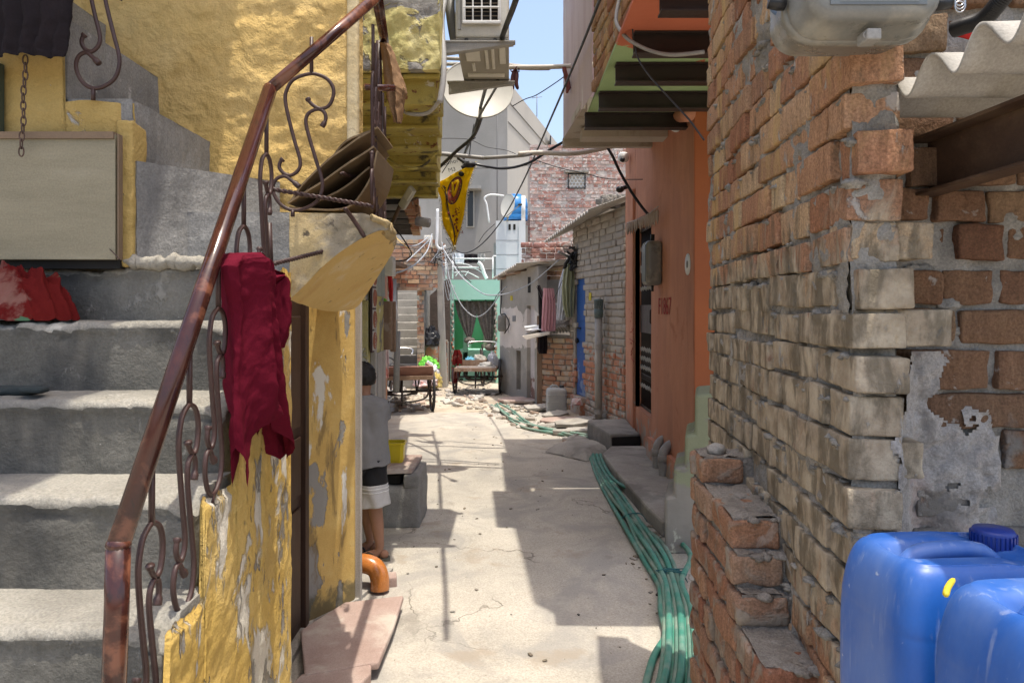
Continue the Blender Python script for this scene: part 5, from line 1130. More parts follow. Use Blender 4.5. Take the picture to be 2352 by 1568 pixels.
# the far end of the same hoses among the rubble
hq=[G(1143,934),G(1165,952),G(1195,972),G(1235,988),G(1285,1000),G(1330,1008),G(1362,1016)]
for k in range(5):
    s0=-1+k*.5; pts=[p+V(s0*.10+.05*math.sin(i*1.7+k*2),0,.03+.02*(k%2)) for i,p in enumerate(hq)]
    o=MB().tube(catmull(pts,8),.0165,8).build('garden_hose',M['hose_dusty'],at=pts[0]); tag(o,['lowest dusty hose','dusty hose half under the slabs','middle dusty hose','dusty hose over the rubble','topmost dusty hose'][k]+' running through the rubble beyond the doorstep','hose','dusty hoses in the rubble')
tie=MB(); rd=random.Random(5)
c0=G(1541,1342)
for k in range(12): 
    a=[c0+V(rd.uniform(-.09,.09),rd.uniform(-.06,.06),rd.uniform(.03,.085)) for _ in range(4)]; tie.tube(catmull(a,5),.0022,4)
for dy in (-.02,0,.02): tie.tube(catmull([c0+V(-.085,dy,.02),c0+V(-.05,dy,.07),c0+V(0,dy,.085),c0+V(.06,dy,.07),c0+V(.09,dy,.02)],5),.0025,4)
c1=G(1545,1270)*0+hp[4]+V(0,0,.05)
for dy in (0,.015): tie.tube(catmull([c1+V(-.1,dy,-.03),c1+V(-.05,dy,.02),c1+V(.05,dy,.03),c1+V(.1,dy,-.03)],5),.0025,4)
tag(tie.build('string_tie',plain('blue_green_string',(.03,.13,.14),.8),at=c0),'knotted blue-green string tied around the hose bundle','string')
def z5(x,y,Y): return P((860+x/2.613)*.91875,(560+y/2.613)*.91875,Y)
def z4(x,y,Y): return P((860+x/2.613)*.91875,(y/2.613)*.91875,Y)
def wall_quad(mb,a,b,z0,z1,th=.12,back=True,mat=0):
    a=Vector(a); b=Vector(b); u=(b-a).normalized(); n=V(u.y,-u.x,0)
    mb.prism([a+UP*z0,b+UP*z0,b+UP*z1,a+UP*z1],n*(th if back else -th),mat); return mb
def sheet(name,p00,p10,p11,p01,waves,amp,label,cat='roof sheet',mat=None,wdir=0,thick=.008,nu=60,nv=30,par=None):
    # corrugated sheet between four corners; waves run along s (wdir 0) or t
    p00,p10,p11,p01=[Vector(p) for p in (p00,p10,p11,p01)]
    def f(s,t):
        p=p00.lerp(p10,s).lerp(p01.lerp(p11,s),t); w=s if wdir==0 else t
        return p+UP*amp*math.cos(2*math.pi*waves*w)
    mb=MB().grid(f,max(nu,waves*8) if wdir==0 else nu,nv if wdir==0 else max(nv,waves*8))
    o=mb.build(name,mat or M['sheet'],par,at=None if par else p00,solid=thick)
    return o if par else tag(o,label,cat)
# ================================================================ grey brick house
gb=thing('grey_brick_house','grey washed brick house with a narrow blue door under a corrugated sheet roof','house',(1.2,10,0))
D=V(.93,10.95,0); E=V(1.415,8.95,0); Ue=(D-E).normalized(); Ne=V(-Ue.y,Ue.x,0); Le=(D-E).length
def onE(u,v,off=0):
    # point of the facade plane seen at (u,v), moved out by off
    d=V((u-CU)/F,1,(HV-v)/F); k=((E-V(0,0,EYE)).dot(Ne))/d.dot(Ne); return V(0,0,EYE)+d*k+Ne*off
sE=lambda u: (onE(u,711)-E).dot(Ue)
s0,s1=sE(1342),sE(1319); vs0,vs1=sE(1325),sE(1314)
def keepE(x,z): return not (min(s0,s1)<x<max(s0,s1) and z<onE(1330,640).z) and not (min(vs0,vs1)<x<max(vs0,vs1) and onE(1320,612).z<z<onE(1320,582).z)
mb=MB(); bricks(mb,E,Ue,Ne,Le,2.86,bh=.078,m=.013,dep=.08,seed=51,keep=keepE,hp=.3,nn=(1,1,1),amp=.004,r=.012,prot=.008)
mb.build('brick_front',M['brick_grey'],gb)
mb=MB(); a=E-Ne*.016; 
for (x0,x1,z0,z1) in ((0,min(s0,s1),0,2.86),(max(s0,s1),Le,0,2.86),(min(s0,s1),max(s0,s1),onE(1330,640).z,2.86)):
    wall_quad(mb,a+Ue*x0,a+Ue*x1,z0,z1,.2,True)
mb.prism([D-Ne*.02,D+V(1.3,.3,0),E+V(1.5,0,0),E-Ne*.3,D-Ne*.3],(0,0,2.4)); mb.build('mortar',M['mortar_grey'],gb)
mb=MB(); bricks(mb,D,V(.95,.3,0),V(.3,-.95,0),1.2,2.4,seed=52,nn=(1,1,1),amp=.004); mb.build('brick_end',M['brick_grey'],gb)
p0=E+Ue*min(s0,s1); p1=E+Ue*max(s0,s1); zt=onE(1330,640).z
bd=MB(); bd.prism([p0-Ne*.07+UP*.26,p1-Ne*.07+UP*.26,p1-Ne*.07+UP*zt,p0-Ne*.07+UP*zt],Ne*.03); 
bdo=bd.build('door',M['blue_door'],gb,bevel=.004)
mb=MB()
for (za,zb) in ((.36,1.0),(1.08,1.3),(1.38,zt-.1)): mb.prism([p0.lerp(p1,.14)-Ne*.04+UP*za,p0.lerp(p1,.86)-Ne*.04+UP*za,p0.lerp(p1,.86)-Ne*.04+UP*zb,p0.lerp(p1,.14)-Ne*.04+UP*zb],Ne*.008)
mb.build('door_panel',M['blue_door'],bdo,bevel=.003)
MB().tube([p1.lerp(p0,.02)-Ne*.02+UP*1.28,p1.lerp(p0,.5)-Ne*.02+UP*1.27],.012,6).ball(p1.lerp(p0,.2)-Ne*.01+UP*1.08,.03,6,sc=(1,1,1.5)).build('padlock_bolt',M['black'],bdo)
MB().prism([p0-Ne*.1+UP*0,p1-Ne*.1+UP*0,p1-Ne*.1+UP*.25,p0-Ne*.1+UP*.25],Ne*.16).build('door_sill',M['brick_grey'],gb)
MB().prism([onE(1356,690,.003)+Ue*.05,onE(1356,690,.003)-Ue*.05,onE(1356,690,.003)-Ue*.05+UP*.11,onE(1356,690,.003)+Ue*.05+UP*.11],Ne*.004).build('yellow_mark',M['yellow_mark'],gb)
sheet('roof_sheet',P(1250,556,11.35),P(1352,484,9.25),P(1445,452,8.75),P(1430,470,11.2),19,.022,'',par=gb)
mb=MB(); rd=random.Random(3)
for k in range(22): mb.rbox(P(1385+rd.uniform(-4,55),474-rd.uniform(0,6)-.28*rd.uniform(0,60),9.6),(.10,.055,.04),.015,rotz(rd.uniform(-1,1)),amp=.01,seed=k,n=1)
mb.build('roof_weights',M['concrete_dk'],gb)
dp=thing('drain_standpipe','tall grey plastic standpipe with a slotted cap on the grey brick wall','pipe',onE(1391,962,.09))
b=onE(1391,962,.10); b.z=0; tz=onE(1391,702,.10).z
MB().tube([b,b+UP*tz],.052,16).build('pipe',M['pvc_grey'],dp)
mb=MB().lathe([(.053,-.16),(.062,-.155),(.062,-.05),(.052,-.04)],b+UP*tz,UP,16,caps=False); 
for k in range(12): mb.obox(b+UP*(tz+.02)+V(.055*math.cos(k*.5236),.055*math.sin(k*.5236),0),(.006,.01,.055),rotz(k*.5236))
mb.lathe([(.058,.07),(.058,.085),(.0,.095)],b+UP*tz,UP,16,caps=False); mb.build('slotted_cap',plain('green_grey_cap',(.10,.14,.14),.5),dp)
for z in (1.05,.18): 
    mb=MB().lathe([(.056,-.03),(.056,.03)],b+UP*z,UP,16,caps=False); mb.box(b+V(0,-.02,z-.02),b+V(.12,.02,z+.02)); mb.build('clamp',M['pvc_grey'],dp)
# ================================================================ jerrycan and red cloth by the blue door
jr=thing('grey_jerrycan','dusty grey plastic jerrycan with black cap by the blue door','jerrycan',G(1278,952))
jc=G(1278,952); mb=MB().rbox(jc+UP*.20,(.145,.11,.20),.05,rotz(.1),nn=(3,3,6)); 
for z in (.1,.2,.3): mb.rbox(jc+UP*z,(.147,.112,.006),.005,rotz(.1))
mb.build('body',M['jerry'],jr); MB().tube(catmull([jc+V(-.09,0,.38),jc+V(-.07,0,.425),jc+V(.0,0,.425),jc+V(.02,0,.39)],5),.016,8).build('handle',M['jerry'],jr); MB().lathe([(.034,0),(.034,.05),(.0,.052)],jc+V(.075,-.02,.385),UP,14,caps=False).build('cap',M['black'],jr)
heap('striped_rag',P(1325,930,10.2)*1.0,.09,.06,.10,M['bag_red'],'red and white striped rag on the blue door sill','cloth',seed=6,n=16,fold=.3)
# ================================================================ grey plaster house
gp=thing('grey_plaster_house','grey cement house with flaking pale patch and tin roof, left of the clothes line','house',(.1,12.4,0))
A2=V(-.23,13.4,0); B2=V(.42,11.36,0); Ug=(A2-B2).normalized(); Ng=V(-Ug.y,Ug.x,0); Lg=(A2-B2).length
def onP(u,v,off=0):
    d=V((u-CU)/F,1,(HV-v)/F); k=((B2-V(0,0,EYE)).dot(Ng))/d.dot(Ng); return V(0,0,EYE)+d*k+Ng*off
def sP(u): return (onP(u,711)-B2).dot(Ug)
d0,d1=sP(1228),sP(1210)
def zP(u,v): return onP(u,v).z
mb=MB()
def seg(x0,x1,z0,z1):
    a=B2+Ug*x0; b=B2+Ug*x1
    mb.prism([a+UP*z0,b+UP*z0,b+UP*z1,a+UP*z1],-Ng*.15)
n0,n1=sP(1196),sP(1186); w0,w1=sP(1220),sP(1214)
seg(0,d0,0,2.25); seg(d0,d1,zP(1219,702),2.25); seg(d1,n0,0,2.2); seg(n1,Lg,0,2.16); seg(n0,n1,0,zP(1190,895)); seg(n0,n1,zP(1190,805),2.18); 
mb.prism([A2,B2-Ng*.001,B2+V(1.2,.6,0),A2+V(1.4,.5,0)],(0,0,2.1)) if False else None
mb.box((.25,11.9,0),(1.6,13.9,2.05)); mb.build('front_wall',M['grey_plaster'],gp)
a=B2+Ug*d0; b=B2+Ug*d1
dr=MB().prism([a-Ng*.06+UP*.08,b-Ng*.06+UP*.08,b-Ng*.06+UP*zP(1219,702),a-Ng*.06+UP*zP(1219,702)],-Ng*.03).build('door',surf('pale_worn_door',[(.42,.38,.37),(.52,.48,.47)],5,.6,.2,40,.003,layers=[dict(col=(.18,.10,.08),scale=8,at=.60,soft=.03,z=(.8,.1),zs=.2)]),gp)
mb=MB()
for (za,zb) in ((.2,.7),(.8,1.15),(1.25,1.5)): mb.prism([a.lerp(b,.2)-Ng*.055+UP*za,a.lerp(b,.8)-Ng*.055+UP*za,a.lerp(b,.8)-Ng*.055+UP*zb,a.lerp(b,.2)-Ng*.055+UP*zb],-Ng*.01)
mb.build('door_panel',bpy.data.materials['pale_worn_door'],dr,bevel=.004)
MB().prism([B2+Ug*n0-Ng*.09+UP*.3,B2+Ug*n1-Ng*.09+UP*.3,B2+Ug*n1-Ng*.09+UP*.95,B2+Ug*n0-Ng*.09+UP*.95],-Ng*.02).build('niche',M['red_brown'],gp)
MB().prism([onP(1213,672,.002),onP(1219,672,.002),onP(1219,636,.002),onP(1213,636,.002)],Ng*.004).build('vent',M['painted_shade'],gp)
MB().prism([onP(1173,690,.003),onP(1178,690,.003),onP(1178,679,.003),onP(1173,679,.003)],Ng*.006).build('yellow_mark',M['yellow_mark'],gp)
MB().prism([onP(1178,738,.003),onP(1185,738,.003),onP(1185,725,.003),onP(1178,725,.003)],Ng*.006).build('grey_switch',M['cable_g'],gp)
m2=thing('clouded_meter_box','clouded plastic meter box with a loose wire on the flaking grey wall','meter',onP(1160,745,.05))
MB().rbox(onP(1160,742,.06),(.08,.07,.15),.04).build('body',M['meter_body'],m2); MB().tube(catmull([onP(1156,640,.03),onP(1155,690,.03),onP(1157,720,.06),onP(1170,722,.08),onP(1177,745,.06),onP(1165,765,.05)],6),.012,5).build('wire',M['cable'],m2)
sheet('tin_roof',P(1131,640,13.6),P(1186,607,11.5),P(1306,598,11.1),P(1290,615,13.4),14,.018,'',par=gp)
mb=MB()
for t in (.25,.6): mb.tube([P(1131,640,13.6).lerp(P(1186,607,11.5),t)-UP*.06,P(1290,615,13.4).lerp(P(1306,598,11.1),t)-UP*.03],.03,6)
mb.build('roof_batten',M['wood'],gp)
mb=MB(); bricks(mb,V(.15,11.55,2.30),V(1,-.1,0),V(-.1,-1,0),.9,.36,seed=8,nn=(1,1,1),amp=.01,prot=.05); mb.build('roof_bricks',M['brick_red'],gp)
# annex with stacked bricks
an=thing('brick_annex','low rough brick lean-to piled with bricks and sheets, left of the blue door','annex',(.7,11.2,0))
A3=V(.42,11.40,0); B3=V(.93,10.98,0); Ua=(B3-A3).normalized(); Na=V(Ua.y,-Ua.x,0)
mb=MB(); bricks(mb,A3,Ua,Na,(B3-A3).length+.02,1.16,seed=61,nn=(1,1,1),amp=.006,prot=.012); mb.build('brickwork',surf('annex_brick',[(.30,.15,.09),(.42,.25,.16)],6,.9,.5,50,.006,island=BR,layers=[dict(col=(.40,.36,.30),scale=8,at=.55,soft=.06,op=.8)]),an)
mb=MB().prism([A3-Na*.02,B3-Na*.02,B3-Na*.5+V(0,.3,0),A3-Na*.5],(0,0,1.14)); mb.build('mortar',M['mortar'],an)
MB().box(A3+V(-.02,-.05,0),A3+V(.06,.05,1.45)).build('wooden_post',M['wood'],an)
mb=MB(); rd=random.Random(4)
for k in range(26): mb.rbox(A3.lerp(B3,rd.random())-Na*rd.uniform(.02,.4)+UP*(1.30+rd.random()**2*.35),(.10,.055,.04),.014,Euler((rd.uniform(-.5,.5),rd.uniform(-.5,.5),rd.uniform(0,3))).to_matrix(),amp=.01,seed=k,n=1)
mb.build('brick_pile',M['stone'],an)
mb=MB(); bricks(mb,V(.5,12.6,1.2),V(1,-.2,0),V(-.2,-1,0),1.0,1.1,seed=62,nn=(1,1,1),simple=True); mb.build('rear_bricks',M['brick'],an)
sheet('tin_canopy',P(1258,752,11.05),P(1300,748,10.9),P(1312,760,11.3),P(1262,764,11.35),7,.02,'',par=an)
o=MB().prism([P(1205,752,11.3),P(1245,747,11.2),P(1243,757,11.1),P(1207,758,11.3)],(.0,.3,.02)).build('white_board',M['white_paint'],an)
o=MB().prism([P(1199,772,11.3),P(1262,762,10.9),P(1262,768,10.9),P(1210,780,11.2)],(.1,.3,.05)).build('pale_sheet',M['cream'],an)
MB().prism([P(1312,608,11.1),P(1300,628,11.1),P(1318,690,11.1),P(1322,620,11.1)],(.05,.05,0)).build('white_sheet',M['white_paint'],an)
# clothes line
ln=wire('clothes_line',[P(1232,658,11.15),P(1262,700,11.0),P(1310,600,10.9)],.004,M['cable'],'thin cord strung with washing in front of the brick lean-to','clothes line')
cloth_tube('black_shirt',[(655,1234,1240),(680,1236,1252),(740,1238,1255),(800,1234,1258),(812,1238,1256)],M['dark_cloth'],11.15,.06,'black shirt at the left end of the clothes line','shirt',folds=5,amp=.015,seed=1,nu=30,nv=20)
cloth_tube('pink_scarf',[(662,1248,1272),(690,1246,1276),(740,1244,1277),(760,1243,1276)],M['pink_cloth'],11.0,.06,'pink checked scarf hanging next to the black shirt','cloth',folds=9,amp=.02,seed=2,nu=50,nv=20)
cloth_tube('white_shirt',[(615,1294,1306),(650,1284,1304),(700,1279,1301),(735,1277,1296)],M['white_cloth'],11.0,.06,'white shirt on the clothes line between the pink scarf and the olive cloth','shirt',folds=6,amp=.02,seed=3,nu=40,nv=20)
cloth_tube('olive_trousers',[(598,1303,1309),(625,1294,1318),(660,1290,1322),(700,1292,1320),(728,1300,1316)],M['olive_cloth'],10.85,.08,'olive green cloth bunched at the top of the clothes line','cloth',folds=6,amp=.03,seed=4,nu=50,nv=24)
ck=thing('cable_knot','dark bundle of knotted cables at the corner of the grey brick house','cable knot',P(1312,590,10.8)); mb=MB(); rd=random.Random(2)
for k in range(8): c0=P(1308+rd.uniform(-6,14),592+rd.uniform(-14,12),10.75); mb.tube(catmull([c0+V(rd.uniform(-.1,.1),rd.uniform(-.05,.05),rd.uniform(-.12,.12)) for _ in range(4)],5),.02,5)
mb.build('knot',M['cable'],ck)
MB().tube([P(1310,592,10.8),P(1283,578,10.6)],.022,8).build('stub_pole',M['pvc_grey'],ck)
# ================================================================ mint green house
mh=thing('mint_house','small mint green house with a dark open doorway and tied curtains at the lane end','house',(-.8,15,0))
X0,X1=(1016-CU)*15/F,(1152-CU)*15/F; DX0,DX1=(1042-CU)*15/F,(1138-CU)*15/F; zt=2.18; dz=EYE+(HV-688)*15/F
mb=MB(); mb.box((X0,15,0),(DX0,15.14,zt)); mb.box((DX1,15,0),(X1,15.14,zt)); mb.box((DX0,15.001,dz),(DX1,15.14,zt)); mb.build('front_wall',M['mint'],mh)
mb=MB(); mb.box((X0,15.14,0),(X0+.1,17.2,zt)); mb.box((X1-.1,15.14,0),(X1,17.2,zt)); mb.box((X0,15.14,zt-.14),(X1,15.45,zt-.001)); mb.box((X0,16.75,zt-.14),(X1,17.2,zt-.001)); mb.build('side_wall',M['mint'],mh)
mb=MB(); mb.box((X0+.1,17.0,0),(X1-.1,17.19,zt-.14)); mb.build('back_wall',M['mint_in'],mh)
mb=MB(); mb.box((DX0+.16,15.6,0),(DX0+.26,17,zt-.14)); mb.build('partition',M['mint'],mh)
mb=MB(); mb.box((DX0+.55,16.9,.6),(DX1+.1,16.98,1.5)); mb.build('pale_patch',M['cream'],mh)
MB().rbox((DX0+.78,16.85,1.25),(.11,.06,.16),.03).build('meter_box',M['black'],mh)
MB().tube([V(DX0+.6,16.9,2.0),V(DX0+.62,16.85,1.5),V(DX0+.55,16.85,1.3),V(DX0+.7,16.85,1.2)],.015,5).build('wire',M['cable'],mh)
mb=MB()
for x in (DX0-.03,DX1+.0):
    for k in range(18): mb.rbox((x+.005+.01*math.sin(k*3),15.0,.12+k*.09),(.022,.03,.036),.01,amp=.01,seed=k,n=1)
mb.build('broken_jamb',M['brick_grey'],mh)
for (xa,xb,zb,kn) in ((DX0+.02,DX0+.50,.95,DX0+.32),(DX1-.44,DX1-.01,.80,DX1-.12)):
    def f_c(s,t,xa=xa,xb=xb,zb=zb,kn=kn):
        z=lerp(dz-.02,zb,t); xm=lerp(xa,xb,s); x=lerp(xm,kn+(s-.5)*.08,t**1.6); return V(x,15.16+.03*math.sin(s*22)*(1-.5*t)+.02*math.sin(t*3),z)
    mb=MB().grid(f_c,50,24); mb.ball((kn,15.14,zb-.05),.09,7,sc=(1.3,.6,.7),amp=.4,ns=9,seed=4); mb.build('curtain',M['curtain'],mh,solid=.012)
MB().rbox(((DX0+DX1)/2+.1,15.9,.35),(.5,.3,.32),.05).build('white_tub',M['mint'],mh)
# roof railing and washing
rr=thing('roof_railing','white metal railing with curved bars on the roof of the mint house','railing',(-.7,15.3,zt))
def rp(u,v): return P(u,v,15.3)
mb=MB()
for a,b in (((1040,594),(1132,594)),((1040,594),(1040,640)),((1132,590),(1132,640)),((1040,614),(1100,614)),((1024,594),(1024,640)),((1132,588),(1140,588))): mb.tube([rp(*a),rp(*b)],.016,6)
mb.build('frame',M['white_paint'],rr)
mb=MB()
for q in (((1042,604),(1075,608),(1110,628)),((1042,626),(1070,624),(1100,638)),((1046,634),(1056,624),(1066,634),(1076,622))): mb.tube(catmull([rp(*a) for a in q],6),.010,5)
mb.build('curved_bars',M['white_paint'],rr)
MB().tube(catmull([rp(1098,602),rp(1106,610),rp(1112,628),rp(1118,640)],5),.04,8).build('leaning_pipe',M['white_paint'],rr)
for (nm,lab,u0,u1,v0,v1,mt_,sd) in (('white_tshirt','white t-shirt on the roof washing line of the mint house',1040,1066,581,606,'white_cloth',1),('dark_washing','row of dark washing drying behind the white roof railing',1066,1098,584,604,'dark_cloth',2),('grey_washing','pale patterned shirt at the right end of the roof washing line',1097,1114,582,600,'pvc_grey',3)):
    cloth_tube(nm,[(v0,u0,u1),((v0+v1)/2,u0-1,u1+1),(v1,u0,u1)],M[mt_],15.6,.05,lab,'washing',folds=5,amp=.02,seed=sd,nu=30,nv=12)
wire('washing_line',[P(1030,580,15.6),P(1070,584,15.6),P(1128,578,15.6)],.006,M['cable'],'washing line above the mint house roof','clothes line')
# ================================================================ the buildings behind
tw=thing('grey_tower_house','tall grey cement house with a side wall coloured as sunlit, highest behind the lane','building',(-1,26,0))
ft=[(-4.0,24),(-.155,24),(2.12,33.2),(-2,33.2)]; zt_=9.3
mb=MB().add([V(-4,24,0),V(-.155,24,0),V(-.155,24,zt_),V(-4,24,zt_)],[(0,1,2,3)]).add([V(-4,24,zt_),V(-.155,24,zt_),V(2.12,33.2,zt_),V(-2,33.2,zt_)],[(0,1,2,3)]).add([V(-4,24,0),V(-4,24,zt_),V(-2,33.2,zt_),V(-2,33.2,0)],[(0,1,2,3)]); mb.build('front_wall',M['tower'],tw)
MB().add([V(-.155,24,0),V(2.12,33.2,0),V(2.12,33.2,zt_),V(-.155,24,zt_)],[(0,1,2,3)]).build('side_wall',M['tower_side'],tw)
mb=MB()
for z in (8.6,7.9): mb.tube([V(-.13,24.05,z),V(2.14,33.2,z)],.02,4)
mb.tube([V(-.5,23.99,4),V(-.5,23.99,zt_)],.012,4); mb.tube([V(-4,23.99,2.9),V(-.155,23.99,2.9)],.02,4); mb.build('shutter_line',M['cable_g'],tw)
x0=(1074-CU)*24/F; x1=(1087-CU)*24/F; z0=EYE+(HV-520)*24/F; z1=EYE+(HV-440)*24/F
wn=MB().box((x0-.04,23.95,z0-.04),(x1+.04,24.0,z1+.04)).build('window',M['tower_side'],tw); MB().box((x0,23.93,z0),(x1,23.949,z1)).build('pane',M['glass_dk'],wn)
MB().box((x0-.25,23.5,z1+.02),(x1+.28,24,z1+.13)).build('sunshade',M['tower'],tw)
xx=(1262-CU)*31/F; MB().box((xx-.02,30.2,EYE+(HV-345)*31/F),(xx+.03,31.2,EYE+(HV-322)*31/F)).build('side_vent',M['glass_dk'],tw)
mb=MB().tube([V(1.0,28.6,zt_),V(1.0,28.6,zt_+.9)],.015,4).tube([V(.8,28.6,zt_+.75),V(1.2,28.6,zt_+.8)],.012,4); tag(mb.build('roof_aerial',M['cable_g'],at=V(1,28.6,zt_)),'thin aerial on the roof edge of the tall grey house','aerial')
rb=thing('red_brick_house','bare red brick house wall with a small pale jali window','building',(1.8,19,0))
xa=(1217-CU)*19/F; mb=MB(); jx0=(1304-CU)*19/F; jx1=(1345-CU)*19/F; jz0=EYE+(HV-434)*19/F; jz1=EYE+(HV-398)*19/F
bricks(mb,(xa,19,1.6),(1,0,0),(0,-1,0),3.2,4.36,seed=71,simple=True,m=.018,bh=.072,prot=.014,hp=.25,keep=lambda x,z: not(jx0-xa<x<jx1-xa and jz0<z+1.6<jz1)); mb.build('brick_front',M['brick_red'],rb)
mb=MB(); mb.box((xa+.01,19.012,0),(jx0,19.2,5.93)); mb.box((jx1,19.012,0),(xa+3.3,19.2,5.93)); mb.box((jx0,19.013,0),(jx1,19.2,jz0)); mb.box((jx0,19.013,jz1),(jx1,19.2,5.93)); mb.box((xa+.01,19.21,0),(xa+3.3,22,5.9)); mb.build('mortar',M['mortar_pale'],rb)
jl=MB(); jl.box((jx0,19.02,jz0),(jx1,19.08,jz1)); jo=jl.build('window',M['cream'],rb)
mb=MB()
for (xa_,xb_,za_,zb_) in ((jx0,jx0+.03,jz0,jz1),(jx1-.03,jx1,jz0,jz1),(jx0,jx1,jz0,jz0+.03),(jx0,jx1,jz1-.03,jz1)): mb.box((xa_,18.985,za_),(xb_,19.02,zb_))
mb.build('frame',M['black'],jo)
mb=MB(); 
for i in range(5):
    for j in range(5): c_=V(jx0+(i+.5*(j%2)+.25)*(jx1-jx0)/5,19.005,jz0+(j+.5)*(jz1-jz0)/5); mb.tube([c_+V(.05*math.cos(a),0,.05*math.sin(a)) for a in [k*1.047 for k in range(6)]],.010,4,closed=True)
mb.build('jali',M['white_paint'],jo); MB().box((jx0-.08,18.86,jz1+.01),(jx1+.08,19.0,jz1+.06)).build('ledge',M['mortar'],rb)
lb=thing('low_brick_wall','lower red brick parapet left of the tall brick wall, behind the blue tank','wall',(.1,19.2,0))
mb=MB(); bricks(mb,((1160-CU)*19.2/F,19.2,1.6),(1,0,0),(0,-1,0),.66,2.62,seed=72,simple=True,m=.016); mb.box(((1160-CU)*19.2/F,19.213,0),(xa+.02,19.4,4.2),1); mb.build('brickwork',[M['brick_red'],M['mortar_pale']],lb)
wt=thing('white_tiled_stairhead','narrow white tiled rooftop room with two slots, carrying a blue water tank','building',(-.05,17.5,0))
tx0=(1139-CU)*17.5/F; tx1=(1207-CU)*17.5/F; tz=EYE+(HV-507)*17.5/F
mb=MB().box((tx0,17.5,0),(tx1-.17,18.3,tz)); mb.box((tx1-.17,17.47,0),(tx1,18.3,tz)); mb.build('tiled_wall',M['tile'],wt)
mb=MB()
for z in (2.2,2.55,2.9,3.25): mb.box((tx0-.002,17.493,z),(tx1-.17,17.499,z+.008))
mb.build('tile_joint',M['cable_g'],wt)
for u in (1170.5,1181.5): MB().box(((u-3)*1e-9+(u-2.6-CU)*17.49/F,17.485,EYE+(HV-528)*17.5/F),((u+2.6-CU)*17.49/F,17.499,EYE+(HV-515)*17.5/F)).build('slot',M['painted_shade'],wt)
MB().box((tx1+.001,17.6,0),(tx1+.06,18.3,tz-.1)).build('dark_side',M['tower'],wt)
MB().box((tx0-.06,17.55,1.5),(tx0-.001,18.2,3.2)).build('grey_column',M['tower'],wt)
MB().tube([P(1202,507,17.6),P(1202,450,17.6)],.055,8).build('white_post',M['white_paint'],wt)
MB().tube(catmull([P(1124,512,17.6),P(1118,470,17.6),P(1113,455,17.6),P(1128,447,17.6),P(1158,450,17.6)],4),.022,6).build('bent_pipe',M['white_paint'],wt)
tk=thing('water_tank','ribbed blue plastic water tank on the white tiled room','water tank',P(1182,507,17.95)); c_=P(1184,507,18.0); 
MB().lathe([(.30,0),(.31,.02),(.31,.12),(.30,.14),(.31,.16),(.31,.28),(.30,.30),(.31,.32),(.31,.42),(.30,.44),(.28,.55),(.16,.62),(.0,.64)],c_,UP,28,caps=False).build('tank_shell',M['tank'],tk); MB().lathe([(.15,0),(.15,.05),(0,.07)],c_+UP*.61,UP,18,caps=False).build('lid',M['tank'],tk)
dish('satellite_dish','small grey satellite dish in front of the blue water tank',P(1166,472,17.3),(-.55,-1,.3),.30,.03,P(1196,470,16.95),P(1165,507,17.5),sx=.62)
# ================================================================ rubble, slabs and litter
rub=MB(); rd=random.Random(11)
for k in range(430):
    if k<230: u=rd.uniform(1030,1330); v=lerp(905,1000,(u-1030)/300)+rd.uniform(-28,26)
    elif k<350: u=rd.uniform(860,985); v=rd.uniform(900,948)-max(0,(u-940))*.25
    else: u=rd.uniform(985,1250); v=rd.uniform(888,935)
    if v<880: continue
    p=G(u,v); s=.012+.05*rd.random()**3
    rub.rbox(p+UP*s*.35,(s*rd.uniform(.8,1.7),s*rd.uniform(.7,1.3),s*rd.uniform(.35,.7)),s*.25,Euler((rd.uniform(-.4,.4),rd.uniform(-.4,.4),rd.uniform(0,3))).to_matrix(),amp=s*.3,sc=20,seed=k,n=0)
for k in range(60):
    p=G(rd.uniform(875,930),rd.uniform(905,940)); s=rd.uniform(.03,.07); rub.rbox(p+UP*rd.uniform(.02,.14),(s*1.4,s,s*.7),s*.25,Euler((rd.uniform(-.6,.6),rd.uniform(-.6,.6),rd.uniform(0,3))).to_matrix(),amp=s*.3,sc=20,seed=k,n=0)
tag(rub.build('rubble',M['stone']),kind='stuff')
slabs=[(1120,905,.24,.14,.02,.2,0,'flat dark stone slab in the shade of the pedal cart'),(1195,925,.38,.26,.03,-.25,.02,'large flat sandstone slab below the grey plaster house'),(1240,945,.26,.15,.03,.3,.05,'grey slab edging the rubble behind the jerrycan'),(1290,975,.30,.20,.03,-.3,.03,'pale slab in front of the grey jerrycan'),(1318,985,.26,.16,.035,.25,.07,'tilted slab lying over its neighbours near the doorstep'),(1262,985,.24,.10,.03,.6,.0,'thin slab half buried beside the dusty hoses'),(1335,998,.20,.11,.03,-.2,.03,'small thick slab nearest the doorstep'),(1298,1000,.17,.08,.04,.1,.0,'narrow grey slab on edge of the lane'),(1370,965,.30,.12,.02,-.15,.0,'flat slab at the foot of the standpipe'),(1275,962,.22,.13,.025,.7,.06,'broken slab propped against the jerrycan')]
for k,(u,v,hx,hy,hz,a,til,lab) in enumerate(slabs):
    p=G(u,v); rdm=random.Random(k); n=7; poly=[]
    for i in range(n):
        an=2*math.pi*i/n+rdm.uniform(-.2,.2); q=V(math.cos(an)*hx*1.05,math.sin(an)*hy*1.15,0); q.x=max(-hx,min(hx,q.x)); q.y=max(-hy,min(hy,q.y)); poly.append(q)
    Mx=Euler((til*1.2,-til,a)).to_matrix(); mb=MB().prism([p+Mx@q+UP*(.02+til*.6) for q in poly],Mx@V(0,0,hz*1.3)); tag(mb.build('stone_slab',M['slab_pink'] if k in (1,3) else M['slab_grey'],at=p,bevel=.006),lab,'stone slab','stone slabs along the right of the lane')
sl1=MB().prism([G(690,1462,.05),G(720,1440,.05),G(790,1396,.05),G(928,1381,.05),G(905,1450,.05),G(868,1537,.05),G(845,1540,.05),G(700,1565,.05)],(0,0,.030)); sl1.wobble(.006,9,2)
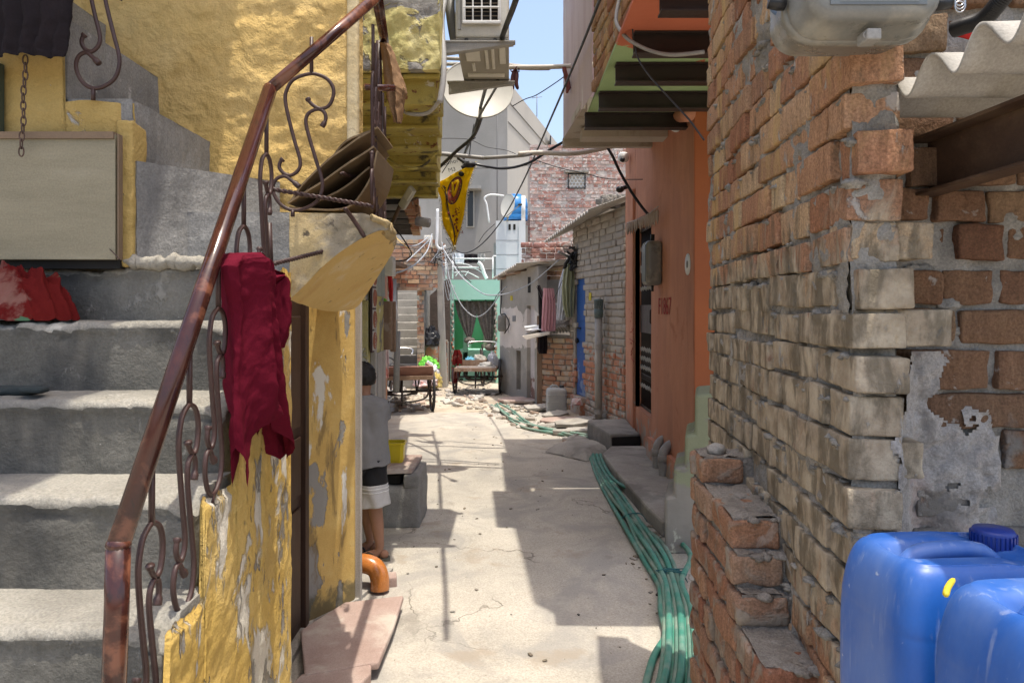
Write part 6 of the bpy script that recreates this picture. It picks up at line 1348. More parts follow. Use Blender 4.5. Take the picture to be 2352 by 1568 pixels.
tag(sl1.build('stone_slab',M['slab_pink'],at=G(800,1460),bevel=.008),'large pink sandstone slab lying at the foot of the brown door','stone slab')
sl2=MB().prism([G(690,1572,.03),G(853,1541,.03),G(852,1570,.03),V(-.66,2.62,.03),V(-.9,2.62,.03)],(0,0,.045)); tag(sl2.build('stone_slab',M['slab_pink'],at=G(780,1570),bevel=.008),'nearer broken pink slab cut off below the large pink slab','stone slab')
mb=MB().prism([V(-1.1,2.5,0),G(665,1535),G(720,1436),G(822,1386),V(-.70,4.2,0),V(-1.1,4.2,0)],(0,0,.03)); mb.wobble(.006,8,3); tag(mb.build('kerb',M['slab_grey']),kind='structure')
op=thing('orange_drain_elbow','glossy orange plastic drain elbow sticking out beside the yellow pillar','pipe',V(-.78,3.9,.1))
mb=MB().tube(catmull([V(-.98,3.93,.155),V(-.86,3.92,.155),V(-.79,3.91,.152),V(-.745,3.90,.13),V(-.725,3.895,.08),V(-.722,3.89,.02)],6),.052,18); mb.lathe([(.052,0),(.058,0),(.058,.04),(.052,.04)],V(-.88,3.92,.155),V(1,0,0),18,caps=False); mb.build('elbow',M['pvc_orange'],op)
tag(MB().rbox(V(-.72,4.0,.03),(.07,.05,.03),.008,rotz(.2)).build('loose_brick',M['slab_pink'],at=V(-.72,4,.03)),'pale brick lying behind the orange drain elbow','brick')
# stove block with a slab and yellow tub
st=thing('concrete_block','rough dark concrete block topped with a pink slab next to the boy','block',G(925,1214))
mb=MB().rbox(V(-.80,5.28,.145),(.145,.24,.15),.02,amp=.012,sc=8,nn=(6,6,6)); mb.rbox(V(-.715,5.28,.33),(.055,.24,.05),.015,amp=.01,sc=9); mb.build('block',M['concrete_dk'],st)
MB().box((-.90,5.1,.30),(-.80,5.45,.36)).build('slot',M['painted_shade'],st)
mb=MB().prism([V(-.98,5.02,.385),V(-.71,5.06,.385),V(-.70,5.55,.385),V(-.98,5.55,.385)],(0,0,.035)); mb.build('top_slab',M['slab_pink'],st,bevel=.006)
yb=thing('yellow_tub','yellow square plastic tub standing on the slab behind the boy','tub',V(-.87,5.3,.42)); c_=V(-.875,5.3,.42)
q=[(.055,0),(.06,.02),(.066,.13),(.074,.135),(.074,.15),(.066,.15),(.06,.03)]; mb=MB(); vs=[]
for r_,z in q: vs+=[c_+V(x*r_*1.15,y*r_,z) for x,y in ((1,.7),(.7,1),(-.7,1),(-1,.7),(-1,-.7),(-.7,-1),(.7,-1),(1,-.7))]
mb.add(vs,[(j*8+i,j*8+(i+1)%8,(j+1)*8+(i+1)%8,(j+1)*8+i) for j in range(len(q)-1) for i in range(8)]+[tuple(range(8))[::-1]],0,False); mb.build('tub_body',M['yellow_pl'],yb); MB().tube([c_+V(.066,-.03,.05),c_+V(.07,-.03,.10),c_+V(.07,.03,.10),c_+V(.066,.03,.05)],.004,5).build('embossed_label',M['yellow_pl'],yb)
# bags by the pole
for (nm,lab,u,v,Y,rx,ry,rz,mt_,sd) in (('black_bag','shiny black plastic garbage bag on the brick stack',988,792,14.15,.19,.15,.36,'bag_black',1),('green_bag','bright green plastic bag on the heap beside the pole',985,845,13.9,.20,.14,.22,'bag_green',2),('white_bag','white plastic sack on the heap left of the pole',988,868,13.8,.20,.15,.28,'bag_white',3),('red_sack','red and white printed sack below the white one',978,885,13.6,.24,.16,.22,'bag_red',4),('yellow_sack','pale yellow woven sack at the foot of the pole',998,889,13.7,.15,.12,.32,'bag_yellow',5)):
    p=P(u,v,Y); heap(nm,p,rx,ry,rz,M[mt_],lab,'bag',seed=sd,n=22,fold=.25)
    if p.z>.3: o=MB().rbox(V(p.x,p.y+.05,p.z/2),(rx*.9,ry*.8,p.z/2),.05,amp=.02,n=2).build('rubbish_pile',M['brick_grey'],at=V(p.x,p.y,0)); tag(o,{'black_bag':'pile of bricks carrying the black garbage bag','green_bag':'rubbish heap under the green bag','white_bag':'rubbish heap under the white sack'}.get(nm,'heap of rubble under a sack'),'pile')
# ================================================================ carts
def wheel(par,c,ax,r,name='wheel'):
    ax=Vector(ax).normalized(); a=ax.cross(UP).normalized(); b=UP
    w=MB().tube([Vector(c)+(a*math.cos(t)+b*math.sin(t))*r for t in [i*2*math.pi/30 for i in range(30)]],.021,8,closed=True).build(name,M['rubber'],par)
    MB().tube([Vector(c)+(a*math.cos(t)+b*math.sin(t))*(r-.022) for t in [i*2*math.pi/30 for i in range(30)]],.012,6,closed=True).build('rim',M['beam_rust'],w)
    mb=MB().tube([Vector(c)-ax*.05,Vector(c)+ax*.05],.022,8)
    for i in range(18): t=i*2*math.pi/18; mb.tube([Vector(c)+ax*(.03 if i%2 else -.03),Vector(c)+(a*math.cos(t)+b*math.sin(t))*(r-.03)],.0045,4)
    mb.build('spokes',M['beam_rust'],w); return w
def cart(name,label,origin,ang,bed_z,wid,lng,tilt=0):
    t=thing(name,label,'cart',origin); O=Vector(origin); Rm=rotz(ang)@Matrix.Rotation(tilt,3,'Y')
    def q(x,y,z): return O+Rm@V(x,y,z)
    mb=MB()
    for k in range(6): mb.obox(q(0,-lng/2+(k+.5)*lng/6,bed_z),(wid/2,lng/12-.006,.014),Rm)
    mb.build('bed',M['cart_wood'],t,bevel=.003)
    mb=MB(); mb.obox(q(0,-lng/2,bed_z+.0),(wid/2+.02,.022,.03),Rm); mb.obox(q(0,lng/2,bed_z),(wid/2+.02,.022,.03),Rm)
    for sx in (-1,1): mb.obox(q(sx*wid/2,0,bed_z),(.022,lng/2,.03),Rm)
    mb.build('bed_frame',M['wood'],t,bevel=.003)
    mb=MB()
    for sx in (-.6,0,.6): mb.tube([q(sx*wid/2,-lng/2+.1,bed_z-.03),q(sx*wid/2,-.05,.30)],.014,6); mb.tube([q(sx*wid/2,lng/2-.1,bed_z-.03),q(sx*wid/2,.0,.30)],.014,6)
    mb.tube([q(-wid/2-.05,-.05,.30),q(wid/2+.05,-.05,.30)],.018,8); mb.tube(catmull([q(-wid/2+.05,-lng/2+.05,bed_z-.03),q(-wid/2+.08,-lng/2,.26),q(0,-lng/2,.2),q(wid/2-.08,-lng/2,.26),q(wid/2-.05,-lng/2+.05,bed_z-.03)],5),.014,6)
    for k in range(4): mb.tube(catmull([q(-wid*.3,-lng*.4+k*.1,.36-.03*k),q(0,-lng*.4+k*.1,.28-.01*k),q(wid*.3,-lng*.4+k*.1,.36-.03*k)],5),.012,5)
    mb.tube([q(0,-lng/2+.05,bed_z-.03),q(0,-lng/2,.14)],.016,6)
    mb.build('chassis',M['beam'],t)
    for sx in (-1,1): wheel(t,q(sx*(wid/2+.06),-.05,.31),Rm@V(1,0,0),.31)
    wheel(t,q(0,lng/2+.75,.30),Rm@V(1,.2,0),.30)
    mb=MB().tube([q(0,lng/2+.75,.30),q(0,lng/2+.62,.85)],.018,8).tube([q(0,lng/2+.62,.72),q(0,lng/2-.02,.36)],.018,8).tube([q(0,lng/2+.2,.48),q(0,lng/2+.15,.78)],.016,8); mb.build('fork',M['beam'],t)
    MB().tube(catmull([q(-.26,lng/2+.45,.80),q(-.28,lng/2+.6,.88),q(-.1,lng/2+.64,.90),q(.1,lng/2+.64,.90),q(.28,lng/2+.6,.88),q(.26,lng/2+.45,.80)],5),.014,8).build('handlebar',M['chrome'],t)
    return t,q,Rm
cl,q,Rm=cart('pedal_cart','worn pedal cart with a reddish wooden tray in front of the far stairs',(-1.72,10.9,0),.22,.55,.86,1.05,.0)
mb=MB(); mb.obox(q(0,-.50,.64),(.45,.014,.085),Rm@Matrix.Rotation(.35,3,'X')); mb.build('tail_board',M['cart_wood'],cl,bevel=.003)
for sx in (-1,1): MB().obox(q(sx*.45,0,.63),(.014,.5,.07),Rm).build('side_board',M['cart_wood'],cl,bevel=.003)
sd=MB().ball(P(901,838,11.6),.085,8,sc=(1,1.3,.35)); p=P(901,846,11.6)
for sx in (-.04,.04): sd.tube([p+V(sx+.02*math.cos(a),.02*math.sin(a),-.10+a*.006) for a in [i*.6 for i in range(22)]],.006,5)
sd.tube([p-UP*.02,p-V(.05,0,.3)],.018,6); sd.tube(catmull([P(882,815,11.6),P(900,823,11.6),P(913,834,11.6)],5),.014,6); sd.build('saddle',M['black'],cl)
cr,q,Rm=cart('loaded_pedal_cart','pedal cart loaded with boards and bags in front of the mint house',(-.64,13.3,0),-.03,.47,.72,1.1)
def load(name,lab,mb,mat,at): return tag(mb.build(name,mat,at=at),lab,'load')
z=.50
load('cart_plank','pale plank lying across the loaded cart',MB().obox(q(0,-.42,z+.01),(.36,.06,.012),Rm),M['bare_wood'],q(0,-.42,z))
load('cart_tray','dark wooden tray on the loaded cart',MB().obox(q(-.08,-.1,z+.03),(.24,.18,.03),Rm).obox(q(-.08,-.28,z+.07),(.24,.012,.06),Rm).obox(q(-.32,-.1,z+.07),(.012,.18,.06),Rm).obox(q(.16,-.1,z+.07),(.012,.18,.06),Rm),M['wood'],q(-.08,-.1,z))
heap('white_bundle',q(.28,.05,z),.12,.11,.26,M['bag_white'],'white plastic bundle at the right side of the loaded cart','bag',seed=7,n=18)
heap('grey_sack',q(.18,-.3,z+.02),.16,.10,.08,M['pvc_grey'],'flat grey sack on the tail of the loaded cart','sack',seed=8,n=16)
heap('blue_rag',q(-.16,.1,z+.05),.12,.1,.11,plain('blue_rag_cloth',(.10,.30,.42),.9),'small blue rag on the loaded cart','rag',seed=9,n=16)
heap('cloth_pile',q(.02,.2,z),.17,.14,.20,M['slab_grey'],'dusty cloth pile in the middle of the loaded cart','cloth',seed=10,n=18)
cloth_tube('red_patterned_cloth',[(803,1043,1056),(815,1040,1062),(840,1038,1062),(865,1037,1056),(880,1038,1048)],M['saree_red'],13.0,.12,'red and orange patterned cloth hung over the cart left side','cloth',folds=6,amp=.03,seed=6,nu=40,nv=20)
cloth_tube('red_banner',[(760,882,888),(800,881,892),(840,880,894),(868,880,893)],M['bag_red'],9.9,.05,'narrow red and white cloth strip hanging at the pedal cart','cloth',folds=4,amp=.02,seed=11,nu=24,nv=16)
# ================================================================ yellow pennant
fl=thing('yellow_pennant','yellow fringed triangular pennant with red script hanging from the cables over the lane','flag',P(1043,420,8.0))
TL,TR,BT=P(997,424,8.0),P(1090,371,7.85),P(1044,566,7.95)
def f_flag(s,t,off=0):
    a=TL.lerp(TR,s); w=BT+ (TR-TL)*.10*(s-.5); p=a.lerp(w,t**.95)
    p.y+=.03*math.sin(s*9+t*4)*(.4+t)+.02*fbm((s*3,t*5,0),1.5,2)-off; p.x+=.012*math.sin(t*9+s*2)+ (.018*math.sin(t*7) if s<.2 else 0)
    return p
MB().grid(f_flag,60,80).build('cloth',M['flag'],fl,solid=.003)
mb=MB()
rd=random.Random(1)
for side in (0,1):
    for k in range(70):
        p=f_flag(side,k/70); d=V((-1 if side==0 else 1)*rd.uniform(.012,.032),rd.uniform(-.012,.012),rd.uniform(-.022,.008)); mb.tube([p,p+d],[.0045,.002],4)
for k in range(14): p=f_flag(k/13,1); mb.tube([p,p+V(rd.uniform(-.03,.03),0,-rd.uniform(.02,.06))],[.005,.002],4)
mb.build('fringe',M['fringe'],fl)
def f_med(s,t):
    a=2*math.pi*s; return f_flag(.50+.23*t*math.cos(a),.23+.165*t*math.sin(a)*1.0,.006)
MB().grid(f_med,36,8).build('printed_disc',M['flag_red'],fl)
mb=MB().tube([f_flag(.50+.235*math.cos(a),.23+.17*math.sin(a),.007) for a in [i*2*math.pi/40 for i in range(40)]],.006,5,closed=True)
mb.tube([f_flag(.16+.27*k/40,.06+.86*k/40,.006) for k in range(41)],.0055,5); mb.tube([f_flag(.12+.27*k/40,.07+.86*k/40,.006) for k in range(41)],.003,4)
for k in range(38): mb.ball(f_flag(.19+.26*k/38,.08+.84*k/38,.006),.008,4,sc=(1,.4,1))
mb.build('border_line',M['flag_border'],fl)
MB().tube(catmull([f_flag(.44,.10,.011),f_flag(.50,.30,.011),f_flag(.60,.13,.011),f_flag(.46,.12,.011)],4),.014,5).build('disc_emblem',M['flag'],fl)
for (txt,s_,t_,sz) in (('जय माता',.55,.62,.105),('दी',.66,.52,.10)):
    p=f_flag(s_,t_,.016); text_mesh(txt,'lettering',frame(p,(.30,0,-.95),(.95,0,.30)),M['flag_ink'],fl,sz,.001)
mb=MB()
for k in range(7): p=f_flag(.3+.1*(k%3)+.05*k,.5+.06*k,.008); mb.ball(p,.014,5,sc=(1,.3,1),amp=.5,seed=k)
mb.build('small_motif',M['flag_ink'],fl)
mb=MB().ball(P(1078,378,7.8),.05,7,sc=(1.4,.7,.7),amp=.3,seed=4); mb.tube(catmull([P(1052,362,7.9),P(1066,372,7.85),P(1078,376,7.8),P(1060,385,7.8)],5),.02,6); mb.build('tie_knot',M['cable'],fl)
# ================================================================ cables and poles over the lane
wire('thick_cable',[P(1215,-110,2.9),P(1185,0,3.44),P(1150,95,4.3),P(1112,215,5.9),P(1090,300,7.2),P(1070,345,8.2),P(1063,372,8.6)],.0165,M['cable'],'thick black cable sloping down from the air conditioner side to the pennant')
wire('thick_cable',[P(1108,262,6.4),P(1088,312,7.0),P(1050,346,7.4),P(1008,385,7.8),P(985,402,7.9)],.018,M['cable'],'thick black cable branching left to behind the yellow soffit')
wire('black_cable',[P(1420,-120,3.6),P(1372,15,4.6),P(1318,150,5.8),P(1262,280,7.4),P(1200,420,9.4),P(1150,510,11.2),P(1105,562,12.6),P(1070,581,13.3),P(1045,573,13.8),P(1026,548,14.1)],.0105,M['cable'],'long black cable crossing the sky and sagging to the concrete pole')
wire('black_hose_cable',[P(1075,372,7.9),P(1110,381,7.9),P(1160,387,7.8),P(1215,374,7.7),P(1270,340,7.5),P(1320,314,7.3),P(1352,308,7.2),P(1380,320,7.2),P(1405,355,7.2),P(1424,395,7.2),P(1455,448,7.1),P(1490,494,7.0),P(1530,528,6.9),P(1552,545,6.8)],.0155,plain('black_blue_hose',(.015,.018,.028),.4),'heavy black cable arching from the pennant to the orange house meter')
jb=MB().rbox(P(1520,520,6.85),(.03,.16,.03),.01,Matrix.Rotation(.5,3,'X')).tube([P(1498,505,6.9),P(1550,546,6.75)],.03,6); tag(jb.build('cable_joint',M['cable'],at=P(1520,520,6.85)),'taped cable joint hanging on the orange wall above the meter','cable joint')
wire('cable_hanger',[P(1352,272,7.2),P(1352,308,7.2)],.008,M['pvc_cream'],'short strap holding the arched black cable under the balcony','strap')
o=MB().tube(catmull([P(1008,353,7.6),P(1060,358,7.6),P(1112,363,7.6)],4),.022,10).tube(catmull([P(1110,363,7.6),P(1200,357,7.5),P(1228,350,7.5)],4),.020,10).build('conduit_pipe',M['pvc_grey'],at=P(1100,363,7.6)); tag(o,'grey plastic conduit pipe crossing the lane behind the pennant','pipe')
o=MB().tube(catmull([P(1190,354,7.5),P(1240,351,7.5),P(1300,353,7.5),P(1350,348,7.5),P(1440,328,7.5)],6),.026,10).build('conduit_pipe',M['pvc_cream'],at=P(1300,353,7.5)); tag(o,'pale bent conduit pipe running to the orange house corner','pipe')
for (a,b,r_,mt_,lab) in ((P(1010,163,6.6),P(1372,147,6.35),.021,'pvc_cream','smooth cream pole spanning the lane below the sky'),(P(1010,148,6.75),P(1262,157,6.55),.017,'bare_wood','middle bamboo pole resting behind the cream pole'),(P(1010,134,6.9),P(1264,156,6.6),.017,'bare_wood','topmost thin bamboo pole over the lane')):
    mb=MB().tube([a.lerp(b,i/12)+UP*.01*math.sin(i*.5) for i in range(13)],r_,8); tag(mb.build('lane_pole',M[mt_],at=a),lab,'pole')
mb=MB()
for dx in (-4,4): mb.tube(catmull([P(1184+dx*.3,160,6.5),P(1183+dx,172,6.48),P(1181+dx*1.1,190,6.48),P(1184+dx*1.4,206,6.48)],4),[.008,.014,.017,.018,.019,.02,.02,.02,.02,.019,.018,.015,.006],6)
mb.tube(catmull([P(1172,155,6.5),P(1176,165,6.46),P(1190,152,6.46),P(1192,166,6.46)],5),.006,5)
tag(mb.build('rag_tassel',plain('maroon_rag',(.09,.03,.03),.9),at=P(1184,180,6.5)),'dark maroon rag tassels tied in the middle of the cream pole','rag')
cloth_tube('red_sock_rag',[(154,1290,1300),(165,1292,1303),(185,1297,1309),(202,1300,1311),(214,1300,1306)],plain('dusty_red_rag',(.20,.06,.05),.9),6.35,.06,'dusty red rag hanging at the right end of the cream pole','rag',folds=3,amp=.008,seed=9,nu=24,nv=16)
CW=[([(640,150),(690,230),(745,315),(800,375),(870,430),(935,462),(1050,458),(1160,420),(1250,368),(1330,300),(1400,238)],13.4,10.9,.011,'cable_w','pale cable sagging from the pole across the mint house to the brick corner'),
 ([(640,120),(670,250),(690,360),(725,450),(780,545),(850,603),(910,590),(970,530),(1030,440),(1062,410)],13.4,12.8,.010,'cable_w','white cable looping low in front of the mint doorway'),
 ([(575,65),(562,120),(540,180),(480,250),(410,295),(325,325)],13.8,7.0,.010,'cable_w','white cable running from the pole back to the cream meter cabinet'),
 ([(560,100),(500,160),(410,245)],13.8,11.5,.010,'cable_w','thin white cable above the looping cable left of the pole'),
 ([(550,85),(470,140),(325,130)],13.8,8.0,.010,'cable_w','straight white cable from the pole to the beamed balcony'),
 ([(300,0),(360,60),(420,150),(440,200),(400,235),(330,240)],7.5,7.2,.007,'cable','thin black wire loop below the beamed balcony'),
 ([(985,0),(920,60),(880,120)],12,12.6,.006,'cable','short thin wire under the pennant tip'),
 ([(690,200),(760,310),(830,380)],13.5,13.2,.010,'cable','black cable stub by the concrete pole'),
 ([(1035,420),(990,480),(990,500)],14.2,14.8,.008,'cable','thin wire at the top right of the mint doorway')]
for pts,ya,yb_,r_,mt_,lab in CW: wire('cable',[z5(x,y,lerp(ya,yb_,i/(len(pts)-1))) for i,(x,y) in enumerate(pts)],r_,M[mt_],lab)
CB=[([(1900,280),(1920,380),(1990,490),(2060,570),(2170,690),(2260,790),(2352,915)],3.9,3.2,.0045,'thin black wire hanging from the balcony soffit to the brick wall'),
 ([(1810,-40),(1785,60),(1780,150),(1830,230),(1890,280),(2010,335),(2150,360),(2352,340)],4.2,3.6,.011,'grey-blue conduit curling down the brick balcony side'),
 ([(1905,-20),(1885,120),(1890,290)],3.8,3.9,.004,'thin wire dropping past the steel joists'),
 ([(1540,470),(1525,560),(1530,680),(1560,740),(1660,800),(1760,880)],6.4,7.2,.006,'thin twisted wire along the pink balcony corner'),
 ([(1100,695),(1180,650),(1250,625),(1340,570),(1440,500),(1480,460)],7.4,6.8,.005,'thin wire sloping over the sky from the dish to the cream pole'),
 ([(625,905),(740,905),(830,915),(930,960),(1050,980),(1120,1005)],9,9,.005,'thin wire crossing in front of the tall grey house'),
 ([(850,810),(830,920),(820,1010)],8,8,.006,'thin black wire hanging from the dish to the pennant'),
 ([(640,1130),(700,1040),(770,960),(860,900)],8.1,7.6,.005,'thin black wire rising from behind the pennant'),
 ([(850,1100),(1000,1095),(1200,1080),(1260,1060)],8,8,.004,'thin straight wire right of the pennant top'),
 ([(1260,1050),(1420,1100),(1560,1130),(1700,1165),(1830,1172),(1960,1172)],8,7.5,.005,'thin black wire in front of the red brick wall')]
for pts,ya,yb_,r_,lab in CB: wire('thin_wire',[z4(x,y,lerp(ya,yb_,i/(len(pts)-1))) for i,(x,y) in enumerate(pts)],r_,M['cable'] if 'conduit' not in lab else M['pvc_grey'],lab)
# ================================================================ the boy
by=thing('person','boy in grey t-shirt, black shorts and flip-flops, standing with his back turned','person',V(-.89,4.42,0))
O=V(-.925,4.44,0); fd=V(-.45,.89,0).normalized(); rt=V(fd.y,-fd.x,0)   # facing and the body's right
def b_(r_,f_,z): return O+rt*r_+fd*f_+UP*z
jo=[b_(0,0,.60),b_(0,.0,.74),b_(0,-.005,.88),b_(0,-.01,.975),b_(0,.005,1.035),b_(0,.02,1.085),b_(0,.022,1.135)]
rad=[(.105,.085),(.098,.078),(.108,.08),(.075,.06),(.040,.040),(.062,.066),(.072,.080)]
edges=[(0,1),(1,2),(2,3),(3,4),(4,5),(5,6)]
def chain(root,pts,rs):
    i=root
    for p,r_ in zip(pts,rs): jo.append(Vector(p)); rad.append((r_,r_)); edges.append((i,len(jo)-1)); i=len(jo)-1
    return i
fdir=V(-.98,-.18,0).normalized()
def leg(hip,knee,ank,toe_dir):
    chain(0,[hip,hip.lerp(knee,.5),knee,knee.lerp(ank,.35),ank.lerp(knee,.18),ank,ank+toe_dir*.03-UP*.03,ank+toe_dir*.09-UP*.042,ank+toe_dir*.13-UP*.046],[.072,.062,.047,.047,.032,.028,.032,.029,.022])
aR=V(-.815,4.40,.072); leg(b_(.055,.0,.52),V(-.855,4.43,.335),aR,fdir)
aL=V(-.90,4.53,.072); leg(b_(-.055,.01,.52),V(-.93,4.52,.335),aL,fdir)
def arm(sx):
    sh=b_(sx*.118,-.005,.95); el=b_(sx*.135,.07,.78); wr=b_(sx*.10,.20,.80)
    k=chain(2,[sh,sh.lerp(el,.5),el,el.lerp(wr,.4),wr,wr+fd*.035],[.042,.036,.030,.029,.020,.020])
    for j in range(4):
        base=wr+fd*.05+rt*(j-1.5)*.014*1.0; L_=[.042,.050,.046,.036][j]
        chain(k,[base,base+fd*L_*.5-UP*.004,base+fd*L_-UP*.014],[.0085,.0078,.0068])
    chain(k,[wr+fd*.03-rt*sx*.022,wr+fd*.055-rt*sx*.032-UP*.005],[.009,.0075])
arm(1); arm(-1)
base=WORLD_AT['person']; me=bpy.data.meshes.new('body'); me.from_pydata([tuple(p-base) for p in jo],edges,[]); me.materials.append(M['skin'])
bo=bpy.data.objects.new('body',me); COL.objects.link(bo); bo.parent=by; WORLD_AT['body']=base
sk_=bo.modifiers.new('skin','SKIN'); sk_.use_smooth_shade=True; sk_.branch_smoothing=.6
for i,r_ in enumerate(rad): me.skin_vertices[0].data[i].radius=r_
me.skin_vertices[0].data[0].use_root=True
ss=bo.modifiers.new('sub','SUBSURF'); ss.levels=2; ss.render_levels=2
hc=b_(0,.022,1.128)
hM=basis(rt,fd,UP)
for sx in (-1,1): MB().ball(hc+rt*sx*.073-UP*.02-fd*.005,.024,7,sc=(.35,.7,1.1),M=hM).build('ear',M['skin'],by)
MB().ball(hc+fd*.088-UP*.02,.014,6,sc=(.8,1,1.2),M=hM).build('nose',M['skin'],by)
for sx in (-1,1): MB().ball(hc+rt*sx*.03+fd*.075+UP*.0,.011,6,M=hM).build('eye',M['white_paint'],by)
MB().tube([hc+rt*-.02+fd*.078-UP*.055,hc+fd*.084-UP*.056,hc+rt*.02+fd*.078-UP*.055],.005,5).build('mouth',plain('lip',(.22,.08,.06),.5),by)
mb=MB(); vs=[];fs=[];n=22
for j in range(n+1):
    for i in range(2*n):
        th=math.pi*(.70*j/n); ph=math.pi*i/n; d=V(math.sin(th)*math.cos(ph),math.sin(th)*math.sin(ph),math.cos(th))
        front=max(0,d.y); lim=1-.55*front*(j/n); th2=th*lim; d=V(math.sin(th2)*math.cos(ph),math.sin(th2)*math.sin(ph),math.cos(th2))
        r_=.086+.005*fbm(d,6,1)+.003*fbm(d,18,2); p=hc+hM@V(d.x*r_*.92,d.y*r_*1.06-.004,d.z*r_*1.06+.006); vs.append(p)
for j in range(n):
    for i in range(2*n): fs.append((j*2*n+i,(j+1)*2*n+i,(j+1)*2*n+(i+1)%(2*n),j*2*n+(i+1)%(2*n)))
mb.add(vs,fs,0,True); mb.build('hair',M['hair'],by)
rows=[(1.02,.052,.05,-.0),(1.005,.075,.058,-.0),(.985,.135,.07,-.005),(.955,.158,.08,-.006),(.90,.150,.093,-.006),(.82,.142,.098,-.004),(.72,.142,.104,0),(.64,.148,.112,.0),(.585,.152,.118,.0)]
def f_sh(s,t):
    k=t*(len(rows)-1); i=min(len(rows)-2,int(k)); f=k-i; z,rx,ry,oy=[lerp(a,c,f) for a,c in zip(rows[i],rows[i+1])]
    a=2*math.pi*s; ex=2.6; ca,sa=math.cos(a),math.sin(a); rr_=(abs(ca)**ex+abs(sa)**ex)**(-1/ex)
    w=.006*math.sin(a*6+2*math.sin(t*5))*t+.012*fbm((ca*1.3,sa*1.3,t*3),1.5,3)*min(1,t*2)
    z-=.030*max(0,-ca)*max(0,t-.7)/.3+.014*fn((ca*2,sa*2,1))*max(0,t-.75)*4
    return b_((rx+w)*ca*rr_,(ry+w)*sa*rr_+oy,z)
mb=MB().grid(f_sh,72,60)
for sx in (-1,1):
    def f_sl(s,t,sx=sx):
        a=2*math.pi*s; c_=b_(sx*.122,-.005,.952).lerp(b_(sx*.140,.05,.84),t); r_=lerp(.046,.050,t)+.004*fbm((math.cos(a),math.sin(a),t*2),2,sx); return c_+rt*math.cos(a)*r_*.9+fd*math.sin(a)*r_+UP*.02*math.cos(a)*sx
    mb.grid(f_sl,28,14)
mb.build('tshirt',M['tshirt'],by,solid=.004)
def shorts_leg(hip,knee,z0,z1,n0,n1):
    def f(s,t):
        z=lerp(z0,z1,t); a=2*math.pi*s; k=(hip.z-z)/(hip.z-knee.z); c_=hip.lerp(knee,max(-.1,k)); r_=lerp(.094,.088,max(0,min(1,k)))+.005*math.sin(a*5+z*20)+.008*fbm((math.cos(a)*1.2,math.sin(a)*1.2,z*6),1.6,1)
        return V(c_.x+math.cos(a)*r_,c_.y+math.sin(a)*r_*1.05,z+.012*math.cos(a)*max(0,k-.5))
    return f
for (hip,knee,zb) in ((b_(.05,.0,.56),V(-.855,4.43,.335),.335),(b_(-.05,.01,.56),V(-.945,4.52,.335),.34)):
    sO=MB().grid(shorts_leg(hip,knee,.62,.47,0,1),40,14).build('shorts',M['shorts'],by,solid=.004)
    MB().grid(shorts_leg(hip,knee,.4705,zb,0,1),40,12).build('hem',M['shorts_hem'],sO,solid=.004)
    for zz in (.452,.430): MB().grid(lambda s,t,zz=zz,f=shorts_leg(hip,knee,zz,zz-.006,0,1),h=hip: (lambda p: p+(p-V(h.x,h.y,p.z)).normalized()*.004)(f(s,t)),40,1).build('stripe',M['white_stripe'],sO,solid=.002)
for ank in (aR,aL):
    c_=ank+fdir*.055-UP*.062; Mf=basis(fdir,V(-fdir.y,fdir.x,0),UP)
    so_=MB().rbox(c_,(.115,.042,.008),.007,Mf,nn=(6,4,1)); fo=so_.build('flip_flop',M['sole'],by)
    tc=ank+fdir*.105-UP*.02; sd=V(-fdir.y,fdir.x,0); mb=MB()
    for sx in (-1,1): mb.tube(catmull([tc-UP*.028,tc+sd*sx*.018-fdir*.025+UP*.004,tc+sd*sx*.034-fdir*.06-UP*.006,tc+sd*sx*.038-fdir*.07-UP*.035],5),.006,6)
    mb.build('strap',M['rubber'],fo)
    for j in range(5): MB().ball(ank+fdir*(.142-.008*j)+sd*(j-2)*.0135*(1 if ank is aR else -1)-UP*.047,.0095-.0008*j,6,sc=(1.5,1,.9),M=Mf).build('toe',M['skin'],by)
    MB().ball(ank-fdir*.022-UP*.035,.030,8,sc=(1.0,.95,.95),M=Mf).build('heel',M['skin'],by)

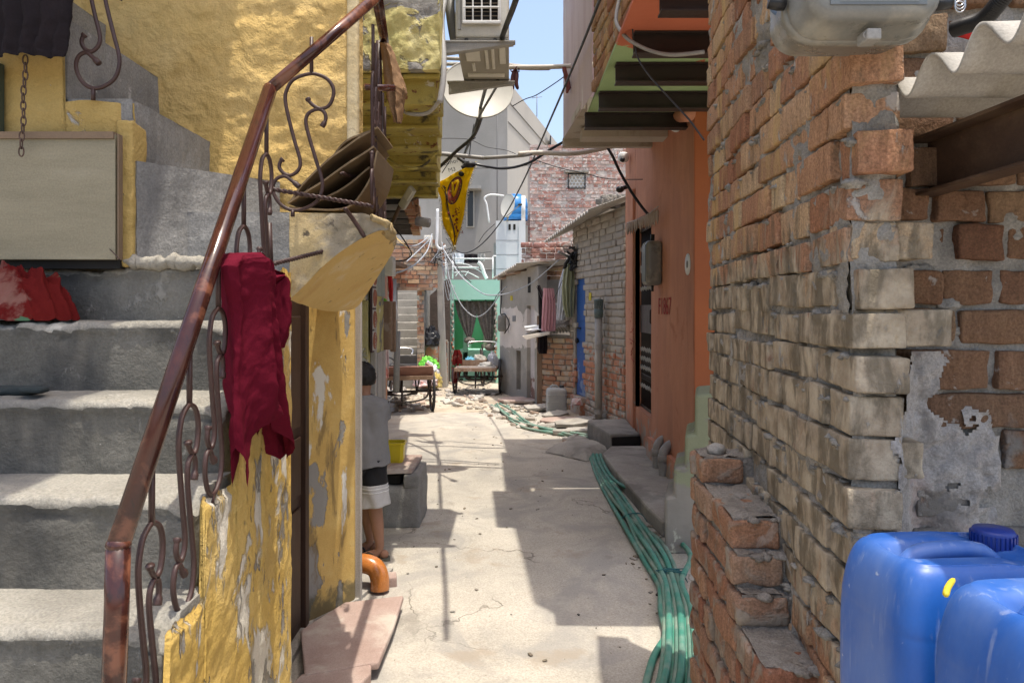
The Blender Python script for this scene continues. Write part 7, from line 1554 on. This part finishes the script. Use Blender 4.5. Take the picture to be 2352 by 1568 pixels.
# small litter on the lane
lt=MB(); rd=random.Random(21)
for k in range(200):
    Y=3+7*rd.random(); x=rd.uniform(-.7,.75 if Y<6 else .5); e=rd.random(); s=.0015+.007*rd.random()**5
    lt.rbox(V(x,Y,.010+s*.3),(s*rd.uniform(.8,2.2),s,s*.4),s*.2,Euler((rd.uniform(-.3,.3),rd.uniform(-.3,.3),rd.uniform(0,3))).to_matrix(),n=0)
for k in range(70):
    Y=rd.uniform(2.9,5.5); x=.78+rd.uniform(-.06,.2) if Y<4.5 else .95+rd.uniform(-.1,.05); s=.004+.012*rd.random()**2; lt.rbox(V(x,Y,.012),(s*1.8,s,s*.4),s*.2,rotz(rd.uniform(0,3)),n=0)
tag(lt.build('litter',surf('lane_litter',[(.08,.065,.05),(.2,.17,.13)],30,.9,0,island=[(.05,.045,.04),(.30,.25,.18),(.16,.13,.10),(.42,.40,.36)])),kind='stuff')
# ================================================================ camera, sun, sky
cam=bpy.data.cameras.new('camera'); co=bpy.data.objects.new('camera',cam); COL.objects.link(co)
cam.sensor_width=36; cam.lens=F/2352*36; cam.shift_y=-(784-HV)/2352; cam.clip_start=.05; cam.clip_end=500
co.location=(0,0,EYE); co.rotation_euler=(R(90),0,0); SC.camera=co
sl_=bpy.data.lights.new('sun','SUN'); so=bpy.data.objects.new('sun',sl_); COL.objects.link(so)
sl_.energy=2.3; sl_.angle=R(.53); sl_.color=(1,.93,.81); so.rotation_euler=(-SUN).to_track_quat('-Z','Y').to_euler(); so.location=(2,-2,12)
w=bpy.data.worlds.new('World'); SC.world=w; w.use_nodes=True; t=w.node_tree
bg=t.nodes['Background']; sk=t.nodes.new('ShaderNodeTexSky'); sk.sky_type='NISHITA'; sk.sun_disc=False
s=SUN.normalized(); sk.sun_elevation=math.asin(s.z); sk.sun_rotation=math.atan2(s.x,s.y); sk.dust_density=5.0; sk.air_density=1.0; sk.ozone_density=.5; sk.altitude=200
t.links.new(sk.outputs[0],bg.inputs[0]); bg.inputs[1].default_value=.15
SC.view_settings.view_transform='Standard'; SC.view_settings.look='None'; SC.view_settings.exposure=1.12; SC.view_settings.gamma=1
SC.cycles.max_bounces=8; SC.cycles.diffuse_bounces=4; SC.cycles.use_denoising=True
